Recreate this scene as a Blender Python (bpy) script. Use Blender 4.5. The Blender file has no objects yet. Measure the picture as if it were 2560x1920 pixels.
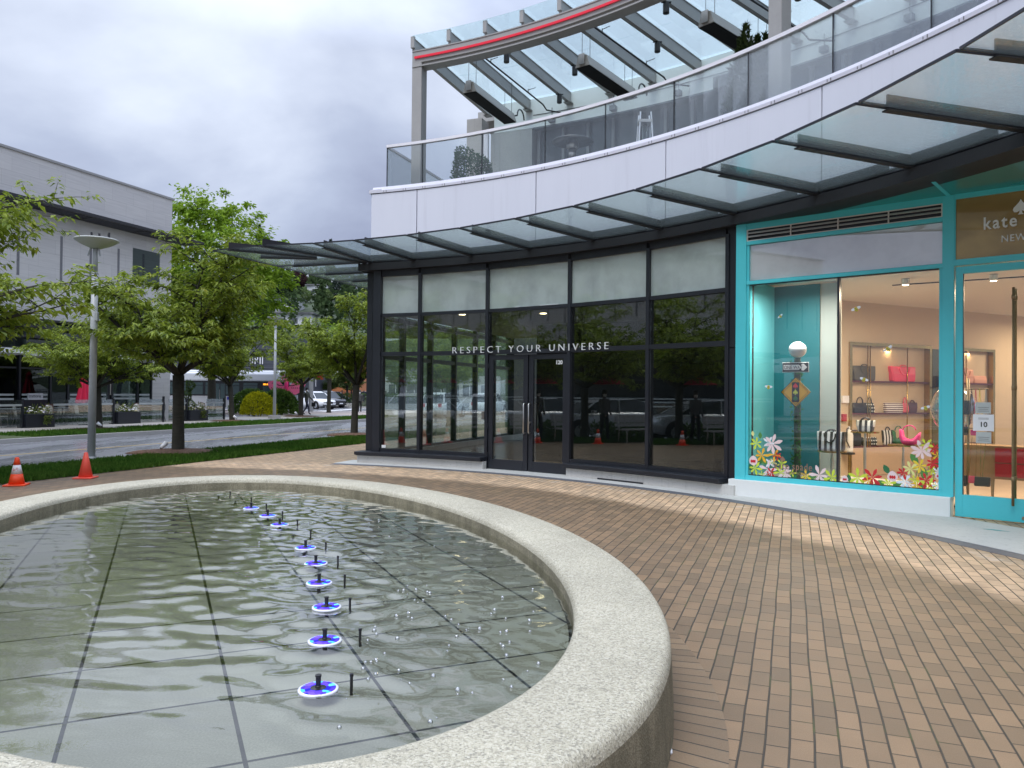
import bpy, bmesh, math, random
import numpy as np
from mathutils import Vector, Matrix
random.seed(7); rng = np.random.default_rng(11)
R = math.radians
SC = bpy.context.scene
COL = SC.collection

# ------------------------------------------------------------------ camera, sky, sun, exposure
cd = bpy.data.cameras.new("camera"); cam = bpy.data.objects.new("camera", cd); COL.objects.link(cam)
cd.sensor_width = 36.0; cd.lens = 27.04; cd.clip_start = 0.05; cd.clip_end = 3000
cam.matrix_world = Matrix.Translation((0, 0, 1.6)) @ Matrix.Rotation(R(90.63), 4, 'X') @ Matrix.Rotation(R(0.55), 4, 'Z')
SC.camera = cam
SUN_EL, SUN_AZ = 58.0, 205.0          # degrees; azimuth clockwise from +Y
W_ = bpy.data.worlds.new("World"); SC.world = W_; W_.use_nodes = True
nt = W_.node_tree; nt.nodes.clear()
def wn(t, **k):
    n = nt.nodes.new(t)
    for a, b in k.items(): setattr(n, a, b)
    return n
wo = wn('ShaderNodeOutputWorld'); bg = wn('ShaderNodeBackground'); nt.links.new(bg.outputs[0], wo.inputs[0])
bg.inputs[1].default_value = 0.1
sky = wn('ShaderNodeTexSky'); sky.sky_type = 'NISHITA'; sky.sun_disc = False
sky.sun_elevation = R(SUN_EL); sky.sun_rotation = R(SUN_AZ)
tc = wn('ShaderNodeTexCoord'); sep = wn('ShaderNodeSeparateXYZ'); nt.links.new(tc.outputs['Generated'], sep.inputs[0])
def wm(op, a, b=None, c=None):
    n = wn('ShaderNodeMath', operation=op)
    for i, v in enumerate((a, b, c)):
        if v is None: continue
        if isinstance(v, (int, float)): n.inputs[i].default_value = v
        else: nt.links.new(v, n.inputs[i])
    return n.outputs[0]
zc = wm('MAXIMUM', sep.outputs[2], 0.0)
den = wm('ADD', zc, 0.32)
px = wm('DIVIDE', sep.outputs[0], den); py = wm('DIVIDE', sep.outputs[1], den)
cmb = wn('ShaderNodeCombineXYZ'); nt.links.new(px, cmb.inputs[0]); nt.links.new(py, cmb.inputs[1]); cmb.inputs[2].default_value = 3.3
n1 = wn('ShaderNodeTexNoise'); nt.links.new(cmb.outputs[0], n1.inputs['Vector'])
n1.inputs['Scale'].default_value = 1.25; n1.inputs['Detail'].default_value = 7; n1.inputs['Roughness'].default_value = 0.5; n1.inputs['Distortion'].default_value = 0.25
rp = wn('ShaderNodeValToRGB'); nt.links.new(n1.outputs[0], rp.inputs[0])
e = rp.color_ramp.elements
e[0].position = 0.34; e[0].color = (2.5, 2.8, 4.0, 1)
e[1].position = 0.70; e[1].color = (6.6, 7.2, 8.4, 1)
m = e.new(0.5); m.color = (3.8, 4.3, 5.6, 1)
gain = wm('MULTIPLY_ADD', wm('MAXIMUM', wm('SUBTRACT', zc, 0.40), 0.0), 5.5, 1.0)
sc_ = wn('ShaderNodeVectorMath', operation='SCALE'); nt.links.new(rp.outputs[0], sc_.inputs[0]); nt.links.new(gain, sc_.inputs['Scale'])
mx = wn('ShaderNodeMix', data_type='RGBA'); mx.inputs[0].default_value = 0.94
nt.links.new(sky.outputs[0], mx.inputs[6]); nt.links.new(sc_.outputs[0], mx.inputs[7])
nt.links.new(mx.outputs[2], bg.inputs[0])
ld = bpy.data.lights.new("sun", 'SUN'); ld.energy = 1.3; ld.angle = R(25); ld.color = (1.0, 0.96, 0.9)
sun = bpy.data.objects.new("sun", ld); COL.objects.link(sun)
az = R(SUN_AZ); sd = Vector((math.sin(az) * math.cos(R(SUN_EL)), math.cos(az) * math.cos(R(SUN_EL)), math.sin(R(SUN_EL))))
sun.rotation_euler = sd.to_track_quat('Z', 'Y').to_euler()
SC.view_settings.view_transform = 'Standard'; SC.view_settings.look = 'None'
SC.view_settings.exposure = 0.48; SC.view_settings.gamma = 1.0
SC.render.engine = 'CYCLES'
SC.cycles.max_bounces = 10; SC.cycles.transparent_max_bounces = 24; SC.cycles.glossy_bounces = 4; SC.cycles.diffuse_bounces = 4
SC.cycles.use_denoising = True
SC.cycles.sample_clamp_indirect = 6.0; SC.cycles.caustics_reflective = False; SC.cycles.caustics_refractive = False

# ------------------------------------------------------------------ mesh helper
class MB:
    def __init__(s): s.v = []; s.f = []; s.mi = []; s.cur = 0; s.X = None
    def add(s, vs, fs):
        o = len(s.v)
        if s.X is not None: vs = [tuple(s.X @ Vector(p)) for p in vs]
        s.v += [tuple(p) for p in vs]
        for f in fs: s.f.append(tuple(i + o for i in f)); s.mi.append(s.cur)
        return s
    def box(s, x0, x1, y0, y1, z0, z1):
        return s.add([(x0,y0,z0),(x1,y0,z0),(x1,y1,z0),(x0,y1,z0),(x0,y0,z1),(x1,y0,z1),(x1,y1,z1),(x0,y1,z1)],
                     [(3,2,1,0),(4,5,6,7),(0,1,5,4),(1,2,6,5),(2,3,7,6),(3,0,4,7)])
    def fbox(s, fr, u0, u1, w0, w1, z0, z1):
        o, U, W = fr
        p = lambda u, w, z: (o[0]+U[0]*u+W[0]*w, o[1]+U[1]*u+W[1]*w, z)
        return s.add([p(u0,w0,z0),p(u1,w0,z0),p(u1,w1,z0),p(u0,w1,z0),p(u0,w0,z1),p(u1,w0,z1),p(u1,w1,z1),p(u0,w1,z1)],
                     [(3,2,1,0),(4,5,6,7),(0,1,5,4),(1,2,6,5),(2,3,7,6),(3,0,4,7)])
    def hexa(s, b, t):       # 4 bottom points, 4 top points
        return s.add(list(b)+list(t), [(3,2,1,0),(4,5,6,7),(0,1,5,4),(1,2,6,5),(2,3,7,6),(3,0,4,7)])
    def prism(s, poly, z0, z1):
        n = len(poly)
        return s.add([(p[0],p[1],z0) for p in poly]+[(p[0],p[1],z1) for p in poly],
                     [tuple(range(n-1,-1,-1)), tuple(range(n,2*n))]+[(i,(i+1)%n,n+(i+1)%n,n+i) for i in range(n)])
    def prism_pts(s, A, B):  # two matching 3-D outlines joined
        n = len(A)
        return s.add(list(A)+list(B), [tuple(range(n-1,-1,-1)), tuple(range(n,2*n))]+[(i,(i+1)%n,n+(i+1)%n,n+i) for i in range(n)])
    def loft(s, rings, closed=True, caps=True):
        n = len(rings[0]); vs = [p for r in rings for p in r]; fs = []
        for k in range(len(rings)-1):
            for i in range(n if closed else n-1):
                j = (i+1) % n; fs.append((k*n+i, k*n+j, (k+1)*n+j, (k+1)*n+i))
        if caps and closed: fs += [tuple(range(n-1,-1,-1)), tuple((len(rings)-1)*n+i for i in range(n))]
        return s.add(vs, fs)
    def tube(s, pts, r, n=8, caps=True):
        pts = [Vector(p) for p in pts]; rs = r if isinstance(r, (list, tuple)) else [r]*len(pts)
        rings = []; up = None
        for i, p in enumerate(pts):
            d = (pts[min(i+1, len(pts)-1)] - pts[max(i-1, 0)])
            d = d.normalized() if d.length > 1e-9 else Vector((0,0,1))
            if up is None:
                up = Vector((0,0,1)) if abs(d.z) < .9 else Vector((1,0,0))
            a = d.cross(up); a = a.normalized() if a.length > 1e-6 else Vector((1,0,0)); b = a.cross(d).normalized(); up = b
            rings.append([tuple(p + (a*math.cos(2*math.pi*k/n) + b*math.sin(2*math.pi*k/n))*rs[i]) for k in range(n)])
        return s.loft(rings, True, caps)
    def lathe(s, prof, n=24, c=(0,0,0)):
        rings = [[(c[0]+r*math.cos(2*math.pi*k/n), c[1]+r*math.sin(2*math.pi*k/n), c[2]+z) for k in range(n)] for r, z in prof]
        return s.loft(rings)
    def arc(s, R0, R1, a0, a1, z0, z1, n=None):
        n = n or max(1, int(abs(a1-a0)/1.2)); rings = []
        for k in range(n+1):
            a = a0+(a1-a0)*k/n
            rings.append([PA(R0,a,z0), PA(R1,a,z0), PA(R1,a,z1), PA(R0,a,z1)])
        return s.loft(rings)
    def build(s, name, mats, parent=None, smooth=False, bevel=0, recalc=True):
        me = bpy.data.meshes.new(name)
        v = s.v
        if parent is not None:
            l = LOC.get(parent.name, Vector((0,0,0))) if not isinstance(s, LB) else Vector((0,0,0))
            if l.length > 0: v = [(p[0]-l.x, p[1]-l.y, p[2]-l.z) for p in v]
        me.from_pydata(v, [], s.f); 
        mats = mats if isinstance(mats, (list, tuple)) else [mats]
        for m_ in mats: me.materials.append(m_)
        if len(mats) > 1: me.polygons.foreach_set('material_index', s.mi)
        if recalc or bevel:
            bm = bmesh.new(); bm.from_mesh(me)
            if recalc: bmesh.ops.recalc_face_normals(bm, faces=bm.faces)
            if bevel:
                ed = [e_ for e_ in bm.edges if len(e_.link_faces) == 2 and e_.calc_face_angle(0) > .6]
                bmesh.ops.bevel(bm, geom=ed, offset=bevel, segments=2, profile=.5, affect='EDGES')
            bm.to_mesh(me); bm.free()
        if smooth: me.polygons.foreach_set('use_smooth', [True]*len(me.polygons))
        me.update()
        o = bpy.data.objects.new(name, me); COL.objects.link(o)
        if parent is not None:
            o.parent = parent; LOC[o.name] = LOC.get(parent.name, Vector((0,0,0)))
        return o
class LB(MB): pass          # a builder whose points are already local to the parent
LOC = {}
CX, CY = -7.7, 4.08         # the facade, canopy and terrace are arcs about this point
def PA(r, a, z=0.0): return (CX+r*math.cos(R(a)), CY+r*math.sin(R(a)), z)
def ST(n, s): return (.94*n+.342*s, -.342*n+.94*s)     # street frame: n across, s along
STF = ((0,0), (.342,.94), (.94,-.342))                  # fbox frame: u = s along, w = n across
def thing(name, label, cat, loc=(0,0,0), group=None, rotz=0):
    o = bpy.data.objects.new(name, None); COL.objects.link(o); o.empty_display_size = .2
    o.location = loc; o.rotation_euler = (0,0,rotz); o['label'] = label; o['category'] = cat
    if group: o['group'] = group
    LOC[o.name] = Vector(loc); return o
def tag(o, label, cat, group=None):
    o['label'] = label; o['category'] = cat
    if group: o['group'] = group
    return o
def kind(o, k): o['kind'] = k; return o
def dup(root, loc=None, rotz=None, label=None, scale=None):
    def cp(o, par):
        c = o.copy(); COL.objects.link(c)
        if par: c.parent = par
        for ch in [x for x in bpy.data.objects if x.parent == o]: cp(ch, c)
        return c
    r = cp(root, None)
    if loc is not None: r.location = loc
    if rotz is not None: r.rotation_euler[2] = rotz
    if scale is not None: r.scale = (scale,)*3 if isinstance(scale, (int,float)) else scale
    if label: r['label'] = label
    return r
def text_mb(txt, size, depth=.004, align='LEFT', sx=1.0, spacing=1.0, bold=0.0):
    """letters as a mesh in the xz plane, facing -y"""
    cu = bpy.data.curves.new('t', 'FONT'); cu.body = txt; cu.size = size; cu.extrude = depth; cu.align_x = align
    cu.space_character = spacing; cu.offset = bold; cu.resolution_u = 3
    ob = bpy.data.objects.new('t', cu); COL.objects.link(ob)
    dg = bpy.context.evaluated_depsgraph_get(); me = bpy.data.meshes.new_from_object(ob.evaluated_get(dg))
    vs = [(p.co.x*sx, -p.co.z, p.co.y) for p in me.vertices]; fs = [tuple(p.vertices) for p in me.polygons]
    bpy.data.objects.remove(ob); bpy.data.curves.remove(cu); bpy.data.meshes.remove(me)
    return vs, fs
def frame_text(mb, fr, txt, size, u, w, z, depth=.004, align='LEFT', sx=1.0, spacing=1.0, side=-1, bold=0.0):
    vs, fs = text_mb(txt, size, depth, align, sx, spacing, bold); o, U, W = fr
    mb.add([(o[0]+U[0]*(u+p[0])+W[0]*(w-side*p[1]), o[1]+U[1]*(u+p[0])+W[1]*(w-side*p[1]), z+p[2]) for p in vs], fs)
def arc_text(mb, txt, size, r, a_left, z, depth=.01, sx=1.0, spacing=1.0, width=None, bold=0.0):
    vs, fs = text_mb(txt, size, depth, 'LEFT', sx, spacing, bold)
    if width:
        mxx = max(p[0] for p in vs); vs = [(p[0]*width/mxx, p[1], p[2]) for p in vs]
    mb.add([PA(r+p[1], a_left-math.degrees(p[0]/r), z+p[2]) for p in vs], fs)

# ------------------------------------------------------------------ materials
def NT(name):
    m_ = bpy.data.materials.new(name); m_.use_nodes = True; t = m_.node_tree; t.nodes.clear()
    out = t.nodes.new('ShaderNodeOutputMaterial'); return m_, t, out
def nd(t, typ, ins=None, **k):
    n = t.nodes.new(typ)
    for a, b in k.items(): setattr(n, a, b)
    for a, b in (ins or {}).items():
        if hasattr(b, 'links') or isinstance(b, bpy.types.NodeSocket): t.links.new(b, n.inputs[a])
        else: n.inputs[a].default_value = b
    return n
def mth(t, op, a, b=0.0, c=0.0, clamp=False):
    n = t.nodes.new('ShaderNodeMath'); n.operation = op; n.use_clamp = clamp
    for i, v in enumerate((a, b, c)):
        if isinstance(v, (int, float)): n.inputs[i].default_value = v
        else: t.links.new(v, n.inputs[i])
    return n.outputs[0]
def mixc(t, f, a, b, bt='MIX'):
    n = t.nodes.new('ShaderNodeMix'); n.data_type = 'RGBA'; n.blend_type = bt
    for i, v in ((0, f), (6, a), (7, b)):
        if isinstance(v, (int, float)): n.inputs[i].default_value = v
        elif isinstance(v, tuple): n.inputs[i].default_value = v if len(v) == 4 else v+(1,)
        else: t.links.new(v, n.inputs[i])
    return n.outputs[2]
def ramp(t, x, pts):
    n = t.nodes.new('ShaderNodeValToRGB'); t.links.new(x, n.inputs[0]); el = n.color_ramp.elements
    while len(el) < len(pts): el.new(.5)
    for q, (p, c) in zip(el, pts):
        q.position = p; q.color = c if isinstance(c, tuple) and len(c) == 4 else ((c,)*3+(1,) if not isinstance(c, tuple) else c+(1,))
    return n.outputs[0]
def noise(t, vec, scale, detail=3, rough=.55, dist=0.0):
    return nd(t, 'ShaderNodeTexNoise', {'Vector': vec, 'Scale': scale, 'Detail': detail, 'Roughness': rough, 'Distortion': dist}).outputs[0]
def objc(t, scale=None, rotz=0.0, loc=None):
    v = t.nodes.new('ShaderNodeTexCoord').outputs['Object']
    if scale is not None or rotz or loc:
        mp = t.nodes.new('ShaderNodeMapping'); t.links.new(v, mp.inputs[0])
        if scale: mp.inputs['Scale'].default_value = scale
        if loc: mp.inputs['Location'].default_value = loc
        mp.inputs['Rotation'].default_value = (0,0,rotz); v = mp.outputs[0]
    return v
def bump(t, h, strength=.3, dist=.01):
    return nd(t, 'ShaderNodeBump', {'Height': h, 'Strength': strength, 'Distance': dist}).outputs[0]
def pbr(t, out, col, rough=.5, metal=0.0, normal=None, spec=.5, coat=0.0, emis=None, es=0.0, trans=0.0):
    b = t.nodes.new('ShaderNodeBsdfPrincipled')
    def si(k, v):
        if isinstance(v, (int, float)): b.inputs[k].default_value = v
        elif isinstance(v, tuple): b.inputs[k].default_value = v if len(v) == 4 else v+(1,)
        else: t.links.new(v, b.inputs[k])
    si('Base Color', col); si('Roughness', rough); si('Metallic', metal); si('Specular IOR Level', spec); si('Coat Weight', coat)
    if normal is not None: si('Normal', normal)
    if emis is not None: si('Emission Color', emis); si('Emission Strength', es)
    if out is not None: t.links.new(b.outputs[0], out.inputs[0])
    return b
_mc = {}
def MT(name, col, rough=.5, metal=0.0, var=.12, sc=3.0, bm=0.0, bs=60.0, spec=.5, coat=0.0, es=0.0):
    """plain surface with mottled colour, uneven gloss and a fine grain"""
    if name in _mc: return _mc[name]
    m_, t, out = NT(name); v = objc(t)
    n = noise(t, v, sc, 4); n2 = noise(t, v, sc*9, 2)
    k = mth(t, 'MULTIPLY_ADD', n, 2*var, 1-var); k = mth(t, 'MULTIPLY', k, mth(t, 'MULTIPLY_ADD', n2, var, 1-var/2))
    c = nd(t, 'ShaderNodeVectorMath', {0: tuple(col), 'Scale': k}, operation='SCALE').outputs[0]
    r = mth(t, 'MULTIPLY_ADD', n, .2*(1 if rough > .15 else .3), max(rough-.1*(1 if rough > .15 else .3), .02))
    nm = bump(t, noise(t, v, bs, 3), bm, .004) if bm else None
    pbr(t, out, c, r, metal, nm, spec, coat, tuple(col) if es else None, es)
    _mc[name] = m_; return m_
def EM(name, col, s):
    if name in _mc: return _mc[name]
    m_, t, out = NT(name); e_ = nd(t, 'ShaderNodeEmission', {'Color': col+(1,), 'Strength': s}); t.links.new(e_.outputs[0], out.inputs[0]); _mc[name] = m_; return m_
def GLASS(name, tint, ior=1.5, boost=1.0, rough=0.0, bmp=0.0, bscale=4.0, add=0.0, dirt=0.0, dcol=(.5,.5,.5), rcol=(1,1,1), wet=0.0):
    """thin sheet glass: tinted see-through + fresnel mirror, optional film, waviness, rain"""
    m_, t, out = NT(name); v = objc(t)
    nm = None
    if bmp or wet:
        h = noise(t, v, bscale, 2)
        if wet: h = mth(t, 'ADD', mth(t, 'MULTIPLY', h, .3), mth(t, 'MULTIPLY', ramp(t, noise(t, v, 26, 3, .6, .6), [(.42, 0.0), (.62, 1.0)]), wet))
        nm = bump(t, h, max(bmp, .25 if wet else 0), .01 if wet else .02)
    fr = nd(t, 'ShaderNodeFresnel', {'IOR': ior}); 
    if nm is not None: t.links.new(nm, fr.inputs['Normal'])
    f = mth(t, 'MULTIPLY_ADD', fr.outputs[0], boost, add, True)
    tr = nd(t, 'ShaderNodeBsdfTransparent', {'Color': tint+(1,)})
    gl = nd(t, 'ShaderNodeBsdfGlossy', {'Color': rcol+(1,), 'Roughness': rough})
    if nm is not None: t.links.new(nm, gl.inputs['Normal'])
    mx_ = nd(t, 'ShaderNodeMixShader', {0: f}); t.links.new(tr.outputs[0], mx_.inputs[1]); t.links.new(gl.outputs[0], mx_.inputs[2])
    last = tr.outputs[0]
    if dirt:
        df = nd(t, 'ShaderNodeBsdfDiffuse', {'Color': dcol+(1,)}); tl = nd(t, 'ShaderNodeBsdfTranslucent', {'Color': dcol+(1,)})
        ad = nd(t, 'ShaderNodeMixShader', {0: .5}); t.links.new(df.outputs[0], ad.inputs[1]); t.links.new(tl.outputs[0], ad.inputs[2])
        k = mth(t, 'MULTIPLY', mth(t, 'MULTIPLY_ADD', noise(t, v, 2.2, 4), .7, .65), dirt)
        m2 = nd(t, 'ShaderNodeMixShader', {0: k}); t.links.new(last, m2.inputs[1]); t.links.new(ad.outputs[0], m2.inputs[2]); last = m2.outputs[0]
    t.links.new(last, mx_.inputs[1]); t.links.new(mx_.outputs[0], out.inputs[0]); return m_
# ------------------------------------------------------------------ special materials
def mat_paving():
    m_, t, out = NT('brick paving'); v = objc(t, rotz=R(-70)); vo = objc(t)
    wob = nd(t, 'ShaderNodeTexNoise', {'Vector': v, 'Scale': 1.3, 'Detail': 1.0})
    off = nd(t, 'ShaderNodeVectorMath', {0: wob.outputs['Color'], 1: (.5,.5,.5)}, operation='SUBTRACT').outputs[0]
    off = nd(t, 'ShaderNodeVectorMath', {0: off, 'Scale': .022}, operation='SCALE').outputs[0]
    vw = nd(t, 'ShaderNodeVectorMath', {0: v, 1: off}, operation='ADD').outputs[0]
    br = nd(t, 'ShaderNodeTexBrick', {'Vector': vw, 'Color1': (.76,.77,.77,1), 'Color2': (1.18,1.13,1.07,1), 'Mortar': (0,0,0,1), 'Scale': 1.0, 'Mortar Size': .0048, 'Mortar Smooth': .35, 'Bias': .1, 'Brick Width': .213, 'Row Height': .107})
    br.offset = .5
    d = nd(t, 'ShaderNodeVectorMath', {0: vo, 1: (CX, CY, 0)}, operation='SUBTRACT').outputs[0]
    d = nd(t, 'ShaderNodeVectorMath', {0: d, 1: (1,1,0)}, operation='MULTIPLY').outputs[0]
    rad = nd(t, 'ShaderNodeVectorMath', {0: d}, operation='LENGTH').outputs['Value']
    rad = mth(t, 'ADD', rad, mth(t, 'MULTIPLY_ADD', noise(t, vo, 2.4, 5), .55, -.27))
    dry = ramp(t, mth(t, 'MULTIPLY', rad, .05), [(.585, 0.0), (.602, 1.0), (.632, .95), (.672, .62)])   # rain reaches in as far as the canopy edge
    big = noise(t, vo, .55, 4); mid = noise(t, vo, 4.5, 5); fine = noise(t, vo, 190, 2)
    wet = mixc(t, big, (.178,.126,.076), (.230,.158,.094))
    drc = mixc(t, mid, (.47,.335,.215), (.56,.41,.27))
    c = mixc(t, dry, wet, drc)
    c = mixc(t, 1.0, c, br.outputs['Color'], 'MULTIPLY')
    c = mixc(t, mth(t, 'MULTIPLY_ADD', mid, .7, -.1, True), c, mixc(t, fine, (.11,.09,.07), (.36,.29,.21)), 'MIX') if False else c
    k = mth(t, 'MULTIPLY', mth(t, 'MULTIPLY_ADD', fine, .6, .7), mth(t, 'MULTIPLY_ADD', mid, .5, .75))
    c = nd(t, 'ShaderNodeVectorMath', {0: c, 'Scale': k}, operation='SCALE').outputs[0]
    # lime bloom in a ring near the shops
    ring = ramp(t, mth(t, 'MULTIPLY', rad, .05), [(.635, 0.0), (.648, .75), (.668, .0)])
    bl = mth(t, 'MULTIPLY', ring, ramp(t, noise(t, vo, 3.2, 5, .7), [(.5, 0.0), (.66, 1.0)]))
    c = mixc(t, mth(t, 'MULTIPLY', bl, .55), c, (.66,.62,.56))
    yy = nd(t, 'ShaderNodeSeparateXYZ', {0: vw}).outputs[1]; fy = mth(t, 'ABSOLUTE', mth(t, 'SUBTRACT', mth(t, 'FRACT', mth(t, 'DIVIDE', yy, .107)), .5))
    row = ramp(t, fy, [(.44, 0.0), (.47, 1.0)])
    gap = mth(t, 'MAXIMUM', mth(t, 'MULTIPLY', br.outputs['Fac'], .75), row)
    moss = ramp(t, noise(t, vo, 1.7, 4, .7), [(.53, 0.0), (.68, .8)])
    jc = mixc(t, moss, (.045,.038,.028), (.075,.09,.02))
    c = mixc(t, gap, c, jc)
    h = mth(t, 'ADD', mth(t, 'MULTIPLY', gap, -1.0), mth(t, 'MULTIPLY', noise(t, vo, 60, 3), .22))
    nm = bump(t, h, .55, .006)
    r = mth(t, 'MULTIPLY_ADD', dry, .28, mth(t, 'MULTIPLY_ADD', mid, .28, .42))
    pbr(t, out, c, r, 0, nm, .4); return m_
def mat_ringpave():
    m_, t, out = NT('ring of radial pavers'); uv = t.nodes.new('ShaderNodeUVMap').outputs[0]; vo = objc(t)
    br = nd(t, 'ShaderNodeTexBrick', {'Vector': uv, 'Color1': (.8,.8,.8,1), 'Color2': (1.12,1.12,1.1,1), 'Mortar': (0,0,0,1), 'Scale': 1.0, 'Mortar Size': .005, 'Mortar Smooth': .3, 'Brick Width': .107, 'Row Height': .4}); br.offset = 0
    c = mixc(t, noise(t, vo, .8, 4), (.178,.126,.076), (.230,.158,.094)); c = mixc(t, 1.0, c, br.outputs['Color'], 'MULTIPLY')
    k = mth(t, 'MULTIPLY_ADD', noise(t, vo, 150, 2), .5, .75); c = nd(t, 'ShaderNodeVectorMath', {0: c, 'Scale': k}, operation='SCALE').outputs[0]
    c = mixc(t, br.outputs['Fac'], c, (.045,.038,.03)); nm = bump(t, mth(t, 'MULTIPLY', br.outputs['Fac'], -1.0), .5, .006)
    pbr(t, out, c, .5, 0, nm, .4); return m_
def mat_aggregate(name, base, blotch=0.0):
    m_, t, out = NT(name); v = objc(t)
    vor = nd(t, 'ShaderNodeTexVoronoi', {'Vector': v, 'Scale': 125.0, 'Randomness': 1.0})
    vc = nd(t, 'ShaderNodeSeparateXYZ', {0: vor.outputs['Color']}).outputs[0]
    peb = ramp(t, vc, [(0.0, (.26,.24,.19)), (.22, (.52,.48,.37)), (.55, (.74,.69,.55)), (.82, (.84,.80,.68)), (1.0, (1.0,.96,.86))])
    c = mixc(t, .72, base, mixc(t, 1.0, base, peb, 'MULTIPLY')); c = nd(t, 'ShaderNodeVectorMath', {0: c, 'Scale': 1.12}, operation='SCALE').outputs[0]
    c = mixc(t, mth(t, 'MULTIPLY', ramp(t, noise(t, v, 210, 2), [(.57, 0.0), (.66, 1.0)]), .55), c, (.1,.1,.085))
    k = mth(t, 'MULTIPLY_ADD', noise(t, v, 1.4, 5), .55, .72); c = nd(t, 'ShaderNodeVectorMath', {0: c, 'Scale': k}, operation='SCALE').outputs[0]
    if blotch:
        c = mixc(t, mth(t, 'MULTIPLY', ramp(t, noise(t, objc(t, (1.6,1.6,.45)), 3.2, 5, .65), [(.36, 1.0), (.62, .25)]), blotch), c, (.105,.095,.062))
    nm = bump(t, mth(t, 'ADD', vor.outputs['Distance'], noise(t, v, 60, 3)), .5, .004)
    pbr(t, out, c, .78, 0, nm, .3); return m_
def mat_slabs():
    # basin floor: wet grey slabs in a square grid turned 24.5 degrees
    m_, t, out = NT('wet basin slabs'); v = objc(t, rotz=R(-24.5), loc=(.3, .0, 0)); vo = objc(t)
    br = nd(t, 'ShaderNodeTexBrick', {'Vector': v, 'Color1': (.9,.9,.9,1), 'Color2': (1.08,1.08,1.08,1), 'Mortar': (0,0,0,1), 'Scale': 1.0, 'Mortar Size': .009, 'Mortar Smooth': .2, 'Brick Width': .63, 'Row Height': .63}); br.offset = 0
    c = mixc(t, noise(t, vo, .9, 5), (.215,.212,.18), (.32,.315,.275)); c = mixc(t, 1.0, c, br.outputs['Color'], 'MULTIPLY')
    c = mixc(t, mth(t, 'MULTIPLY', ramp(t, noise(t, vo, .5, 4), [(.5, 0.0), (.75, 1.0)]), .3), c, (.20,.21,.11))
    k = mth(t, 'MULTIPLY_ADD', noise(t, vo, 120, 3), .9, .55); c = nd(t, 'ShaderNodeVectorMath', {0: c, 'Scale': k}, operation='SCALE').outputs[0]
    c = mixc(t, br.outputs['Fac'], c, (.012,.012,.012))
    pbr(t, out, c, .75, 0, None, .15); return m_
def mat_water():
    m_, t, out = NT('shallow clear water'); v = objc(t)
    nm = bump(t, noise(t, v, 34, 3), .03, .01)
    fr = nd(t, 'ShaderNodeFresnel', {'IOR': 1.36, 'Normal': nm})
    f = mth(t, 'MULTIPLY_ADD', fr.outputs[0], 1.75, .015, True)
    tr = nd(t, 'ShaderNodeBsdfTransparent', {'Color': (.90,.93,.86,1)}); gl = nd(t, 'ShaderNodeBsdfGlossy', {'Color': (1,1,1,1), 'Roughness': .015, 'Normal': nm})
    mx_ = nd(t, 'ShaderNodeMixShader', {0: f}); t.links.new(tr.outputs[0], mx_.inputs[1]); t.links.new(gl.outputs[0], mx_.inputs[2]); t.links.new(mx_.outputs[0], out.inputs[0]); return m_
def mat_asphalt():
    m_, t, out = NT('rain wet asphalt'); v = objc(t); vs = objc(t, (1.0, .16, 1), rotz=R(20))
    st_ = noise(t, vs, 1.1, 5, .6, .4); c = mixc(t, st_, (.14,.145,.155), (.24,.245,.255))
    k = mth(t, 'MULTIPLY_ADD', noise(t, v, 90, 3), .7, .65); c = nd(t, 'ShaderNodeVectorMath', {0: c, 'Scale': k}, operation='SCALE').outputs[0]
    r = ramp(t, st_, [(.38, .14), (.62, .38)]); nm = bump(t, noise(t, v, 70, 3), .10, .004)
    pbr(t, out, c, r, 0, nm, .6); return m_
def mat_grass():
    m_, t, out = NT('turf'); v = objc(t); g = t.nodes.new('ShaderNodeNewGeometry')
    c = mixc(t, g.outputs['Random Per Island'], (.028,.085,.012), (.075,.16,.025)); c = mixc(t, ramp(t, noise(t, v, .8, 4), [(.4, 0.0), (.75, .6)]), c, (.11,.17,.03))
    b = nd(t, 'ShaderNodeBsdfDiffuse', {'Color': c}); tl = nd(t, 'ShaderNodeBsdfTranslucent', {'Color': c}); mx_ = nd(t, 'ShaderNodeMixShader', {0: .35})
    t.links.new(b.outputs[0], mx_.inputs[1]); t.links.new(tl.outputs[0], mx_.inputs[2]); t.links.new(mx_.outputs[0], out.inputs[0]); return m_
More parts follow.
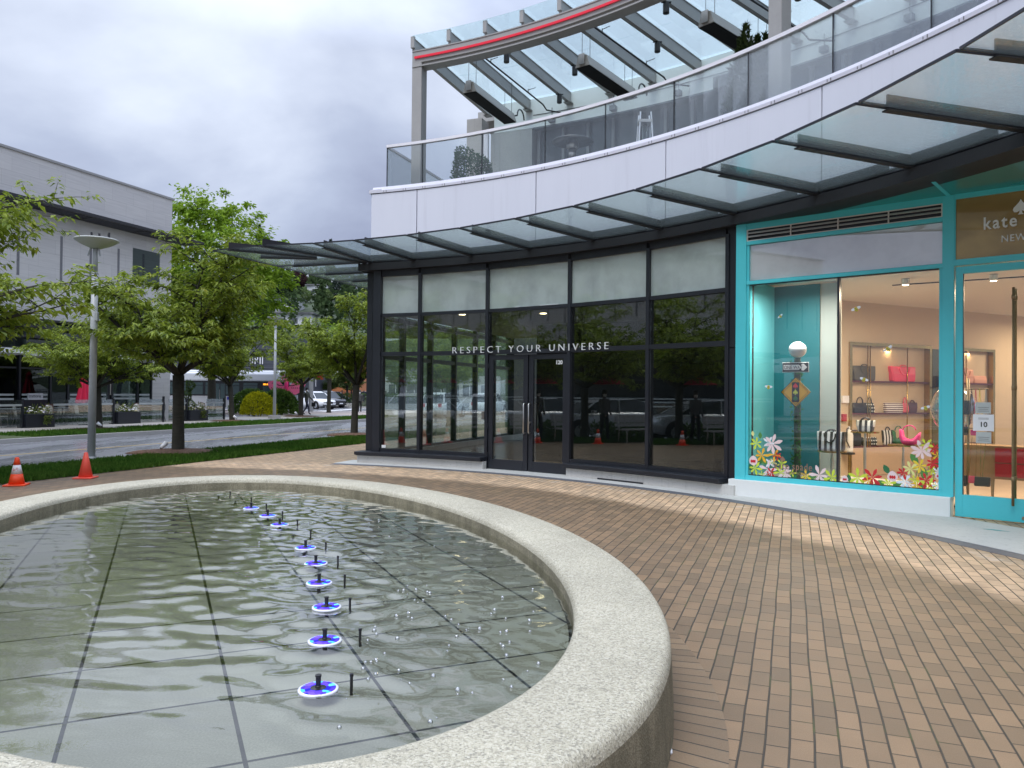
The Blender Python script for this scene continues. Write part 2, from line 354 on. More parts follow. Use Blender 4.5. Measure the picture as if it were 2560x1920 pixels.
def mat_leaf(name, dark, light, warm=None, wf=.12, gloss=.12):
    m_, t, out = NT(name); v = objc(t); g = t.nodes.new('ShaderNodeNewGeometry')
    c = mixc(t, g.outputs['Random Per Island'], dark, light)
    c = mixc(t, mth(t, 'MULTIPLY', ramp(t, noise(t, v, 1.5, 3), [(.45, 0.0), (.7, 1.0)]), .55), c, light)
    if warm: c = mixc(t, mth(t, 'MULTIPLY', ramp(t, noise(t, v, 2.1, 2), [(.58, 0.0), (.72, 1.0)]), mth(t, 'MULTIPLY', g.outputs['Random Per Island'], wf*4)), c, warm)
    d = nd(t, 'ShaderNodeBsdfDiffuse', {'Color': c}); tl = nd(t, 'ShaderNodeBsdfTranslucent', {'Color': mixc(t, .35, c, light)})
    gl = nd(t, 'ShaderNodeBsdfGlossy', {'Color': (.5,.5,.5,1), 'Roughness': .5})
    m1 = nd(t, 'ShaderNodeMixShader', {0: .42}); t.links.new(d.outputs[0], m1.inputs[1]); t.links.new(tl.outputs[0], m1.inputs[2])
    fr = nd(t, 'ShaderNodeFresnel', {'IOR': 1.4}); m2 = nd(t, 'ShaderNodeMixShader', {0: mth(t, 'MULTIPLY', mth(t, 'MINIMUM', fr.outputs[0], .25), gloss*2.2)}); t.links.new(m1.outputs[0], m2.inputs[1]); t.links.new(gl.outputs[0], m2.inputs[2])
    t.links.new(m2.outputs[0], out.inputs[0]); return m_
def mat_stone():
    # pale travertine-like cladding in long courses, fine horizontal veining
    m_, t, out = NT('pale veined stone cladding'); 
    sx = nd(t, 'ShaderNodeSeparateXYZ', {0: objc(t, rotz=R(-70))}); cb = nd(t, 'ShaderNodeCombineXYZ', {0: sx.outputs[0], 1: sx.outputs[2], 2: 0.0}).outputs[0]
    cb2 = nd(t, 'ShaderNodeCombineXYZ', {0: mth(t, 'ADD', sx.outputs[0], sx.outputs[1]), 1: sx.outputs[2], 2: 0.0}).outputs[0]
    br = nd(t, 'ShaderNodeTexBrick', {'Vector': cb2, 'Color1': (.95,.95,.95,1), 'Color2': (1.03,1.03,1.02,1), 'Mortar': (.78,.78,.78,1), 'Scale': 1.0, 'Mortar Size': .008, 'Mortar Smooth': .5, 'Brick Width': 1.25, 'Row Height': .62}); br.offset = .35
    mp = nd(t, 'ShaderNodeMapping', {0: cb2}); mp.inputs['Scale'].default_value = (.5, 9, 1)
    vein = noise(t, mp.outputs[0], 1.6, 5, .65, .3); c = mixc(t, vein, (.45,.44,.42), (.70,.685,.655)); c = mixc(t, 1.0, c, br.outputs['Color'], 'MULTIPLY')
    pbr(t, out, c, .7, 0, bump(t, vein, .2, .004), .3); return m_
def mat_concrete(name, a, b):
    m_, t, out = NT(name); v = objc(t); n = noise(t, v, 1.8, 6, .62)
    c = mixc(t, n, a, b); c = mixc(t, mth(t, 'MULTIPLY', ramp(t, noise(t, v, 22, 3), [(.6, 0.0), (.72, 1.0)]), .35), c, tuple(x*.55 for x in a))
    c = mixc(t, mth(t, 'MULTIPLY', ramp(t, noise(t, objc(t, (5,5,.4)), 2.2, 4), [(.55, 0.0), (.75, 1.0)]), .3), c, tuple(x*.6 for x in a))
    pbr(t, out, c, .75, 0, bump(t, noise(t, v, 70, 3), .2, .003), .3); return m_
def mat_bark():
    m_, t, out = NT('cherry bark'); v = objc(t, (6, 6, 34)); n = noise(t, v, 1.0, 4, .6, .4)
    c = mixc(t, n, (.012,.010,.008), (.070,.060,.048)); c = mixc(t, mth(t, 'MULTIPLY', noise(t, objc(t), 5, 3), .35), c, (.04,.05,.025))
    pbr(t, out, c, .8, 0, bump(t, n, .8, .02), .3); return m_
def mat_mulch():
    m_, t, out = NT('bark mulch'); v = objc(t); vor = nd(t, 'ShaderNodeTexVoronoi', {'Vector': v, 'Scale': 45.0}); vc = nd(t, 'ShaderNodeSeparateXYZ', {0: vor.outputs['Color']}).outputs[0]
    c = ramp(t, vc, [(0.0, (.05,.025,.014)), (.6, (.15,.075,.042)), (1.0, (.27,.16,.10))]); pbr(t, out, c, .85, 0, bump(t, vor.outputs['Distance'], .8, .02)); return m_
def mat_soffit_panel():
    m_, t, out = NT('pearl metal fascia'); v = objc(t)
    n = noise(t, objc(t, (1,1,.25)), 2.0, 4); c = mixc(t, n, (.64,.655,.72), (.71,.725,.79))
    c = mixc(t, mth(t, 'MULTIPLY', ramp(t, noise(t, objc(t, (3,3,.18)), 2.6, 4), [(.57, 0.0), (.8, 1.0)]), .3), c, (.50,.50,.55)); pbr(t, out, c, .36, .0, None, .5, .3); return m_
def mat_steel():
    m_, t, out = NT('bare burnished steel'); n = noise(t, objc(t), 5, 3); c = mixc(t, n, (.42,.40,.37), (.62,.60,.56)); pbr(t, out, c, .3, 1.0); return m_
PAVE = mat_paving(); RINGP = mat_ringpave(); RIM = mat_aggregate('exposed aggregate rim', (.53,.515,.44), .10); RIMSIDE = mat_aggregate('darker basin side', (.36,.33,.25), .8)  # basin side is darker and more blotched than the rim
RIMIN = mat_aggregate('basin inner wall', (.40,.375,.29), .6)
SLAB = mat_slabs(); WATER = mat_water(); ASPH = mat_asphalt(); GRASS = mat_grass(); STONE = mat_stone(); BARK = mat_bark(); MULCH = mat_mulch()
KERB = mat_concrete('kerb concrete', (.30,.29,.27), (.44,.43,.40)); WALK = mat_concrete('sidewalk concrete', (.36,.34,.31), (.46,.44,.40))
CONC = mat_concrete('cast concrete', (.30,.30,.29), (.46,.455,.43)); PLINTH = mat_concrete('pale plinth concrete', (.50,.49,.46), (.68,.665,.63))
GRAN = mat_concrete('pale granite apron', (.44,.44,.42), (.58,.57,.54)); WPLINTH = MT('white plinth', (.78,.79,.77), .5, var=.06, sc=2)
FASC = mat_soffit_panel(); STEEL = mat_steel()
BLK = MT('black frame metal', (.016,.018,.024), .38, .0, .2, 2, spec=.5); BLK2 = MT('charcoal canopy steel', (.020,.020,.023), .5, .0, .2, 2, spec=.3)
GREYM = MT('grey painted steel', (.33,.325,.31), .42, .0, .12, 2); WHITEM = MT('white coping metal', (.78,.77,.80), .35, .0, .07, 2)
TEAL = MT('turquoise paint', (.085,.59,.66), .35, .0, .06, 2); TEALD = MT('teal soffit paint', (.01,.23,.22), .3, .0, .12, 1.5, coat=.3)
CGL = GLASS('canopy glass', (.905,.97,.96), 1.45, .5, .0, 0, 3, .0, .05, (.62,.74,.74), wet=.35)
RGL = GLASS('balustrade glass', (.945,.97,.968), 1.5, .55, .0, .012, .8, .006, .05, (.66,.70,.74))
ROOFGL = GLASS('terrace roof glass', (.93,.99,.995), 1.45, .3, .0, .0, 1, .0, .17, (.80,.95,.95))
SHOPGL = GLASS('dark shop glass', (.84,.89,.87), 1.52, 1.1, .0, .012, .45, .018)
CLEARGL = GLASS('clear shop glass', (.965,.975,.972), 1.5, .8, .0, .010, .5, .012)
FROST = GLASS('frosted transom glass', (.16,.20,.19), 1.5, 1.2, .0, .006, .4, .10, .95, (.86,.97,.94))
WFROST = GLASS('white frosted glass', (.2,.22,.22), 1.5, 1.2, .0, .006, .4, .16, .95, (.95,.97,.98))
STGL = GLASS('street side glass', (.94,.975,.965), 1.5, .6)
PATGL = GLASS('patio screen glass', (.90,.945,.935), 1.5, .8, .0, .01, 1, .015, .05, (.5,.58,.56))
DARKGL = GLASS('restaurant glass', (.38,.44,.42), 1.5, .5, .0, .01, .5, .005)

# ------------------------------------------------------------------ ground, road, verges
def flat(name, poly, z0, z1, m_, k='structure'): 
    b = MB(); b.prism(poly, z0, z1); o = b.build(name, m_); o['kind'] = k; return o
b = MB(); b.add([(-1500,-900,-.125),(1500,-900,-.125),(1500,2200,-.125),(-1500,2200,-.125)], [(0,1,2,3)])
kind(b.build('ground', ASPH), 'structure')
def stpoly(n0, n1, s0, s1): return [ST(n0,s0), ST(n1,s0), ST(n1,s1), ST(n0,s1)]
flat('plaza_paving', stpoly(-12.25, 46, -45, 60), -.3, 0.0, PAVE)
flat('near_kerb', stpoly(-14.62, -14.45, -45, 60), -.3, 0.0, KERB)
flat('near_verge', stpoly(-14.45, -12.25, -45, 60), -.3, .012, MT('verge soil', (.05,.07,.02), .9))
flat('far_kerb', stpoly(-22.78, -22.6, -30, 47), -.3, .02, KERB)
flat('far_verge', stpoly(-25.3, -22.78, -30, 43.6), -.3, .03, MT('verge soil', (.05,.07,.02), .9))
flat('far_sidewalk', stpoly(-30.3, -25.3, -30, 43.6), -.3, .02, WALK)
flat('corner_sidewalk', [ST(-46,43.6), ST(-22.78,43.6), ST(-22.78,52), ST(-24.0,56.5), ST(-29.0,57.5), ST(-33.5,50.5), ST(-46,50.0)], -.3, .016, MT('warm corner paving', (.40,.34,.30), .7))
flat('road_surface', stpoly(-22.6, -14.62, -60, 400), -.3, -.12, ASPH)
b = MB(); b.fbox(STF, -20, 52, -18.78, -18.68, -.121, -.116); kind(b.build('road_centre_line', MT('worn yellow road paint', (.42,.30,.10), .6, var=.4, sc=6)), 'structure')
b = MB(); b.prism([(-16.2,63.6),(-15.4,63.6),(-14.2,74),(-15.2,74)], -.121, -.115); kind(b.build('stop_line', MT('white road paint', (.62,.62,.6), .6, var=.2)), 'structure')
b = MB(); b.arc(13.22, 13.44, -30, 73.5, -.1, .004, 130); kind(b.build('paving_band', MT('blue grey pavers', (.11,.115,.13), .55, var=.3, sc=14)), 'structure')
b = MB(); b.arc(13.44, 14.9, -30, 35.6, -.1, .008, 80); b.arc(13.44, 14.3, 35.6, 73.6, -.1, .008, 60); kind(b.build('granite_apron', GRAN), 'structure')
b = MB(); b.prism([ST(-9.3,16.2), ST(-8.3,16.2), ST(-8.3,40), ST(-9.3,40)], -.1, .0085); kind(b.build('street_apron', GRAN), 'structure')
def blades(name, n0, n1, s0, s1, cnt, h, z):
    b = MB(); vs = []; fs = []
    n = rng.uniform(n0, n1, cnt); s = rng.uniform(s0, s1, cnt); a = rng.uniform(0, 6.283, cnt); hh = h*rng.uniform(.5, 1.25, cnt); lx = rng.normal(0, .35, cnt)*hh; ly = rng.normal(0, .35, cnt)*hh
    for i in range(cnt):
        x, y = ST(n[i], s[i])
        if any((x-tx_)**2+(y-ty_)**2 < .62 for tx_, ty_ in ((-8.29,19.15),(-5.59,27.34),(-16.0,29.8),(-14.1,38.8),(-12.8,46.7))): continue
        dx, dy = .011*math.cos(a[i])*2.2, .011*math.sin(a[i])*2.2
        k = len(vs); vs += [(x-dx,y-dy,z),(x+dx,y+dy,z),(x+lx[i],y+ly[i],z+hh[i])]; fs.append((k,k+1,k+2))
    b.v = vs; b.f = fs; b.mi = [0]*len(fs); o = b.build(name, GRASS, recalc=False); o['kind'] = 'stuff'; return o
blades('near_verge_grass', -14.42, -12.2, 6, 26.5, 42000, .085, .01)
blades('far_verge_grass', -25.25, -22.82, 18, 43.3, 20000, .10, .03)

# ------------------------------------------------------------------ oval fountain basin and its water
EC = (-2.25, 6.37); EA = (.405, -.9143); EB = (.9143, .405)
def EL(f, t, z=0.0, da=0.0):
    a = 4.685+(4.2-4.685)*f+da; b_ = 2.708+(2.167-2.708)*f+da; c, s = math.cos(t), math.sin(t)
    return (EC[0]+EA[0]*a*c+EB[0]*b_*s, EC[1]+EA[1]*a*c+EB[1]*b_*s, z)
basin = thing('fountain_basin', 'low oval fountain basin with a pale exposed aggregate rim', 'fountain', (EC[0],EC[1],0))
def ering(prof, N=220):
    b = MB(); rings = [[EL(f, 2*math.pi*k/N, z) for k in range(N)] for f, z in prof]; b.loft(rings, True, False); return b
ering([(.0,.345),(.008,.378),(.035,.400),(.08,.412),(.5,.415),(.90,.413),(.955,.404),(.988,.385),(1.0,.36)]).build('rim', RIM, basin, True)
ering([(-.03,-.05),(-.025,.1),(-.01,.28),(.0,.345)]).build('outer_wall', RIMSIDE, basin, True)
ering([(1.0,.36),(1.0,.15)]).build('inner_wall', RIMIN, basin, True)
b = MB(); N = 120; b.prism([EL(1.05, 2*math.pi*k/N)[:2] for k in range(N)], .15, .25); b.build('basin_floor', SLAB, basin)
# radial pavers round the basin, beside the straight courses
b = MB(); N = 260; me_uv = []
for k in range(N):
    for da in (-.12, .27): b.v.append(EL(0, 2*math.pi*k/N, .0045, da))
for k in range(N): j = (k+1) % N; b.f.append((2*k,2*k+1,2*j+1,2*j)); b.mi.append(0)
o = b.build('basin_paving_ring', RINGP); kind(o, 'structure'); uvl = o.data.uv_layers.new(name='UVMap')
per = 0; acc = [0]
for k in range(N):
    p, q = Vector(EL(0, 2*math.pi*k/N)), Vector(EL(0, 2*math.pi*(k+1)/N)); per += (p-q).length; acc.append(per)
for li, lp in enumerate(o.data.loops):
    pass
for p in o.data.polygons:
    for li in p.loop_indices:
        vi = o.data.loops[li].vertex_index; k = vi//2
        if k == 0 and max(o.data.loops[x].vertex_index for x in p.loop_indices) >= 2*N-2: k = N
        uvl.data[li].uv = (acc[k], .02 if vi % 2 == 0 else .38)
# the water: a real rippled sheet (sum of wave trains, strongest along the line of jets, plus rings round each jet)
JETS = [(-3.57,9.41),(-3.21,8.98),(-2.85,8.46),(-2.51,7.96),(-2.23,7.44),(-1.95,6.91),(-1.69,6.36),(-1.46,5.79),(-1.29,5.21),(-1.10,4.63),(-.96,4.01),(-.83,3.36)]
THIN = [(-3.47,9.52),(-3.03,8.99),(-2.70,8.51),(-2.37,8.0),(-2.07,7.48),(-1.80,6.94),(-1.53,6.39),(-1.31,5.86),(-1.13,5.27),(-.97,4.68),(-.79,4.08),(-.70,3.43)]
WZ = .297
st = .032; us = np.arange(-4.3, 4.3+st, st); vs_ = np.arange(-2.25, 2.25+st, st); Ug, Vg = np.meshgrid(us, vs_, indexing='ij')
Xg = EC[0]+EA[0]*Ug+EB[0]*Vg; Yg = EC[1]+EA[1]*Ug+EB[1]*Vg
H = np.zeros_like(Xg); wr = np.random.default_rng(5)
jx = np.array(JETS); dmin = np.min(np.hypot(Xg[...,None]-jx[:,0], Yg[...,None]-jx[:,1]), axis=-1)
side = (Xg*.94-Yg*.342)                                          # a calm patch lies at the near left
calm = 1/(1+np.exp(-((Yg-3.15)+.10*(Xg+1.2))*3.2))
amp = (.20+1.6*np.exp(-(dmin/.85)**2))*(.07+.93*calm)
for i in range(46):
    lam = wr.uniform(.08, .34); th = wr.normal(R(78), R(34)); k = 2*math.pi/lam; ph = wr.uniform(0, 6.28)
    mod = .5+.5*np.sin(Xg*wr.uniform(.4,1.6)+Yg*wr.uniform(.4,1.6)+wr.uniform(0,6.28))
    H += lam*.0042*np.sin(k*(Xg*math.cos(th)+Yg*math.sin(th))+ph+1.1*np.sin(Xg*1.7+Yg*.9+i))*mod
H *= amp
for q, (x, y) in enumerate(JETS):
    d = np.hypot(Xg-x, Yg-y); H += .0011*np.sin(2*math.pi*d/(.075+.01*(q % 3)))*np.exp(-d/.28)
ins = (Ug/4.23)**2+(Vg/2.2)**2 < 1.0; idx = -np.ones(Xg.shape, int); idx[ins] = np.arange(ins.sum())
b = MB(); b.v = list(zip(Xg[ins].tolist(), Yg[ins].tolist(), (WZ+H[ins]).tolist()))
A_, B_, C_, D_ = idx[:-1,:-1], idx[1:,:-1], idx[1:,1:], idx[:-1,1:]; ok = (A_ >= 0)&(B_ >= 0)&(C_ >= 0)&(D_ >= 0)
b.f = list(zip(A_[ok].tolist(), B_[ok].tolist(), C_[ok].tolist(), D_[ok].tolist())); b.mi = [0]*len(b.f)
kind(b.build('water', WATER, smooth=True, recalc=False), 'structure')
LED = None
def mat_led():
    m_, t, out = NT('blue light ring'); v = objc(t); vor = nd(t, 'ShaderNodeTexVoronoi', {'Vector': v, 'Scale': 22.0}); vc = nd(t, 'ShaderNodeSeparateXYZ', {0: vor.outputs['Color']}).outputs[0]
    c = ramp(t, vc, [(0.0, (.01,.02,.35)), (.35, (.09,.05,.9)), (.65, (.16,.10,1.0)), (.85, (.03,.35,1.0)), (1.0, (.2,.7,1.0))]); e_ = nd(t, 'ShaderNodeEmission', {'Color': c, 'Strength': 1.6}); t.links.new(e_.outputs[0], out.inputs[0]); return m_
LED = mat_led(); RINGW = MT('clear lamp collar', (.78,.80,.90), .25, var=.05); NOZ = MT('black nozzle plastic', (.012,.012,.013), .35)
JSC = .72
jet0 = thing('fountain_jet', 'x', 'fountain jet', (0,0,0), 'lit jets in a curved line along the basin')
b = LB(); b.lathe([(.019,-.05),(.019,.02),(.016,.025),(.016,.075),(.019,.077),(.019,.088),(.008,.089)], 14); b.lathe([(.05,-.02),(.048,.012),(.022,.016)], 16); b.build('nozzle', NOZ, jet0, False)
b = LB(); b.lathe([(.046,.004),(.105,.004),(.105,.010),(.046,.010)], 32); b.build('light_ring', LED, jet0)
b = LB(); b.lathe([(.1055,-.01),(.121,-.01),(.120,.006),(.1055,.0065)], 32); b.build('collar', RINGW, jet0, True)
pipe0 = thing('riser_pipe', 'x', 'pipe', (0,0,0), 'thin pipes beside the lit jets')
b = LB(); b.lathe([(.007,-.05),(.007,.045),(.009,.046),(.009,.058),(.003,.059)], 10); b.build('tube', NOZ, pipe0)
ordn = ['farthest','second farthest','third farthest','fourth farthest','fifth farthest','sixth farthest','sixth nearest','fifth nearest','fourth nearest','third nearest','second nearest','nearest']
for i in range(12):
    o = jet0 if i == 0 else dup(jet0); o.scale = (JSC,)*3; p = JETS[i]; o.location = (p[0], p[1], WZ+(.004 if i not in (0,1,5) else -.055))
    o['label'] = 'black nozzle in a blue lit ring, %s of its line in the basin' % ordn[i]
    o = pipe0 if i == 0 else dup(pipe0); p = THIN[i]; o.location = (p[0], p[1], WZ-.01)
    o['label'] = 'thin dark pipe in the water, %s of those beside the blue rings' % ordn[i]
b = MB()
for i in range(90):
    q = wr.random(); 
    if q < .7: x, y = wr.uniform(-.75, .15), wr.uniform(2.9, 5.2)
    else: x, y = wr.uniform(-2.2, -.3), wr.uniform(6.2, 9.0)
    uu = (x-EC[0])*EA[0]+(y-EC[1])*EA[1]; vv = (x-EC[0])*EB[0]+(y-EC[1])*EB[1]
    if (uu/4.1)**2+(vv/2.05)**2 > 1: continue
    r = wr.uniform(.004, .014); b.lathe([(0.0001,-.2*r),(r,-.1*r),(r*.85,.5*r),(r*.45,.85*r),(.0001,r)], 8, (x,y,WZ+.002))
kind(b.build('water_bubbles', GLASS('bubble film', (.93,.95,.96), 1.33, 1.6, .02, 0, 1, .12, .3, (.9,.92,.94)), smooth=True), 'stuff')
b = MB(); b.tube([(.60,3.345,.008),(.635,3.35,.012),(.655,3.39,.010),(.69,3.40,.014),(.72,3.425,.012),(.725,3.455,.01)], .008, 6)
tag(b.build('ribbon_scrap', MT('white ribbon', (.8,.8,.8), .6), smooth=True), 'scrap of white ribbon lying on the bricks against the basin wall', 'litter')
# ------------------------------------------------------------------ corner shop building: curved black shop front
bld = thing('corner_shop_building', 'curved two storey shop building with a black glass front, glass canopy and roof terrace', 'building', (0, 16, 0))
RF = 14.0
AN = [70.05, 66.07, 59.1, 50.91, 43.58, 36.8]          # mullion angles: corner, A, B, C (door B-C), D, E
def ch(a0, a1, R0, R1, z0, z1, b=None):               # straight piece between two angles (chord)
    b = b or MB(); p, q = PA(R0,a0), PA(R0,a1); r, s = PA(R1,a1), PA(R1,a0)
    b.hexa([(p[0],p[1],z0),(q[0],q[1],z0),(r[0],r[1],z0),(s[0],s[1],z0)], [(p[0],p[1],z1),(q[0],q[1],z1),(r[0],r[1],z1),(s[0],s[1],z1)]); return b
mw = .145
for i in range(5):
    a1, a0 = AN[i]-(0.02 if i == 0 else mw), AN[i+1]+mw
    b = MB()
    if i < 5: b.arc(RF-.06, RF+.09, AN[i+1]-mw, AN[i+1]+mw, .0 if i in (1, 2) else .26, 4.20, 1)
    door = (i == 2)
    rails = [(2.39,2.475),(3.265,3.335),(4.165,4.30)] + ([] if door else [(.255,.325)])
    for z0, z1 in rails: ch(a0, a1, RF-.05, RF+.075, z0, z1, b)
    w = b.build('window', BLK, bld)
    for z0, z1, m_, nm in ([(3.335,4.165,FROST,'frosted_pane'),(2.475,3.265,SHOPGL,'pane')] + ([] if door else [(.325,2.39,SHOPGL,'pane')])):
        ch(a0, a1, RF+.0, RF+.012, z0, z1).build(nm, m_, w)
# doors
DC = 54.93
for (l, r, hs) in ((AN[2]-mw, DC+.02, -1), (DC-.02, AN[3]+mw, 1)):
    L, Rr = PA(RF, l), PA(RF, r); U = Vector((Rr[0]-L[0], Rr[1]-L[1])); wd = U.length; U = U/wd; Wn = (-U[1], U[0])
    fr = ((L[0], L[1]), (U[0], U[1]), Wn)
    b = MB()
    b.fbox(fr, .012, .115, -.03, .03, .015, 2.37); b.fbox(fr, wd-.115, wd-.008, -.03, .03, .015, 2.37)
    b.fbox(fr, .115, wd-.115, -.029, .029, .015, .215); b.fbox(fr, .115, wd-.115, -.029, .029, 2.27, 2.37)
    hx = .05 if hs < 0 else wd-.03
    for hz in (.25, .85, 1.5, 2.1): b.fbox(fr, .0 if hs < 0 else wd-.012, .022 if hs < 0 else wd, -.05, -.028, hz, hz+.1)
    d = b.build('door', BLK, bld, bevel=.004)
    b = MB(); b.fbox(fr, .115, wd-.115, -.005, .005, .215, 2.27); b.build('pane', SHOPGL, d)
    ux = wd-.06 if hs < 0 else .06; uo = ux-.13 if hs < 0 else ux+.13
    P = lambda u, w, z: (fr[0][0]+U[0]*u+Wn[0]*w, fr[0][1]+U[1]*u+Wn[1]*w, z)
    b = MB(); b.tube([P(ux,-.03,.78),P(ux,-.085,.78),P(ux,-.10,.80),P(ux,-.10,1.36),P(ux,-.085,1.38),P(ux,-.03,1.38)], .0155, 10)
    b.build('handle', STEEL, d, True)
    if hs > 0:
        b = MB(); b.tube([P(.16,.02,.80),P(.16,.09,.82),P(.16,.09,1.36),P(.16,.02,1.38)], .012, 8); b.build('handle', STEEL, d, True)
        b = MB(); b.tube([P(.055,-.03,1.0),P(.055,-.055,1.0)], .019, 12); b.build('lock', STEEL, d)
        b = MB(); frame_text(b, fr, '120', .108, wd-.30, -.008, 2.165, .003, bold=.003); b.build('number', MT('white vinyl', (.85,.85,.85), .5, var=.03), d)
b = MB(); b.arc(RF-.02, RF+.6, AN[3], AN[2], -.05, .014, 6); b.build('threshold', GRAN, bld)
# corner post, pier to the right, head band
b = MB(); b.arc(RF-.09, RF+.16, 70.05, 70.75, .2, 4.30, 1); b.arc(RF-.02, RF+.14, 70.75, 71.0, .2, 4.30, 1); b.build('corner_post', BLK, bld)
b = MB(); b.arc(RF-.04, RF+.15, 35.3, 36.66, .0, 2.35, 1); b.arc(RF-.04, RF+.15, 35.3, 36.66, 2.362, 4.30, 1); b.arc(RF-.03, RF+.12, 36.66, 36.85, .2, 4.3, 1); b.build('pier', BLK, bld)
for a0, a1 in ((59.0, 72.15), (36.6, 50.75)):
    b = MB(); b.arc(13.70, RF+.1, a0, a1, .185, .255, 12); b.arc(13.76, 13.80, a0, a1, .165, .186, 12); b.build('sill', BLK, bld, bevel=.008)
    b = MB(); b.arc(13.80, RF+.1, a0-(0.9 if a0 < 50 else 0), a1-.1, -.02, .166, 12); b.build('plinth', PLINTH, bld)
b = MB(); b.arc(13.785, 13.80, 43.4, 47.6, .005, .035, 4); b.build('drain_grille', BLK, bld)
b = MB(); arc_text(b, 'RESPECT YOUR UNIVERSE', .20, 13.92, 62.6, 2.42, .012, width=math.radians(62.6-47.06)*13.92, spacing=1.5, bold=-.0035); b.build('lettering', MT('white letters', (.86,.86,.86), .4, var=.03), bld)
# bottoms of the large shop letters showing under the frosted glass
b = MB(); b.arc(13.955, 13.965, 57.35, 58.0, 3.295, 3.345, 1); 
b.prism_pts([PA(13.955,56.5,3.315),PA(13.955,55.9,3.315),PA(13.955,55.75,3.35),PA(13.955,56.3,3.35)], [PA(13.965,56.5,3.315),PA(13.965,55.9,3.315),PA(13.965,55.75,3.35),PA(13.965,56.3,3.35)])
b.arc(13.955, 13.965, 54.7, 55.35, 3.295, 3.345, 1)
A_ = [(53.95,3.352),(53.4,3.318),(52.9,3.303),(52.6,3.302),(52.2,3.318),(51.95,3.352)]
b.prism_pts([PA(13.955,a,z) for a,z in A_], [PA(13.965,a,z) for a,z in A_]); b.build('lettering', MT('white letters', (.86,.86,.86), .4, var=.03), bld)
VIN = MT('grey window vinyl', (.16,.16,.16), .6)
b = MB(); arc_text(b, 'NEW YORK | LOS ANGELES', .085, RF-.004, 62.2, .345, .001, width=.72); b.build('window_lettering', VIN, bld)
b = MB()
for k, tx in enumerate(('URBAN', 'LETIC', 'APPAREL')): arc_text(b, tx, .085, RF-.004, (37.85, 37.9, 38.1)[k], .47-.078*k, .001, width=(.22,.22,.29)[k])
b.build('window_lettering', MT('faded window vinyl', (.075,.075,.075), .6), bld)
vs, fs = text_mb('IS NOT ONLY ABOUT LOOKING BETTER', .085, .001); mxx = max(p[0] for p in vs)
b = MB(); b.add([PA(RF-.004, 64.28-math.degrees((-p[2])/RF), .32+p[0]*1.66/mxx) for p in vs], fs); b.build('window_lettering', MT('pale window vinyl', (.42,.42,.40), .6), bld)
b = MB()
for a in (53.9, 51.98): b.arc(RF-.006, RF-.001, a-.22, a+.22, 3.76, 3.82, 1)
b.build('window_fitting', BLK, bld)
b = MB(); b.arc(RF-.012, RF-.004, 70.0-.45, 70.0-.05, .335, .40, 1); b.build('window_notice', MT('white vinyl', (.85,.85,.85), .5, var=.03), bld)
b = MB(); b.arc(RF-.075, RF-.05, 59.25, 59.5, 1.03, 1.20, 1); b.build('key_switch', STEEL, bld)
# shop interior
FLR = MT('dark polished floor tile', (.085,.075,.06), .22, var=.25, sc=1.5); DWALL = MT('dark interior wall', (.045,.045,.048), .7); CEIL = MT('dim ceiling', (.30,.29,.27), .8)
o_, s_ = ST(-9.02, 15.2), None
inner = [PA(RF+.1, a)[:2] for a in np.linspace(70.3, 36.4, 14)] + [(3.75,12.43), (6.54,15.80), PA(22.5, 45)[:2], PA(22.5, 55)[:2], ST(-8.9, 24.4), ST(-8.9, 15.3)]
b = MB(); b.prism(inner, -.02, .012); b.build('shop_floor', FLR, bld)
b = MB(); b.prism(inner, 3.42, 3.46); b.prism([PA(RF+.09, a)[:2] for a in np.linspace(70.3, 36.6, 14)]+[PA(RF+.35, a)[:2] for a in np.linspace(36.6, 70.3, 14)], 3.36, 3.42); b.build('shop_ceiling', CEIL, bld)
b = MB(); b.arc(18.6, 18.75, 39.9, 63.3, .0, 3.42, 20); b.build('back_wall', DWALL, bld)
b = MB()
for (x, y) in ((-1.18,18.0),(.7,17.6)): b.lathe([(.075,3.41),(.075,3.418),(.001,3.4185)], 16, (x,y,0))
b.build('downlight', EM('warm lamp', (1.0,.78,.45), 9.0), bld)
# tall glazing on the street side, seen through the shop
for k in range(6):
    s0 = 15.35+1.55*k; b = MB()
    b.fbox(STF, s0, s0+.09, -9.12, -8.98, .2, 4.3)
    for z0, z1 in ((.14,.22),(2.36,2.46),(3.26,3.36),(4.16,4.3)): b.fbox(STF, s0+.09, s0+1.55, -9.1, -9.0, z0, z1)
    w = b.build('street_window', BLK, bld)
    for z0, z1 in ((.22,2.36),(2.46,3.26),(3.36,4.16)):
        b = MB(); b.fbox(STF, s0+.09, s0+1.55, -9.055, -9.045, z0, z1); b.build('pane', STGL, w)
b = MB(); b.fbox(STF, 15.2, 40, -9.2, -8.9, -.05, .16); b.build('plinth', PLINTH, bld)
b = MB(); b.fbox(STF, 24.65, 40, -9.12, -8.9, .16, 4.3); b.build('street_wall', BLK, bld)

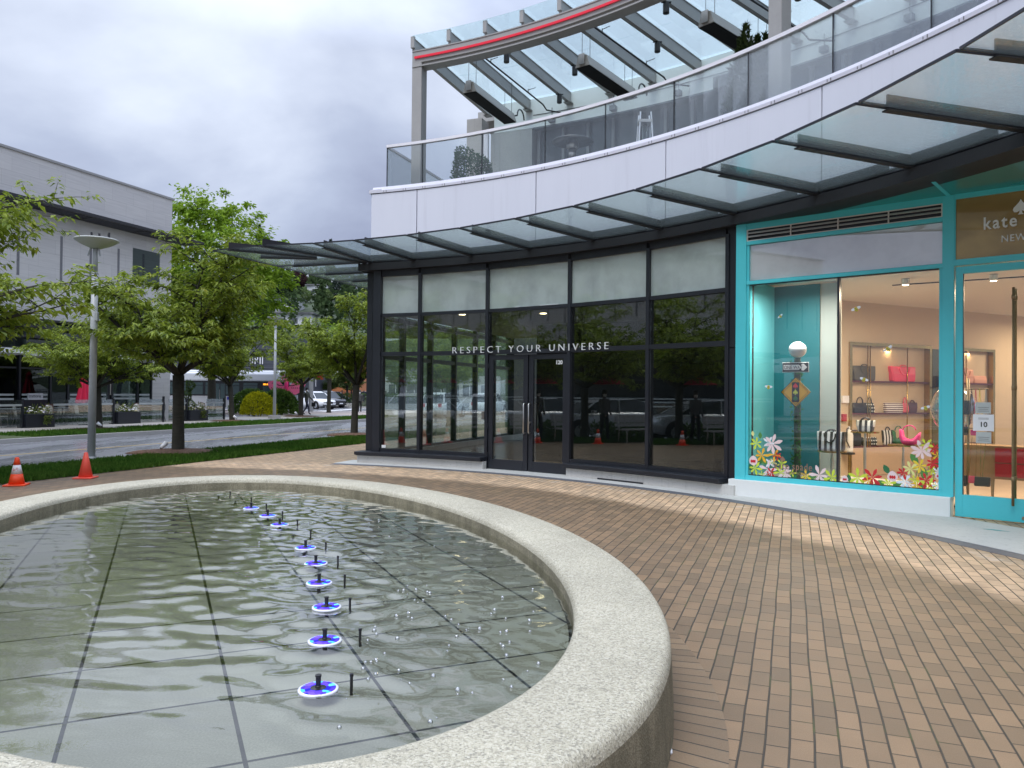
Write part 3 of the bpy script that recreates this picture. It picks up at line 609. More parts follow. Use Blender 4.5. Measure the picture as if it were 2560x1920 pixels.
# ------------------------------------------------------------------ glass canopy
b = MB(); b.arc(13.81, 14.30, -25, 72.15, 4.30, 4.452, 82)
b.prism([PA(13.81,72.15)[:2], ST(-9.16,15.0), ST(-9.16,40), ST(-8.9,40), ST(-8.9,15.2), PA(14.30,71.2)[:2]], 4.30, 4.452)
b.arc(13.97, 14.12, -25, 71.4, 4.452, 4.60, 80)
canopy = b.build('canopy', BLK2, bld)
J = [71.0,66.45,60.45,54.5,48.3,42.1,35.85,29.7,23.55,17.45,11.4,5.3,-.8,-6.9]
def fin(P0, P1):          # tee section: flange under the glass, web standing above it; P0 tip, P1 at the beam
    b = MB(); d = Vector((P1[0]-P0[0], P1[1]-P0[1])); L = d.length; d /= L; n_ = (-d[1], d[0]); fr = ((P0[0],P0[1]), (d[0],d[1]), n_)
    b.fbox(fr, -.02, L, -.045, .045, 4.452, 4.466); b.fbox(fr, .0, L, -.011, .011, 4.466, 4.62); return b.build('canopy_fin', BLK2, canopy)
for a in J: fin(PA(11.98, a)[:2], PA(13.9, a)[:2])
fin((-5.00,15.30), (-3.30,17.20)); fin((-5.83,15.72), PA(13.0, 74.6)[:2])
fin(ST(-10.83, 13.76), ST(-9.75, 14.25))
for s in (14.95,16.25,17.5,18.8,20.1,21.4,22.7,24.0,25.3): fin(ST(-10.83, s), ST(-9.1, s))
def pane(poly):
    b = MB(); b.prism(poly, 4.484, 4.502); o_ = b.build('canopy_pane', CGL, canopy); b = MB()
    for i in range(len(poly)):
        p, q = Vector(poly[i]), Vector(poly[(i+1) % len(poly)]); d = q-p; L_ = d.length
        if L_ < .02: continue
        d /= L_; b.fbox(((p.x,p.y),(d.x,d.y),(-d.y,d.x)), .0, L_, -.008, .008, 4.480, 4.506)
    b.build('pane_edge', BLK, o_); return o_
for i in range(len(J)-1):
    b = MB(); b.arc(13.80, 13.815, J[i+1]+1.3, J[i]-.05, 4.505, 4.63, 4); b.build('upstand', BLK, canopy)
g = .10
for i in range(len(J)-1): pane([PA(11.62,J[i]-g)[:2], PA(11.62,J[i+1]+g)[:2], PA(13.86,J[i+1]+g*.85)[:2], PA(13.86,J[i]-g*.85)[:2]])
tip = (-6.25,15.97)
pane([PA(11.60,77.1)[:2], PA(11.62,71.12)[:2], PA(13.86,71.1)[:2], PA(13.84,72.1)[:2]])
pane([tip, PA(11.60,77.3)[:2], PA(13.84,72.25)[:2], ST(-9.2,15.0), ST(-11.3,14.9), ])
SS = [14.95,16.25,17.5,18.8,20.1,21.4,22.7,24.0,25.3]
for i in range(len(SS)-1): pane([ST(-11.3,SS[i]+.012), ST(-11.3,SS[i+1]-.012), ST(-9.12,SS[i+1]-.012), ST(-9.12,SS[i]+.012)])

# ------------------------------------------------------------------ terrace: fascia, coping, balustrade, roof
FJ = [71.14,66.39,54.2,41.98,29.65,17.4,5.2,-7,-19]
b = MB(); b.arc(13.97, 14.2, -20, 71.0, 4.60, 6.03, 80); b.prism([ST(-8.86,15.3),ST(-8.7,15.3),ST(-8.7,40),ST(-8.86,40)], 4.56, 6.03)
terr = b.build('terrace_edge', MT('dark joint backing', (.05,.05,.055), .7), bld)
for i in range(len(FJ)-1):
    b = MB(); b.arc(13.92, 13.965, FJ[i+1]+.045, FJ[i]-.045, 4.56, 6.025, 12); b.build('fascia_panel', FASC, terr)
for k in range(6):
    b = MB(); b.fbox(STF, 15.15+4*k+.01, 15.15+4*(k+1)-.01, -8.93, -8.88, 4.56, 6.025); b.build('fascia_panel', FASC, terr)
b = MB(); n = 96; rings = []
for k in range(n+1):
    a = 71.2-(71.2+20)*k/n; rings.append([PA(13.90,a,6.04), PA(13.90,a,6.095), PA(13.985,a,6.125), PA(14.02,a,6.20), PA(14.20,a,6.20), PA(14.20,a,6.04)])
b.loft(rings); b.fbox(STF, 15.1, 40, -8.96, -8.66, 6.04, 6.12); b.build('coping', MT('coping metal', (.60,.60,.66), .4, var=.06), terr)
b = MB()
for k in range(44):
    a = 69.6-2.03*k; b.arc(13.893, 13.899, a-.05, a-.02, 6.045, 6.09, 1); b.arc(13.893, 13.899, a+.2, a+.225, 6.05, 6.085, 1)
b.build('coping_joint', MT('dark joint', (.10,.10,.11), .7), terr)
RJ = [69.9,66.22,60.1,53.75,47.95,41.75,35.6,29.38,23.2,17.1,11.0,4.9,-1.2,-7.3]
b = MB(); b.arc(14.03, 14.11, -15, 69.9, 7.085, 7.145, 84)
rs0 = PA(14.07, 69.9); b.hexa([(rs0[0]-.02,rs0[1],7.085),(rs0[0]+.03,rs0[1],7.085),(rs0[0]+.03+.342*9,rs0[1]+.94*9,7.085),(rs0[0]-.02+.342*9,rs0[1]+.94*9,7.085)], [(rs0[0]-.02,rs0[1],7.135),(rs0[0]+.03,rs0[1],7.135),(rs0[0]+.03+.342*9,rs0[1]+.94*9,7.135),(rs0[0]-.02+.342*9,rs0[1]+.94*9,7.135)])
rail = b.build('balustrade', WHITEM, bld)
for i in range(len(RJ)-1):
    b = MB(); b.arc(14.066, 14.084, RJ[i+1]+.045, RJ[i]-.045, 6.19, 7.085, 5); b.build('glass_panel', RGL, rail); b = MB(); b.arc(14.06, 14.09, RJ[i]-.03, RJ[i]+.03, 6.19, 7.085, 1); b.build('panel_joint', BLK, rail)
for k in range(4):
    x, y = rs0[0]+.342*2.2*k, rs0[1]+.94*2.2*k; x2, y2 = x+.342*2.18, y+.94*2.18
    b = MB(); b.hexa([(x,y,6.12),(x+.014,y-.005,6.12),(x2+.014,y2-.005,6.12),(x2,y2,6.12)], [(x,y,7.085),(x+.014,y-.005,7.085),(x2+.014,y2-.005,7.085),(x2,y2,7.085)]); b.build('glass_panel', RGL, rail)
deckpoly = [PA(14.2, a)[:2] for a in np.linspace(70.6, -20, 50)] + [PA(26, -20)[:2], PA(26, 10)[:2], PA(26, 40)[:2], ST(-8.9, 30), ST(-8.9, 15.3)]
b = MB(); b.prism(deckpoly, 4.60, 4.95); b.build('terrace_deck', MT('terrace paving', (.22,.21,.20), .8), bld)
# pergola: posts, curved front beam with a red strip, radial rafters, glass roof
b = MB(); b.arc(14.45, 14.68, -12, 68.25, 9.10, 9.375, 70); b.arc(14.435, 14.72, -12, 68.25, 9.355, 9.38, 70); b.arc(14.435, 14.72, -12, 68.25, 9.0, 9.03, 70); b.arc(14.50, 14.68, -12, 68.25, 9.03, 9.10, 70)
perg = b.build('pergola', GREYM, bld)
for a in (67.8, 34.75, 1.7):
    b = MB(); c_ = PA(14.6, a); ca, sa = math.cos(R(a)), math.sin(R(a)); fr = ((c_[0],c_[1]), (-sa,ca), (ca,sa))
    b.fbox(fr, -.125, .125, -.15, .11, 4.95, 9.36); b.build('post', GREYM, perg, bevel=.012)
b = MB(); b.arc(14.415, 14.436, 40, 68.0, 9.185, 9.235, 40); b.build('light_strip', MT('red light strip', (.72,.006,.03), .35, var=.03, es=.12), perg)
RA = [68.44-3.68*k for k in range(21)]
for a in RA:
    b = MB(); c_ = PA(0, a); ca, sa = math.cos(R(a)), math.sin(R(a)); fr = ((CX,CY), (ca,sa), (-sa,ca))
    b.fbox(fr, 14.60, 19.0, -.05, .05, 9.43, 9.445); b.fbox(fr, 14.58, 19.0, -.035, .035, 9.445, 9.70); b.fbox(fr, 14.56, 19.0, -.05, .05, 9.70, 9.715)
    b.fbox(fr, 14.52, 14.58, -.045, .045, 9.50, 9.76); b.fbox(fr, 18.8, 19.02, -.10, .10, 9.405, 9.43); b.build('rafter', GREYM, perg)
for i in range(len(RA)-1):
    b = MB(); b.prism([PA(14.50,RA[i]-.04)[:2], PA(14.50,RA[i+1]+.04)[:2], PA(16.9,RA[i+1]+.03)[:2], PA(16.9,RA[i]-.03)[:2]], 9.752, 9.77)
    b.prism([PA(16.92,RA[i]-.03)[:2], PA(16.92,RA[i+1]+.03)[:2], PA(19.3,RA[i+1]+.03)[:2], PA(19.3,RA[i]-.03)[:2]], 9.752, 9.77); b.build('roof_pane', ROOFGL, perg)
LW = MT('pale terrace wall panel', (.78,.82,.80), .6, var=.06, sc=1); DK = MT('dark terrace glazing', (.11,.12,.13), .12, var=.2); GRW = MT('grey terrace framing', (.20,.205,.21), .5)
b = MB(); b.arc(19.02, 19.3, -15, 68.0, 8.94, 9.74, 60); b.build('upper_wall', LW, bld)
b = MB(); b.arc(19.006, 19.02, -15, 64.4, 9.28, 9.29, 60); b.build('wall_joint', MT('dark joint', (.10,.10,.11), .7), bld)
b = MB(); b.arc(19.3, 19.4, -15, 64.4, 4.95, 8.94, 60); b.arc(19.0, 19.3, -15, 64.4, 8.90, 8.94, 60)
tw = b.build('terrace_glazing', DK, bld)
b = MB()
for k in range(34): b.arc(19.2, 19.3, 64.0-2.2*k, 64.25-2.2*k, 4.95, 8.9, 1)
b.arc(19.2, 19.3, -15, 64.4, 7.35, 7.5, 60); b.arc(19.2, 19.3, -15, 64.4, 4.95, 5.1, 60); b.build('mullion', GRW, tw)
b = MB(); b.arc(19.02, 19.4, 64.5, 68.3, 4.95, 8.93, 3); b.arc(18.9, 19.4, 69.0, 70.4, 4.95, 9.38, 1); b.build('concrete_wall', CONC, bld)
b = MB(); b.arc(18.92, 19.02, 68.45, 68.85, 4.95, 9.0, 1); b.build('white_post', WHITEM, bld)
b = MB(); b.prism([PA(19.4, a)[:2] for a in np.linspace(70.0, -15, 40)]+[PA(26,-15)[:2],PA(26,40)[:2],ST(-8.8,27)], 9.45, 9.74); b.build('roof_slab', CONC, bld)
# sprinkler pipework under the terrace roof
PB = MT('black pipe', (.02,.02,.022), .4)
def rp(Rr, a, z): return PA(Rr, a, z)
b = MB(); b.tube([rp(14.85,67.6,9.15),rp(14.85,62.0,9.15),rp(14.85,61.6,9.18),rp(14.85,61.6,9.42)], .022, 8)
for a0 in (62.8, 52.2, 41.5, 30.6):
    b.tube([rp(14.9,a0,9.33),rp(18.5,a0,9.33),rp(18.6,a0-.2,9.2),rp(18.95,a0-1.4,9.15)], .02, 8)
    for rr in (15.6, 17.6): b.tube([rp(rr,a0,9.43),rp(rr,a0,9.31)], .008, 6); b.tube([rp(rr,a0,9.33),rp(rr,a0,9.40)], .012, 6); b.tube([rp(rr,a0,9.40),rp(rr,a0-.7,9.42)], .008, 6)
b.build('sprinkler_pipe', PB, bld, True)
b = MB()
for k in range(10):
    a = 62.6-5.45*k; c_ = PA(18.95, a); b.tube([(c_[0],c_[1],9.0),(c_[0],c_[1],9.38)], .012, 6); ca, sa = math.cos(R(a)), math.sin(R(a)); b.fbox(((c_[0],c_[1]),(-sa,ca),(ca,sa)), -.08, .08, -.09, .05, 8.98, 9.1)
b.build('junction_box', GRW, bld)
# ------------------------------------------------------------------ turquoise shop: part of the same building
KO, KU, KW = (3.609,12.268), (.758,-.652), (.652,.758)
KF = (KO, KU, KW)
def KP(u, w, z): return (KO[0]+KU[0]*u+KW[0]*w, KO[1]+KU[1]*u+KW[1]*w, z)
def kb(*boxes):
    b = MB()
    for q in boxes: b.fbox(KF, *q)
    return b
kb((-.10,3.02,-.13,.12,-.02,.262)).build('white_plinth', WPLINTH, bld, bevel=.006)
kw = kb((-.02,.15,-.07,.1,.262,4.30),(.15,.19,-.045,.08,.335,4.02),(2.905,3.045,-.06,.1,.262,4.30),(2.865,2.905,-.04,.08,.335,3.335),(.15,2.905,-.06,.09,.262,.335),
        (.15,2.905,-.06,.09,3.335,3.392),(.15,2.905,-.06,.09,3.962,4.02),(.15,2.905,-.05,.09,4.205,4.30)).build('shop_window', TEAL, bld, bevel=.003)
kb((.19,1.53,-.004,.006,.335,3.335)).build('pane', CLEARGL, kw); kb((1.56,2.865,-.004,.006,.335,3.335)).build('pane', CLEARGL, kw)
kb((1.53,1.56,-.03,.05,.335,3.335),(.185,2.868,-.02,.05,3.322,3.336),(.185,2.868,-.02,.05,.334,.345)).build('black_mullion', BLK, kw)
kb((.15,2.905,-.005,.01,3.402,3.955)).build('frosted_pane', WFROST, kw)
lv = MT('pale louvre metal', (.62,.61,.58), .45, var=.08)
b = MB(); b.fbox(KF, .15, 2.905, -.055, -.04, 4.02, 4.034); b.fbox(KF, .15, 2.905, -.055, -.04, 4.19, 4.204)
for u in (.15,.84,1.535,2.22,2.89): b.fbox(KF, u, u+.016, -.058, -.035, 4.034, 4.19)
for z in (4.08,4.135):
    b.add([KP(.15,-.052,z),KP(2.905,-.052,z),KP(2.905,-.02,z+.026),KP(.15,-.02,z+.026),KP(.15,-.052,z+.006),KP(2.905,-.052,z+.006),KP(2.905,-.02,z+.032),KP(.15,-.02,z+.032)], [(3,2,1,0),(4,5,6,7),(0,1,5,4),(1,2,6,5),(2,3,7,6),(3,0,4,7)])
b.build('louvre', lv, kw); kb((.15,2.905,.0,.02,4.02,4.2)).build('louvre_back', BLK, kw)
# teal soffit between the window plane and the canopy beam
sp = [KP(-.03,-.05,0)[:2]] + [PA(13.95, a)[:2] for a in np.linspace(35.4, -20, 40)] + [KP(9.5,-.05,0)[:2]]
b = MB(); b.prism(sp, 4.302, 4.34); sf = b.build('soffit', TEALD, bld)
b = MB(); b.fbox(KF, -.02, 9.5, -.052, -.048, 4.286, 4.31); b.fbox(KF, 2.95, 3.0, -.9, -.05, 4.296, 4.303); b.build('soffit_joint', TEAL, sf)
b = MB(); b.fbox(KF, 3.045, 9.5, -.05, .1, 4.235, 4.30); b.fbox(KF, 3.045, 3.06, -.05, .1, 3.4, 4.235); b.fbox(KF, 3.045, 9.5, -.055, .1, 3.345, 3.425); b.build('door_head', TEAL, bld)
def mat_gold():
    m_, t, out = NT('gold mirror sign'); n = noise(t, objc(t, (1,1,2.2)), 1.7, 4, .5, .6); c = mixc(t, n, (.17,.10,.02), (.42,.28,.08)); pbr(t, out, c, .22, .35, None, .5, .6); return m_
kb((3.06,6.2,-.02,.06,3.425,4.235)).build('shop_sign', mat_gold(), bld)
sg = [o for o in bpy.data.objects if o.name.startswith('shop_sign')][0]
def spade(b, fr, u, z, s, w=-.03, d=.012, flip=False):
    pts = []
    for k in range(25):
        a = math.pi*k/24
        pts.append((math.sin(a)**.8*.5*(1-.25*math.cos(a)) if k not in (0,24) else 0, .55-1.0*k/24 if True else 0))
    rgt = [(0,.55),(.10,.36),(.26,.17),(.40,.02),(.45,-.13),(.38,-.27),(.23,-.30),(.10,-.22),(.06,-.20),(.09,-.38),(.17,-.46)]
    out = rgt + [(-x, y) for x, y in reversed(rgt[1:])]
    o, U, W = fr; P = lambda x, y, ww: (o[0]+U[0]*(u+x*s)+W[0]*ww, o[1]+U[1]*(u+x*s)+W[1]*ww, z+y*s)
    b.prism_pts([P(x,y,w) for x, y in out], [P(x,y,w-d) for x, y in out])
LET = MT('silver letters', (.80,.83,.82), .3, var=.05)
b = MB(); frame_text(b, KF, 'kate spade', .225, 3.375, -.035, 3.79, .012, sx=.82, spacing=1.22, bold=.003); frame_text(b, KF, 'NEW YORK', .125, 3.575, -.035, 3.60, .010, sx=.9, spacing=1.12); spade(b, KF, 3.79, 4.02, .19)
b.build('lettering', LET, sg)
# glazed turquoise doors with a long bronze pull
BRZ = MT('aged bronze', (.33,.24,.13), .45, .5, .2, 4)
for k, u0 in enumerate((3.06, 3.93, 4.80)):
    u1 = u0+.86
    d = kb((u0,u0+.085,-.03,.03,.012,3.33),(u1-.075,u1,-.03,.03,.012,3.33),(u0+.085,u1-.075,-.03,.03,.012,.305),(u0+.085,u1-.075,-.03,.03,3.235,3.33)).build('shop_door', TEAL, bld, bevel=.003)
    kb((u0+.085,u1-.075,-.005,.005,.305,3.235)).build('pane', CLEARGL, d)
    kb((u0+.083,u0+.093,-.02,.02,.305,3.235),(u1-.083,u1-.073,-.02,.02,.305,3.235)).build('gasket', BLK, d)
    if k == 0:
        for w in (-.085, .085):
            b = MB(); b.tube([KP(3.72,w,.22),KP(3.72,w,3.0)], .017, 10); b.tube([KP(3.72,w,2.86),KP(3.72,w,2.90)], .024, 10)
            for z in (.56,1.72,2.88): b.tube([KP(3.72,w,z),KP(3.72,0,z)], .011, 8); b.tube([KP(3.72,w,z-.03),KP(3.72,w,z+.03)], .021, 10)
            b.build('pull_handle', BRZ, d, True)
        b = MB(); b.tube([KP(3.83,-.03,.07),KP(3.83,-.045,.07)], .022, 12); b.build('lock', BRZ, d)
        PW = MT('white paper', (.82,.82,.84), .7, var=.02); PG = MT('grey paper', (.50,.53,.52), .7, var=.04); INK = MT('black print', (.02,.02,.02), .7); INK2 = MT('grey print', (.22,.22,.22), .7)
        for (a, z0, z1, mm) in (((3.295,3.465), 1.385, 1.53, PG), ((3.262,3.50), 1.155, 1.372, PW), ((3.297,3.47), .995, 1.142, PG)):
            n_ = kb((a[0], a[1], -.010, -.007, z0, z1)).build('notice', mm, d)
            b = MB()
            if mm is PW:
                frame_text(b, KF, '10', .092, .5*(a[0]+a[1]), -.0115, z0+.055, .0008, 'CENTER', bold=.002); b.build('print', INK, n_); b = MB()
                for j in range(2): b.fbox(KF, a[0]+.06, a[1]-.06, -.0115, -.0105, z1-.05-.014*j, z1-.045-.014*j)
            else:
                for j in range(3): b.fbox(KF, a[0]+.022+.008*(j % 2), a[1]-.02-.01*(j % 2), -.0115, -.0105, z0+.075-.024*j, z0+.082-.024*j)
            b.build('print', INK2, n_)
b = MB(); o = MB(); spade(b, ((5.80,9.22),(.8,-.6),(.6,.8)), 0, 0, .3, 0, .002)
b2 = MB(); b2.add([(5.80+.32*(x_*.8)+.0, 9.22-.32*(x_*.6)+.10*y_, .0105) for x_, y_ in [(0,.5),(.25,.2),(.45,-.1),(.35,-.3),(.1,-.2),(.15,-.5),(-.15,-.5),(-.1,-.2),(-.35,-.3),(-.45,-.1),(-.25,.2)]], [tuple(range(11))])
kind(b2.build('floor_marking', MT('turquoise floor vinyl', (.10,.36,.37), .5)), 'structure')
# window decals
PETC = {'lime': (.62,.72,.06), 'pink': (.86,.66,.66), 'amber': (.85,.45,.03), 'red': (.62,.02,.03), 'white': (.80,.82,.88), 'green': (.03,.16,.06), 'leaf': (.09,.26,.06), 'cream': (.80,.76,.30), 'gold': (.86,.62,.05)}
PETM = {k: MT('decal '+k, v, .6, var=.04) for k, v in PETC.items()}
def flower(u, z, r, colr, n=6, rot=0., wid=.175, w=-.012):
    b = MB()
    for k in range(n):
        a = rot+2*math.pi*k/n+.18*math.sin(k*5.1+u*9); rr = r*(.82+.3*abs(math.sin(k*2.7+z*13+u*5))); ca, sa = math.cos(a), math.sin(a)
        out = [(0,0),(.30*rr,-.55*wid*rr),(.65*rr,-wid*rr),(.92*rr,-.45*wid*rr),(rr,0),(.92*rr,.45*wid*rr),(.65*rr,wid*rr),(.30*rr,.55*wid*rr)]
        ww = w-.0012*(k % 3)
        b.add([KP(u+x*ca-y*sa, ww, z+x*sa+y*ca) for x, y in out], [tuple(range(8))])
    return b.build('flower_decal', PETM[colr], kw, recalc=False)
def leafd(u, z, s, rot, colr='green', w=-.010):
    b = MB(); ca, sa = math.cos(rot), math.sin(rot); out = [(-.5,0),(-.25,.2),(0,.27),(.25,.2),(.5,0),(.25,-.2),(0,-.27),(-.25,-.2)]
    b.add([KP(u+s*(x*ca-y*sa), w, z+s*(x*sa+y*ca)) for x, y in out], [tuple(range(8))]); return b.build('leaf_decal', PETM[colr], kw, recalc=False)
def poppy(u, z, r, w=-.014):
    b = MB(); out = [(0,1.1),(.45,.85),(.85,.35),(.95,-.15),(.7,-.7),(.2,-.95),(-.3,-.9),(-.75,-.6),(-.92,-.05),(-.75,.5),(-.4,.9)]
    b.add([KP(u+r*x, w, z+r*y) for x, y in out], [tuple(range(len(out)))]); o_ = b.build('flower_decal', PETM['pink'], kw, recalc=False)
    b = MB()
    for dx in (-.35, .0, .35): 
        pts = [(dx+.2*math.cos(k), -.1+.34*math.sin(k)) for k in np.linspace(0, 6.28, 9)[:-1]]; b.add([KP(u+r*x, w-.002, z+r*y) for x, y in pts], [tuple(range(8))])
    b.build('heart', PETM['red'], o_, recalc=False)
for a in [(.315,.843,.10,'lime',6,.3),(.565,.846,.155,'pink',7,.5),(.50,.86,.10,'white',5,1.2),(.40,.66,.12,'amber',6,.1),(.60,.68,.10,'amber',5,2.1),(.645,.66,.07,'red',5,.8),(.295,.452,.11,'lime',6,.9),(.50,.45,.135,'pink',5,.2),(.71,.55,.085,'lime',6,.4),(.57,.56,.07,'cream',5,.9),
          (.52,.55,.09,'white',4,.8),(.545,.40,.085,'red',7,.2),(.69,.42,.10,'lime',6,1.4),(.77,.41,.12,'pink',8,.4),(1.085,.395,.10,'gold',6,.5),(1.28,.42,.14,'pink',6,1.0),(1.46,.395,.13,'lime',6,.35),(.40,.365,.06,'lime',5,.3),(.88,.42,.06,'lime',5,1.3),
          (1.825,.424,.13,'lime',6,.5),(2.02,.445,.15,'red',6,.25),(1.96,.39,.07,'amber',5,.7),(2.235,.375,.10,'lime',6,1.1),(2.43,.535,.09,'red',7,.5),(2.515,.60,.105,'cream',7,.9),(2.635,.65,.10,'gold',6,.3),(2.655,.855,.14,'pink',8,.25),(2.70,.945,.10,'lime',5,.9),(2.81,.90,.075,'red',7,.2),(2.845,.80,.08,'amber',5,1.5),(2.795,.70,.095,'red',8,.3),(2.78,.595,.065,'lime',6,.2),(2.85,.585,.065,'white',6,.5),(2.565,.455,.07,'lime',6,.8),(2.45,.42,.115,'white',6,1.1),(2.71,.46,.12,'red',7,.1),(2.60,.385,.11,'amber',6,.5),(2.75,.385,.12,'lime',5,.2),(2.84,.40,.07,'white',5,.9),(2.50,.375,.07,'pink',6,.3)]:
    flower(*a)
poppy(.262,.565,.075); poppy(2.285,.475,.075); poppy(2.865,.53,.05); poppy(1.645,.39,.05)
for a in [(.37,.965,.11,1.6,'leaf'),(.25,.99,.09,1.7,'cream'),(2.205,.57,.15,2.1,'green'),(1.70,.405,.12,1.75,'green'),(2.56,.74,.17,2.2,'leaf'),(.33,.55,.2,.4,'green'),(.42,.58,.2,-.6,'leaf'),(.62,.44,.16,.7,'green'),(.88,.36,.16,.3,'green'),(1.17,.385,.15,.2,'leaf'),(1.38,.365,.14,.2,'leaf'),(2.12,.37,.16,.3,'leaf'),(2.35,.375,.14,.5,'leaf'),(2.66,.39,.14,.9,'leaf'),(2.68,.55,.16,1.5,'leaf'),(.22,.47,.14,1.4,'green')]: leafd(*a)
b = MB()
for (u0,z0,u1,z1) in [(2.66,.35,2.65,.82),(2.60,.35,2.63,.62),(2.70,.35,2.74,.66),(2.52,.35,2.52,.58),(2.80,.35,2.80,.68),(2.56,.35,2.60,.60),(.31,.345,.32,.82),(.56,.345,.54,.8),(.42,.345,.40,.62),(2.30,.345,2.285,.43)]:
    b.add([KP(u0-.005,-.009,z0),KP(u0+.005,-.009,z0),KP(u1+.004,-.009,z1),KP(u1-.004,-.009,z1)], [(0,1,2,3)])
b.build('stem_decal', PETM['leaf'], kw, recalc=False)
def bee(u, z, s, rot):
    ca, sa = math.cos(rot), math.sin(rot); P = lambda x, y, w: KP(u+s*(x*ca-y*sa), w, z+s*(x*sa+y*ca))
    b = MB(); ell = lambda cx, cy, rx, ry, w: b.add([P(cx+rx*math.cos(k), cy+ry*math.sin(k), w) for k in np.linspace(0,6.283,13)[:-1]], [tuple(range(12))])
    ell(-.42,.12,.40,.24,-.010); ell(.42,.12,.40,.24,-.010); o_ = b.build('bee_decal', PETM['white'], kw, recalc=False)
    b = MB(); ell(0,-.02,.30,.42,-.013); b.build('bee_body', PETM['gold'], o_, recalc=False)
    b = MB(); b.add([P(-.24,.10,-.0145),P(.24,.10,-.0145),P(.24,.22,-.0145),P(-.24,.22,-.0145)],[(0,1,2,3)]); b.add([P(-.27,-.16,-.0145),P(.27,-.16,-.0145),P(.27,-.04,-.0145),P(-.27,-.04,-.0145)],[(0,1,2,3)]); b.add([P(-.12,-.38,-.0145),P(.12,-.38,-.0145),P(.18,-.28,-.0145),P(-.18,-.28,-.0145)],[(0,1,2,3)]); b.build('bee_stripe', PETM['green'], o_, recalc=False)
for a in [(.68,2.81,.055,.7),(.50,1.72,.075,-.1),(1.79,2.85,.085,.35),(2.22,2.26,.085,.6),(1.90,1.83,.075,-.35),(2.70,1.44,.075,.3)]: bee(*a)
b = MB(); frame_text(b, KF, 'kate spade', .155, .60, -.018, .47, .0006, sx=.75, spacing=1.15); frame_text(b, KF, 'NEW YORK', .06, .78, -.018, .395, .0006); spade(b, KF, .73, .62, .09, -.018, .001)
b.build('window_lettering', MT('copper vinyl', (.30,.17,.12), .5), kw)

# ------------------------------------------------------------------ inside the turquoise shop
BO, BU, BW = (6.6,15.1), (.891,.454), (.454,-.891)
BF = (BO, BU, BW)
def BP(e, f, z): return (BO[0]+BU[0]*e+BW[0]*f, BO[1]+BU[1]*e+BW[1]*f, z)
CRM = MT('cream shop wall', (.60,.47,.32), .7, var=.05, sc=1); PAL = MT('pale shop wall', (.44,.48,.44), .7, var=.04); FLT = MT('warm shop floor', (.55,.42,.32), .35, var=.1); CEI = MT('white shop ceiling', (.75,.70,.62), .8, var=.03)
room = [KP(.0,.1,0)[:2], KP(9.5,.1,0)[:2], (13.5,9.0), (16.0,19.9), BP(-1.9,0,0)[:2]]
b = MB(); b.prism(room, -.02, .012); b.build('shop_floor', FLT, bld)
b = MB(); b.prism(room, 3.46, 3.52); b.build('shop_ceiling', CEI, bld)
b = MB(); b.fbox(BF, -1.9, 11, -.10, -.52, .0, 3.5); b.fbox(BF, -1.9, .03, -.0, -.1, .0, 3.5); b.fbox(BF, .03, 11, 0, -.1, 2.64, 3.5); b.fbox(BF, 2.50, 3.05, 0, -.1, .0, 2.64); b.fbox(BF, 4.70, 11, 0, -.1, 0, 2.64); b.build('back_wall', CRM, bld)
kb((-.06,.03,.12,4.6,.0,3.5)).build('side_wall', PAL, bld)
b = MB(); b.tube([KP(1.7,2.2,3.452),KP(5.5,2.6,3.452)], .012, 6); b.build('ceiling_slot', BLK, bld)
# backdrop of the window display
kb((.10,.86,1.20,1.23,.30,3.44)).build('display_backdrop', MT('deep teal backdrop', (.010,.155,.185), .6, var=.08), bld)
kb((.06,.10,.35,1.2,.30,3.44)).build('display_return', MT('pale turquoise return', (.13,.50,.55), .6, var=.05), bld)
kb((.03,2.9,.1,1.3,.25,.30)).build('display_floor', MT('pale display floor', (.62,.58,.53), .5), bld)
kb((.86,1.16,1.24,1.34,.30,3.44)).build('display_panel', PAL, bld)
b = MB(); b.fbox(BF, -.21, -.03, .0, .05, 1.46, 1.60); b.build('thermostat', WHITEM, bld)
b = MB(); b.fbox(BF, -.20, -.09, .0, .05, 1.10, 1.24); b.build('alarm_box', MT('alarm red', (.42,.02,.04), .5), bld)
# spotlights on the ceiling
SPW = MT('white lamp housing', (.75,.74,.72), .5); LMP = EM('warm spot', (1.0,.80,.50), 14.0)
def lampspot(p, lab):
    t_ = thing('ceiling_spotlight', lab, 'spotlight', (p[0],p[1],3.46), 'ceiling spotlights of the turquoise shop')
    b = LB(); b.lathe([(.001,-.10),(.055,-.10),(.06,-.01),(.012,-.005),(.012,0)], 14); b.build('housing', SPW, t_); b = LB(); b.lathe([(.045,-.104),(.001,-.1045)], 14); b.build('bulb', LMP, t_)
for k, (u, w) in enumerate([(.24,1.5),(.38,1.5),(1.03,1.5),(2.05,1.6),(2.55,2.3),(3.2,1.9),(3.6,3.2),(3.9,3.3),(4.3,3.4)]):
    lampspot(KP(u,w,0), ['lit ceiling spotlight at the far left of the turquoise window, above the teal backdrop','second lit ceiling spotlight above the teal backdrop, close beside the first','lit ceiling spotlight just beside the black mullion of the shop window','lit ceiling spotlight above the middle of the right window pane','lit ceiling spotlight at the top right of the shop window','lit ceiling spotlight high behind the turquoise door glass','lit ceiling spotlight deep in the shop seen left through the door','lit ceiling spotlight deep in the shop seen through the middle of the door','lit ceiling spotlight behind the bronze pull of the turquoise door'][k])
def area(name, loc, size, power, col, rot=(0,0,0)):
    l = bpy.data.lights.new(name, 'AREA'); l.energy = power; l.size = size; l.color = col; l.shape = 'SQUARE'
    o_ = bpy.data.objects.new(name, l); COL.objects.link(o_); o_.location = loc; o_.rotation_euler = rot; return o_
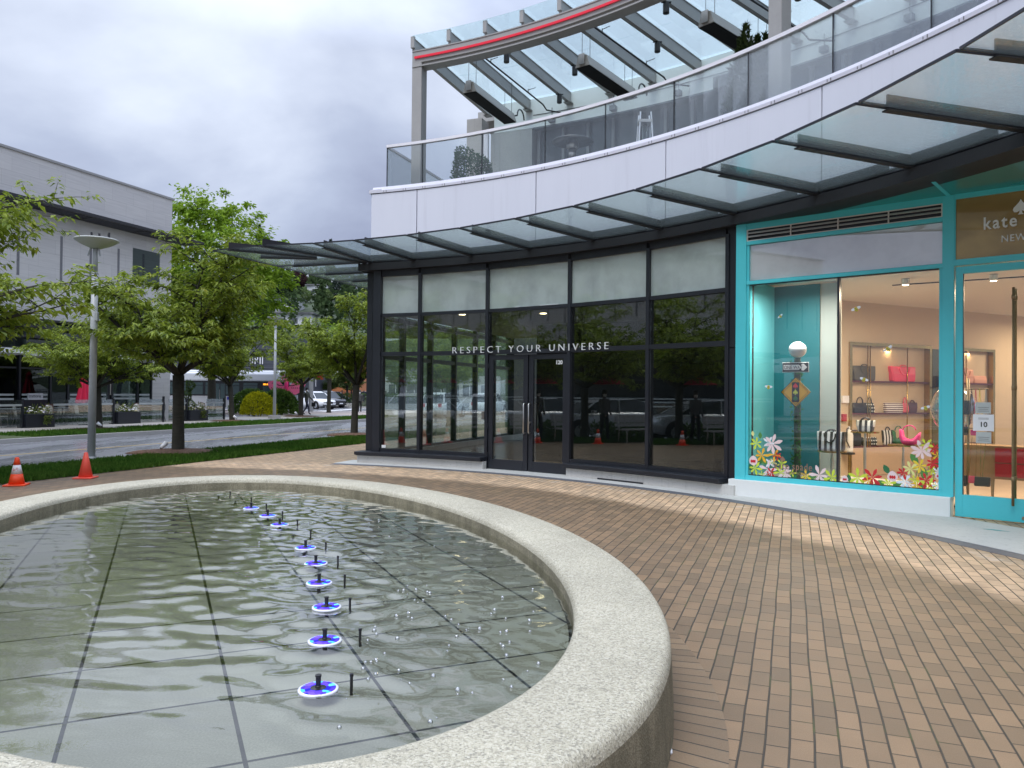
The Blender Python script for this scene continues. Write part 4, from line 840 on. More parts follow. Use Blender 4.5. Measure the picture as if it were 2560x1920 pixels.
area('shop_lamp_and_fill', KP(1.9,2.0,3.32), .8, 85, (1.0,.80,.56)); area('shop_lamp_and_fill', KP(4.2,2.6,3.32), .8, 85, (1.0,.78,.52)); area('shop_lamp_and_fill', KP(.9,.16,3.28), .22, 44, (1.0,.95,.87), (0,0,0)); area('shop_lamp_and_fill', BP(5.5,1.5,3.3), .8, 60, (1.0,.80,.56))  # third one is an added fill by the glass, brightening the display signs
# lit wall shelves
GOLD = MT('polished brass', (.42,.29,.10), .2, .9, .2, 4); NBK = MT('peach niche back', (.72,.50,.33), .6, var=.06); SHF = MT('dark red shelf', (.10,.02,.018), .3); LEDW = EM('warm shelf strip', (1.0,.72,.38), 5.0)
def niche(e0, e1, lab, shelves, cols):
    t_ = thing('wall_shelf_unit', lab, 'shelf unit', BP(e0,0,0), 'lit shelf units in the shop wall')
    b = MB(); b.fbox(BF, e0+.0, e1, -.43, -.40, .0, 2.62); b.build('back_panel', NBK, t_)
    b = MB(); b.fbox(BF, e0-.02, e0+.055, -.40, .03, .0, 2.66); b.fbox(BF, e1-.055, e1+.02, -.40, .03, .0, 2.66); b.fbox(BF, e0+.055, e1-.055, -.40, .03, 2.60, 2.66); b.build('frame', GOLD, t_)
    for z in shelves: b = MB(); b.fbox(BF, e0+.06, e1-.06, -.38, .0, z-.03, z); b.build('shelf', SHF, t_)
    b = MB()
    for e in cols: b.tube([BP(e,.012,.0),BP(e,.012,2.6)], .011, 8)
    b.build('rod', GOLD, t_, True)
    b = MB(); b.fbox(BF, e0+.06, e1-.06, -.39, -.37, 2.575, 2.59); b.fbox(BF, e1-.075, e1-.06, -.39, -.36, .1, 2.57); b.build('light_strip', LEDW, t_); return t_
niche(.03, 2.50, 'lit peach shelf unit with brass frame holding handbags behind the shop window', (1.90,1.26,.60), (.55,.62,1.75))
niche(3.05, 4.70, 'lit brass framed shelf unit seen through the turquoise door', (1.90,1.2,.60), (3.7,))
area('shelf_light', BP(1.25,-.2,2.56), .25, 20, (1.0,.68,.36)).data.shape = 'SQUARE'; area('shelf_light', BP(3.9,-.2,2.56), .25, 14, (1.0,.68,.36))
b = MB(); b.fbox(BF, .06, 2.47, -.38, .05, .02, .57); tag(b.build('shelf_drawers', MT('pale oak front', (.60,.43,.29), .5, var=.1)), 'pale oak drawer front at the bottom of the lit handbag shelves', 'drawers')
# handbags
def STRIPE(name, c1, c2, sc, axis=0, dots=False):
    m_, t, out = NT(name); v = objc(t); sx = nd(t, 'ShaderNodeSeparateXYZ', {0: v})
    if dots:
        q = [mth(t, 'SUBTRACT', mth(t, 'FRACT', mth(t, 'MULTIPLY', sx.outputs[i], sc)), .5) for i in (0, 2)]
        d = mth(t, 'SQRT', mth(t, 'ADD', mth(t, 'MULTIPLY', q[0], q[0]), mth(t, 'MULTIPLY', q[1], q[1]))); f = mth(t, 'LESS_THAN', d, .24)
    else: f = mth(t, 'GREATER_THAN', mth(t, 'FRACT', mth(t, 'MULTIPLY', sx.outputs[axis], sc)), .5)
    pbr(t, out, mixc(t, f, c1, c2), .5); return m_
BKF = MT('black leather', (.018,.018,.018), .4); LEA = {k: MT(k+' leather', v, .45, var=.08, sc=8) for k, v in dict(olive=(.085,.08,.06), pink=(.80,.06,.13), green=(.02,.17,.08), magenta=(.74,.03,.22), brown=(.09,.03,.035), peach=(.68,.33,.22), coral=(.82,.12,.16)).items()}
GING = STRIPE('black and white stripe', (.02,.02,.02), (.80,.80,.80), 11.5, 0); HSTR = STRIPE('thin horizontal stripe', (.85,.82,.78), (.10,.03,.05), 26, 2); DOT = STRIPE('polka dots', (.012,.02,.018), (.85,.85,.80), 15, 0, True)
def bag(lab, m_, w, h, d, p, ang, style='tote', hm=None, grp='handbags shown in the turquoise shop'):
    t_ = thing('handbag', lab, 'handbag', p, grp, ang); hm = hm or m_
    b = LB()
    if style == 'hobo':
        out = [(-.5,1.0),(-.42,1.02),(-.36,.62),(-.18,.42),(.05,.38),(.25,.52),(.42,.78),(.5,.86),(.49,.5),(.42,.22),(.28,.05),(.0,0),(-.28,.03),(-.42,.2),(-.5,.5)]
        for s_, sc_ in ((-1,1),): b.loft([[(x*w*k, y_*d*.5, z*h*k+h*.02*(1-k)) for x, z in out] for y_, k in ((-1,.86),(-.6,.98),(0,1),(.6,.98),(1,.86))])
    else:
        tw = {'tote': 1.08, 'satchel': .96, 'bucket': 1.1, 'flat': 1.0}[style]; rings = []
        for z, k, dd in ((0,.90 if style != 'bucket' else .72,.9),(.08,.97 if style != 'bucket' else .85,1),(.5,1,1),(.92,tw,.72),(1.0,tw,.6)):
            rings.append([(sx_*w*.5*k, sy_*d*.5*dd, z*h) for sx_, sy_ in ((-1,-.8),(-.9,-1),(.9,-1),(1,-.8),(1,.8),(.9,1),(-.9,1),(-1,.8))])
        b.loft(rings)
    b.build('bag_body', m_, t_, style == 'hobo')
    if style != 'flat':
        hh = {'tote': .55, 'satchel': .6, 'hobo': .3, 'bucket': .25}[style]*h
        b = LB()
        for sy_ in (-1, 1):
            if style == 'hobo' and sy_ > 0: continue
            x0 = w*(.22 if style != 'hobo' else .3); drop = -1 if style == 'tote' else 1
            if style == 'tote': b.tube([(x0*math.cos(k), sy_*d*.42-.012*sy_*-1, h*.92-hh*math.sin(k)*.9) for k in np.linspace(0, math.pi, 11)], .011, 6); b.tube([(x0*.6*math.cos(k), sy_*d*.30, h+.10*h*math.sin(k)) for k in np.linspace(0, math.pi, 9)], .010, 6)
            else: b.tube([(x0*math.cos(k), sy_*d*.28, h*.97+hh*math.sin(k)) for k in np.linspace(0, math.pi, 11)], .010, 6)
        b.build('handle', hm, t_, True)
    return t_
ab = math.atan2(BU[1], BU[0]); ak = math.atan2(KU[1], KU[0])
bag('olive canvas tote on the top shelf at the left', LEA['olive'], .62, .30, .18, BP(.52,-.10,1.90), ab)
bag('bright pink tote with hanging straps on the top shelf', LEA['pink'], .73, .31, .2, BP(1.69,-.10,1.90), ab)
bag('black satchel with ring handles on the middle shelf', BKF, .40, .20, .14, BP(.41,-.10,1.26), ab, 'satchel')
bag('dark green polka dot satchel beside the black one', DOT, .25, .20, .14, BP(.70,-.10,1.26), ab, 'satchel', BKF)
bag('bag with thin maroon and white stripes on the middle shelf', HSTR, .54, .20, .15, BP(1.43,-.10,1.26), ab, 'flat')
bag('small coral pink bag between striped and brown bags', LEA['coral'], .20, .20, .12, BP(1.785,-.10,1.26), ab, 'satchel')
bag('dark brown bag with winged sides on the middle shelf', LEA['brown'], .28, .21, .13, BP(2.015,-.10,1.26), ab, 'bucket')
bag('plain black bag in the lower left corner of the shelves', BKF, .26, .32, .15, BP(.33,-.12,.60), ab, 'flat')
bag('black polka dot box bag on the lowest shelf', DOT, .42, .17, .15, BP(.72,-.12,.60), ab, 'flat')
bag('black and white striped bag standing on the lowest shelf', GING, .30, .30, .13, BP(1.27,-.12,.60), ab, 'bucket', BKF)
bag('green slouchy bag on the lowest shelf', LEA['green'], .34, .30, .15, BP(1.57,-.1,.60), ab, 'hobo')
bag('tall black bag behind the green one on the lowest shelf', BKF, .58, .38, .10, BP(1.77,-.29,.60), ab, 'satchel')
bag('peach shoulder bag on the shelf seen through the door', LEA['peach'], .48, .30, .16, BP(3.83,-.12,1.90), ab, 'tote')
bag('rolled peach bag beside the peach shoulder bag', LEA['peach'], .48, .17, .15, BP(4.32,-.12,1.90), ab, 'flat')
bag('black polka dot bag on the mirrored shelf by the window edge', DOT, .16, .24, .12, BP(2.80,.10,1.80), ab, 'flat')
b = MB(); b.fbox(BF, 2.55, 3.0, .0, .25, 1.77, 1.80); b.fbox(BF, 2.55, 3.0, .0, .02, .05, 2.6); tag(b.build('mirror_panel', MT('smoked mirror', (.18,.15,.07), .08, .8, .2)), 'smoked mirror panel with a ledge between the two shelf units', 'mirror')
def pedestal(lab, p, r, h):
    t_ = thing('display_table', lab, 'display table', p, 'round brass display tables'); b = LB(); b.lathe([(.001,h-.022),(r,h-.022),(r,h),(.001,h+.0005)], 28); b.build('table_top', GOLD, t_)
    b = LB(); b.lathe([(.14,0),(.14,.012),(.02,.018),(.02,h*.35),(.024,h*.36),(.024,h*.72),(.018,h*.73),(.018,h-.022)], 14); b.build('stem', STEEL, t_)
pedestal('brass pedestal table under the gingham tote, nearest the mullion', KP(1.18,.85,.30), .22, .43); pedestal('tall brass pedestal under the small striped bag', KP(1.34,2.0,.012), .22, .99); pedestal('low brass pedestal under the magenta bag', KP(1.93,2.0,.012), .23, .80)
bag('black and white gingham tote on the pedestal by the mullion', GING, .39, .30, .16, KP(1.17,.85,.731), ak, 'tote', BKF)
bag('small black and white striped bag on the tall pedestal', GING, .27, .19, .13, KP(1.35,2.0,1.003), ak, 'bucket', BKF)
bag('magenta crescent bag on the low pedestal', LEA['magenta'], .31, .25, .15, KP(2.04,1.96,.813), ak, 'hobo')
# vine-wrapped lamp post sign of the window display
lp = thing('display_lamp_post', 'cut-out lamp post wrapped in green vines with traffic signs in the window', 'window display', KP(.81,.37,.30))
b = MB(); b.tube([KP(.815,.36,.30),KP(.81,.36,2.18)], .052, 12); b.build('pole', MT('dark green pole', (.012,.05,.03), .6), lp)
b = MB(); c_ = KP(.81,.36,2.31); b.lathe([(.133*math.sin(k) if 0 < k < math.pi else .0005, -.133*math.cos(k)*.95) for k in np.linspace(0, math.pi, 13)], 24, c_); b.build('globe', MT('white paper globe', (.86,.87,.90), .6, var=.02), lp, True)
b = MB(); kr = random.Random(3)
for k in range(150):
    z = kr.uniform(.34, 2.14); a = kr.uniform(0, 6.28); rr = .055+kr.random()*.05; u, w = .812+rr*math.cos(a), .36-abs(rr*math.sin(a))*.8; s = kr.uniform(.03,.07); d1 = kr.uniform(0, 6.28); dx, dz = math.cos(d1), math.sin(d1)
    b.add([KP(u-dx*s*.5,w,z-dz*s*.5),KP(u+dz*s*.25,w-.008,z-dx*s*.25),KP(u+dx*s*.5,w-.004,z+dz*s*.5),KP(u-dz*s*.25,w+.004,z+dx*s*.25)], [(0,1,2,3)])
b.build('vine_leaves', mat_leaf('paper vine leaf', (.015,.08,.03), (.06,.25,.07)), lp, recalc=False)
WV = MT('white vinyl', (.85,.85,.85), .5, var=.03); BV = MT('black vinyl', (.015,.015,.018), .5)
b = kb((.597,1.012,.285,.30,1.955,2.112)); s1 = b.build('one_way_sign', WV, lp, bevel=.006); b = kb((.605,1.004,.279,.2845,1.963,2.104)); b.build('sign_face', BV, s1)
b = MB(); f_ = .278; out = [(.622,1.995),(.86,1.995),(.90,2.02),(.905,1.985),(.935,1.98),(.99,2.033),(.935,2.088),(.905,2.082),(.90,2.046),(.86,2.072),(.622,2.072)]; b.prism_pts([KP(u,f_,z) for u, z in out], [KP(u,f_-.004,z) for u, z in out]); b.build('arrow', WV, s1)
b = MB(); frame_text(b, KF, 'ONE WAY', .078, .632, .2725, 2.007, .001, sx=.78, spacing=1.0); b.build('lettering', BV, s1)
b = MB(); D = lambda r, w: [KP(.811+r,w,1.648),KP(.811,w,1.648+r),KP(.811-r,w,1.648),KP(.811,w,1.648-r)]
b.prism_pts(D(.234,.295), D(.234,.285)); s2 = b.build('traffic_light_sign', MT('sign amber', (.84,.46,.03), .5, var=.04), lp)
b = MB()
for r0, r1 in ((.234,.222),(.196,.189)):
    A_, B_ = D(r0,.2835), D(r1,.2835); b.add(A_+B_, [(i,(i+1)%4,4+(i+1)%4,4+i) for i in range(4)])
b.build('sign_border', BV, s2); b = kb((.755,.868,.279,.2845,1.495,1.80)); b.build('sign_face', BV, s2)
for z, cl in ((1.745,(.80,.04,.05)),(1.648,(.66,.72,.08)),(1.552,(.03,.20,.07))):
    b = MB(); spade(b, KF, .811, z, .085, .278, .003); b.build('spade_mark', MT('spade %d' % int(cl[0]*100), cl, .5, var=.02), s2)
# hanging straps, bags and a red cabinet behind the door
rk = thing('bag_rack', 'brass rack hung with straps and small bags behind the turquoise door', 'bag rack', KP(3.03,1.0,.012))
b = MB(); b.tube([KP(3.03,1.0,.012),KP(3.03,1.0,1.86)], .016, 10); b.tube([KP(2.86,1.0,1.71),KP(3.28,1.0,1.71)], .009, 8); b.tube([KP(2.86,1.0,1.15),KP(3.28,1.0,1.15)], .009, 8); b.tube([KP(2.85,.9,.02),KP(3.25,1.1,.02)], .014, 8); b.build('frame', BRZ, rk, True)
for k, (u, mm) in enumerate([(2.885,WV),(2.94,BKF),(3.075,BKF),(3.125,LEA['pink']),(3.175,PETM['gold']),(3.25,PG)]):
    b = MB(); b.tube([KP(u-.03,.99,1.2),KP(u,.985,1.715),KP(u+.035,.99,1.25)], .006, 5); b.build('strap', mm, rk)
b = MB()
for u in (3.03,3.09,3.15,3.2,3.26): b.tube([KP(u-.01,.99,1.03),KP(u-.03+.02*math.sin(u*40),.98,.46)], .003, 4)
b.build('chain_strap', GOLD, rk)
for k, (u, z, w, h, mm) in enumerate([(2.98,1.345,.14,.20,BKF),(2.965,1.05,.13,.12,BKF),(3.10,1.05,.07,.08,LEA['magenta']),(2.945,.32,.14,.15,BKF),(3.08,.37,.08,.10,LEA['pink']),(3.21,.335,.20,.13,BKF)]):
    bag(['black pouch hanging high on the rack behind the door','round black bag hanging mid height on the rack','tiny magenta purse hanging on the rack','black bag hanging lowest at the left of the rack','small pink bag on a long chain','black bag with pink edge on a long chain'][k], mm, w, h, .07, KP(u,.98,z), ak, 'flat', None, 'small bags on the rack')
cb_ = thing('red_cabinet', 'low wooden cabinet with red drawers on tapered legs behind the door', 'cabinet', KP(3.6,2.1,.012))
WDC = MT('walnut', (.30,.18,.09), .4, var=.2, sc=6); b = kb((2.75,4.4,1.95,2.4,.36,.86)); b.build('carcass', WDC, cb_); b = kb((3.22,3.9,1.935,1.949,.40,.60),(3.22,3.9,1.935,1.949,.615,.83)); b.build('drawer', MT('red lacquer', (.45,.015,.03), .35), cb_)
for u in (2.85,3.18,4.3): b = MB(); b.tube([KP(u,2.0,.36),KP(u,1.98,.012)], [.028,.016], 8); b.build('leg', BRZ, cb_)
bl = thing('clear_balloon', 'crinkled clear balloon hanging beside the right edge of the window', 'balloon', KP(2.72,1.3,1.35))
b = MB(); br_ = random.Random(4); b.lathe([(.30*math.sin(k)*(1+.03*math.sin(9*k)) if 0 < k < math.pi else .001, -.36*math.cos(k)) for k in np.linspace(0, math.pi, 17)], 26, KP(2.78,1.3,1.42))
o = b.build('film', GLASS('balloon film', (.86,.84,.82), 1.45, 2.2, .06, .9, 9.0, .08, .10, (.6,.55,.52)), bl, True)
ex = thing('fire_extinguisher', 'white fire extinguisher with black hose standing beside the shelf unit', 'fire extinguisher', BP(-.12,.12,.50))
b = MB(); b.lathe([(.001,0),(.075,0),(.078,.05),(.078,.34),(.05,.42),(.02,.44),(.02,.50),(.001,.5)], 16, BP(-.12,.12,.50)); b.build('cylinder', WV, ex, True); b = MB(); b.tube([BP(-.12,.12,.98),BP(-.22,.16,.96),BP(-.24,.17,.72),BP(-.17,.18,.60)], .014, 6); b.build('hose', BKF, ex, True)
b = MB(); b.fbox(BF, -.2, -.04, .0, .2, .46, .5); b.fbox(BF, -.2, -.04, .0, .02, .5, .7); tag(b.build('wall_bracket', BKF), 'small black bracket carrying the white fire extinguisher', 'bracket')
# ------------------------------------------------------------------ things on the terrace
HTB = MT('soot black grille', (.006,.006,.006), .8); HTS = MT('grey heater shell', (.36,.34,.31), .45, .3, .2, 4)
for k, a in enumerate((64.9,54.0,43.2,32.3,21.4)):
    ca, sa = math.cos(R(a)), math.sin(R(a)); c_ = PA(15.6, a)
    t_ = thing('radiant_heater', ['long black bottomed radiant heater hanging at the left end of the terrace roof','second long radiant heater from the left under the glass roof','third long radiant heater, hanging above the dark conifer','long radiant heater right of the wide grey post, behind the balustrade','long radiant heater at the far right of the terrace roof'][k], 'heater', (c_[0],c_[1],8.72), 'radiant heaters hung under the terrace roof')
    b = MB(); o = (CX,CY); P = lambda r, t, z: (CX+ca*r-sa*t, CY+sa*r+ca*t, z)
    b.hexa([P(15.6,-.18,8.73),P(17.9,-.18,8.73),P(17.9,.18,8.73),P(15.6,.18,8.73)], [P(15.6,-.10,8.97),P(17.9,-.10,8.97),P(17.9,.10,8.97),P(15.6,.10,8.97)]); b.build('shell', HTS, t_)
    b = MB(); b.hexa([P(15.62,-.165,8.715),P(17.88,-.165,8.715),P(17.88,.165,8.715),P(15.62,.165,8.715)], [P(15.62,-.165,8.729),P(17.88,-.165,8.729),P(17.88,.165,8.729),P(15.62,.165,8.729)]); b.build('grille', HTB, t_)
    b = MB(); b.hexa([P(15.55,-.075,8.76),P(15.61,-.06,8.76),P(15.61,.06,8.76),P(15.55,.075,8.76)], [P(15.55,-.075,8.99),P(15.61,-.06,8.99),P(15.61,.06,8.99),P(15.55,.075,8.99)]); b.build('end_box', STEEL, t_)
    for r in (15.75, 17.75):
        for t in (-.1, .1): b = MB(); b.tube([P(r,t,8.95),P(r,t,9.75)], .006, 5); b.build('hanger', PB, t_)
    b = MB(); b.tube([P(17.9,0,8.9)]+[P(18.0+.22*(1-math.cos(q)), -.15, 8.95+.22*math.sin(q)) for q in np.linspace(0,3.1,9)], .02, 6); b.build('cable', PB, t_, True)
sp_l = [(61.05,15.5),(61.0,18.3),(57.3,16.9),(46.3,15.5),(50.0,16.9),(39.0,16.9),(42.9,18.3),(31.6,16.9)]
for k, (a, r) in enumerate(sp_l):
    c_ = PA(r, a); t_ = thing('cylinder_spotlight', ['black cylinder spotlight just behind the red striped beam, nearest the left end','black cylinder spotlight at the wall end of the fourth rafter line','black cylinder spotlight close beside the second heater','black cylinder spotlight under the beam near the top edge, left of the third heater','black cylinder spotlight hanging midway along its rafter, left of the third heater','black cylinder spotlight right of the third heater','black cylinder spotlight seen through the balustrade at the joint','black cylinder spotlight right of the wide post'][k], 'spotlight', (c_[0],c_[1],9.2), 'cylinder spotlights under the terrace rafters')
    b = LB(); b.lathe([(.001,0),(.062,0),(.066,.01),(.066,.20),(.05,.205),(.05,.225),(.001,.226)], 14); b.build('housing', PB, t_); b = LB(); b.box(-.10,.10,-.03,.03,.222,.232); b.build('bracket', PB, t_)
def clump(name, parent, mat_, pts_fn, n, size, seed, asp=.5, local=False):
    r_ = random.Random(seed); b = LB() if local else MB()
    for i in range(n):
        p, nrm = pts_fn(r_); d = Vector((r_.gauss(0,1),r_.gauss(0,1),r_.gauss(0,1))).normalized(); d = (d+Vector(nrm)*.9).normalized(); q = d.cross(Vector((r_.gauss(0,1),r_.gauss(0,1),r_.gauss(0,1)))).normalized(); s = size*r_.uniform(.6,1.35); p = Vector(p)
        b.add([p-d*s*.3, p+q*s*asp*.5+d*s*.2, p+d*s, p-q*s*asp*.5+d*s*.2], [(0,1,2,3)])
    return b.build(name, mat_, parent, recalc=False)
TOP = mat_leaf('topiary leaf', (.008,.035,.012), (.035,.10,.035), gloss=.05); CONF = mat_leaf('conifer scale', (.012,.022,.008), (.055,.075,.022), (.10,.07,.02), gloss=.04)
POTM = MT('dark planter', (.05,.05,.05), .6)
def planter_round(par, c_, r, h):
    b = MB(); b.lathe([(.001,0),(r*.8,0),(r,h),(r*.9,h),(r*.88,h-.05),(.001,h-.06)], 20, c_); b.build('pot', POTM, par)
c_ = PA(15.3, 63.9); t_ = thing('topiary_shrub', 'clipped dark green shrub leaning right behind the terrace glass', 'shrub', (c_[0],c_[1],4.95)); planter_round(t_, (c_[0],c_[1],4.95), .42, .55)
a_ = R(63.9); tx = (math.sin(a_), -math.cos(a_))
def f1(r_):
    z = r_.random(); k = r_.uniform(0, 6.28); wdt = (.42+.34*(1-z)) * math.sqrt(r_.uniform(.55, 1)); sh = .28*(1-z); x = wdt*math.cos(k)+sh*max(0, math.cos(k)); y = .45*math.sin(k)*math.sqrt(r_.random())
    top = 2.27-.85*max(0, x-.05); zz = .45+z*(top-.45)
    return (c_[0]+tx[0]*x-tx[1]*y, c_[1]+tx[1]*x+tx[0]*y, 4.95+zz), (math.cos(k)*.6*tx[0], math.cos(k)*.6*tx[1], .5)
clump('foliage', t_, TOP, f1, 7000, .055, 5, .6)
c2 = PA(15.25, 39.15); t_ = thing('dark_conifer', 'tall narrow dark conifer in a pot behind the balustrade, left of the wide post', 'conifer', (c2[0],c2[1],4.95)); planter_round(t_, (c2[0],c2[1],4.95), .35, .5)
sp3 = [(0,0,3.28,.34),(-.22,.05,2.75,.28),(.24,-.04,2.98,.22),(.40,0,2.95,.16),(-.05,.1,3.05,.3),(.15,.1,2.7,.3)]
def f2(r_):
    x0, y0, h_, rr = r_.choice(sp3); z = r_.random()**.9; rad_ = rr*(1-z**3.0)*math.sqrt(r_.uniform(.4,1))*1.05+.015; k = r_.uniform(0,6.28); s_ = .55+.45*min(1, z*1.4); tx2 = (math.sin(R(39)), -math.cos(R(39)))
    return (c2[0]+tx2[0]*x0*s_+rad_*math.cos(k), c2[1]+tx2[1]*x0*s_+rad_*math.sin(k), 5.4+z*(h_-.45)), (math.cos(k)*.3, math.sin(k)*.3, 1.2)
clump('foliage', t_, CONF, f2, 7500, .085, 6, .35)
t_ = None; c3_ = PA(15.5, 54.65); t_ = thing('mushroom_heater', 'steel mushroom patio heater with a wide round hood behind the glass', 'patio heater', (c3_[0],c3_[1],4.95))
b = MB(); b.lathe([(.001,2.26),(.12,2.25),(.44,2.14),(.445,2.125),(.10,2.19),(.001,2.2)], 32, (c3_[0],c3_[1],4.95)); b.build('hood', MT('grey hood metal', (.25,.25,.25), .35, .8), t_, True)
b = MB(); b.lathe([(.12,1.98),(.13,1.99),(.13,2.10),(.11,2.12),(.10,2.16),(.07,2.19)], 20, (c3_[0],c3_[1],4.95)); b.lathe([(.075,1.72),(.08,1.98)], 20, (c3_[0],c3_[1],4.95)); b.build('burner', STEEL, t_, True)
b = MB(); b.tube([(c3_[0],c3_[1],5.6),(c3_[0],c3_[1],6.7)], .035, 12); b.build('pole', STEEL, t_, True); b = MB(); b.lathe([(.001,0),(.28,0),(.27,.7),(.2,.74),(.001,.75)], 20, (c3_[0],c3_[1],4.95)); b.build('gas_housing', STEEL, t_, True)
c4_ = PA(16.0, 49.2); t_ = thing('pyramid_heater', 'tall pyramid patio heater with bright chrome corner rods behind the glass', 'patio heater', (c4_[0],c4_[1],4.95))
for k in range(4):
    x0, y0 = ((-1,-1),(1,-1),(1,1),(-1,1))[k]; b = MB(); b.tube([(c4_[0]+.25*x0,c4_[1]+.25*y0,4.97),(c4_[0]+.11*x0,c4_[1]+.11*y0,7.52)], .016, 8); b.build('rod', WHITEM, t_, True)
b = MB(); b.prism_pts([(c4_[0]+.27*x,c4_[1]+.27*y,4.95) for x,y in ((-1,-1),(1,-1),(1,1),(-1,1))], [(c4_[0]+.22*x,c4_[1]+.22*y,5.75) for x,y in ((-1,-1),(1,-1),(1,1),(-1,1))]); b.build('base', BLK2, t_)
b = MB(); b.tube([(c4_[0],c4_[1],5.75),(c4_[0],c4_[1],7.3)], .05, 12); b.build('glass_tube', GLASS('tube glass', (.8,.85,.85), 1.5, 1.3), t_, True); b = MB(); b.box(c4_[0]-.14,c4_[0]+.14,c4_[1]-.14,c4_[1]+.14,7.3,7.36); b.build('cap', STEEL, t_)
c5 = PA(18.8, 47.6); b = MB(); b.fbox(((c5[0],c5[1]),(math.sin(R(47.6)),-math.cos(R(47.6))),(.67,.74)), -.22, .22, -.3, .0, 8.72, 9.02)
tag(b.build('loudspeaker', MT('grey speaker', (.16,.16,.165), .6), bevel=.03), 'grey boxy loudspeaker tilted on the terrace wall', 'loudspeaker')

# ------------------------------------------------------------------ stone restaurant building across the street
lb = thing('stone_restaurant_building', 'pale stone clad building with a dark slatted awning and a restaurant on its ground floor', 'building', ST(-30.3, 31.4)+(0,))
FN = -30.3
b = MB(); b.fbox(STF, -25, 31.4, -44, FN, 4.45, 11.42); b.fbox(STF, 26.2, 31.4, -44, FN+.0, 3.3, 4.45); b.fbox(STF, 30.15, 31.4, FN-1, FN+.012, -.1, 3.3); b.build('stone_wall', STONE, lb)
b = MB(); b.fbox(STF, -25.1, 31.5, -44, FN+.06, 11.42, 11.52); b.build('roof_coping', MT('grey coping', (.30,.30,.29), .5), lb)
b = MB()
for s in list(np.arange(-24.5,24,1.53))+[24.94,26.45,28.0,29.5]: b.fbox(STF, s, s+.12, FN-.2, FN+.008, 6.3, 8.3)
b.build('slit_window', MT('grey slit panel', (.16,.16,.165), .3), lb)
b = MB(); b.fbox(STF, 28.9, 30.6, FN-.2, FN+.008, 6.9, 8.5); b.build('window', DARKGL, lb)
DKM = MT('near black awning metal', (.018,.018,.02), .5)
b = MB(); b.fbox(STF, -20, 32.4, FN+.98, FN+1.2, 9.22, 9.34); b.fbox(STF, -20, 32.4, FN+.0, FN+.12, 9.20, 9.34)
for q in range(5): b.fbox(STF, -20, 32.4, FN+.2+.16*q, FN+.25+.16*q, 9.21, 9.31)
for s in np.arange(-20, 32.5, 3.05): b.fbox(STF, s, s+.14, FN+.12, FN+.98, 9.2, 9.33)
b.build('awning', DKM, lb)
b = MB()
b.fbox(STF, -20, 26.2, FN-.15, FN-.02, 3.3, 4.45); b.build('upper_glazing', DARKGL, lb)
b = MB(); 
for z in (3.7, 4.1, 4.42): b.fbox(STF, -20, 26.4, FN+.005, FN+.6, z, z+.09)
b.build('sun_shelf', DKM, lb)
wc = MT('white canopy', (.72,.74,.74), .4, var=.05)
for s0, s1 in ((21.0,22.5),(23.3,25.4),(26.84,29.6)):
    b = MB(); b.add([(*ST(-28.9,s0),2.98),(*ST(-28.9,s1),2.98),(*ST(FN,s1),2.88),(*ST(FN,s0),2.88),(*ST(-28.9,s0),3.17),(*ST(-28.9,s1),3.17),(*ST(FN,s1),3.17),(*ST(FN,s0),3.17)], [(3,2,1,0),(4,5,6,7),(0,1,5,4),(1,2,6,5),(2,3,7,6),(3,0,4,7)]); b.build('canopy', wc, lb)
b = MB(); SF_ = (ST(-28.9, 0), (.342,.94), (-.94,.342)); frame_text(b, SF_, 'sta', .34, 26.05, 0, 2.98, .02, bold=.006); b.build('lettering', WV, lb)
b = MB(); SF2 = (ST(FN+.03, 0), (.342,.94), (-.94,.342)); frame_text(b, SF2, 'ulsio', .2, 26.9, 0, 2.6, .004); b.build('lettering', MT('dim gold letters', (.20,.16,.10), .5), lb)
PMS = [(-20,14,0),(14,18,0),(18,20.5,0),(20.5,22.98,0),(23.17,24.51,0),(24.6,25.36,1),(25.46,27.54,0),(27.81,29.25,0),(29.34,30.14,0)]
for s0, s1, dr in PMS:
    b = MB(); b.fbox(STF, s0-.08, s0, FN-.06, FN+.05, .0, 3.3); b.fbox(STF, s0, s1, FN-.06, FN+.04, .0, .12); b.fbox(STF, s0, s1, FN-.06, FN+.04, 2.40, 2.47); b.fbox(STF, s0, s1, FN-.06, FN+.04, 3.2, 3.3); w = b.build('window', BLK, lb)
    b = MB(); b.fbox(STF, s0, s1, FN-.01, FN, .12, 2.40); b.fbox(STF, s0, s1, FN-.01, FN, 2.47, 3.2); b.build('pane', DARKGL, w)
    if not dr:
        b = MB(); b.fbox(STF, s0+.08, s1-.08, FN+.004, FN+.008, 1.27, 1.35); b.fbox(STF, s0+.08, s1-.08, FN+.004, FN+.008, 1.09, 1.17); b.build('vinyl_stripe', MT('pale window stripe', (.42,.45,.44), .6), w)
b = MB(); b.fbox(STF, 30.14, 30.2, FN-.06, FN+.05, 0, 3.3); b.build('window_post', BLK, lb)
b = MB(); b.fbox(STF, -25, 31.3, -34, -33.8, 0, 3.3); b.fbox(STF, -25, 31.3, -33.8, FN, -.1, .021); b.build('interior', DWALL, lb)
b = MB(); b.fbox(STF, 28.0, 28.12, FN+.03, FN+.04, 1.95, 2.3); b.fbox(STF, 28.0, 28.14, FN+.03, FN+.04, 2.42, 2.55); b.build('menu_card', MT('pale menu', (.50,.66,.60), .6), lb)
b = MB(); b.fbox(STF, 27.62, 27.66, FN+.06, FN+.09, 1.3, 2.05); b.build('door_handle', STEEL, lb)
sg_ = thing('trattoria_sign', 'black board on posts with a pale plate reading trattoria behind the planter', 'sign', ST(-29.85,23.5)+(.02,))
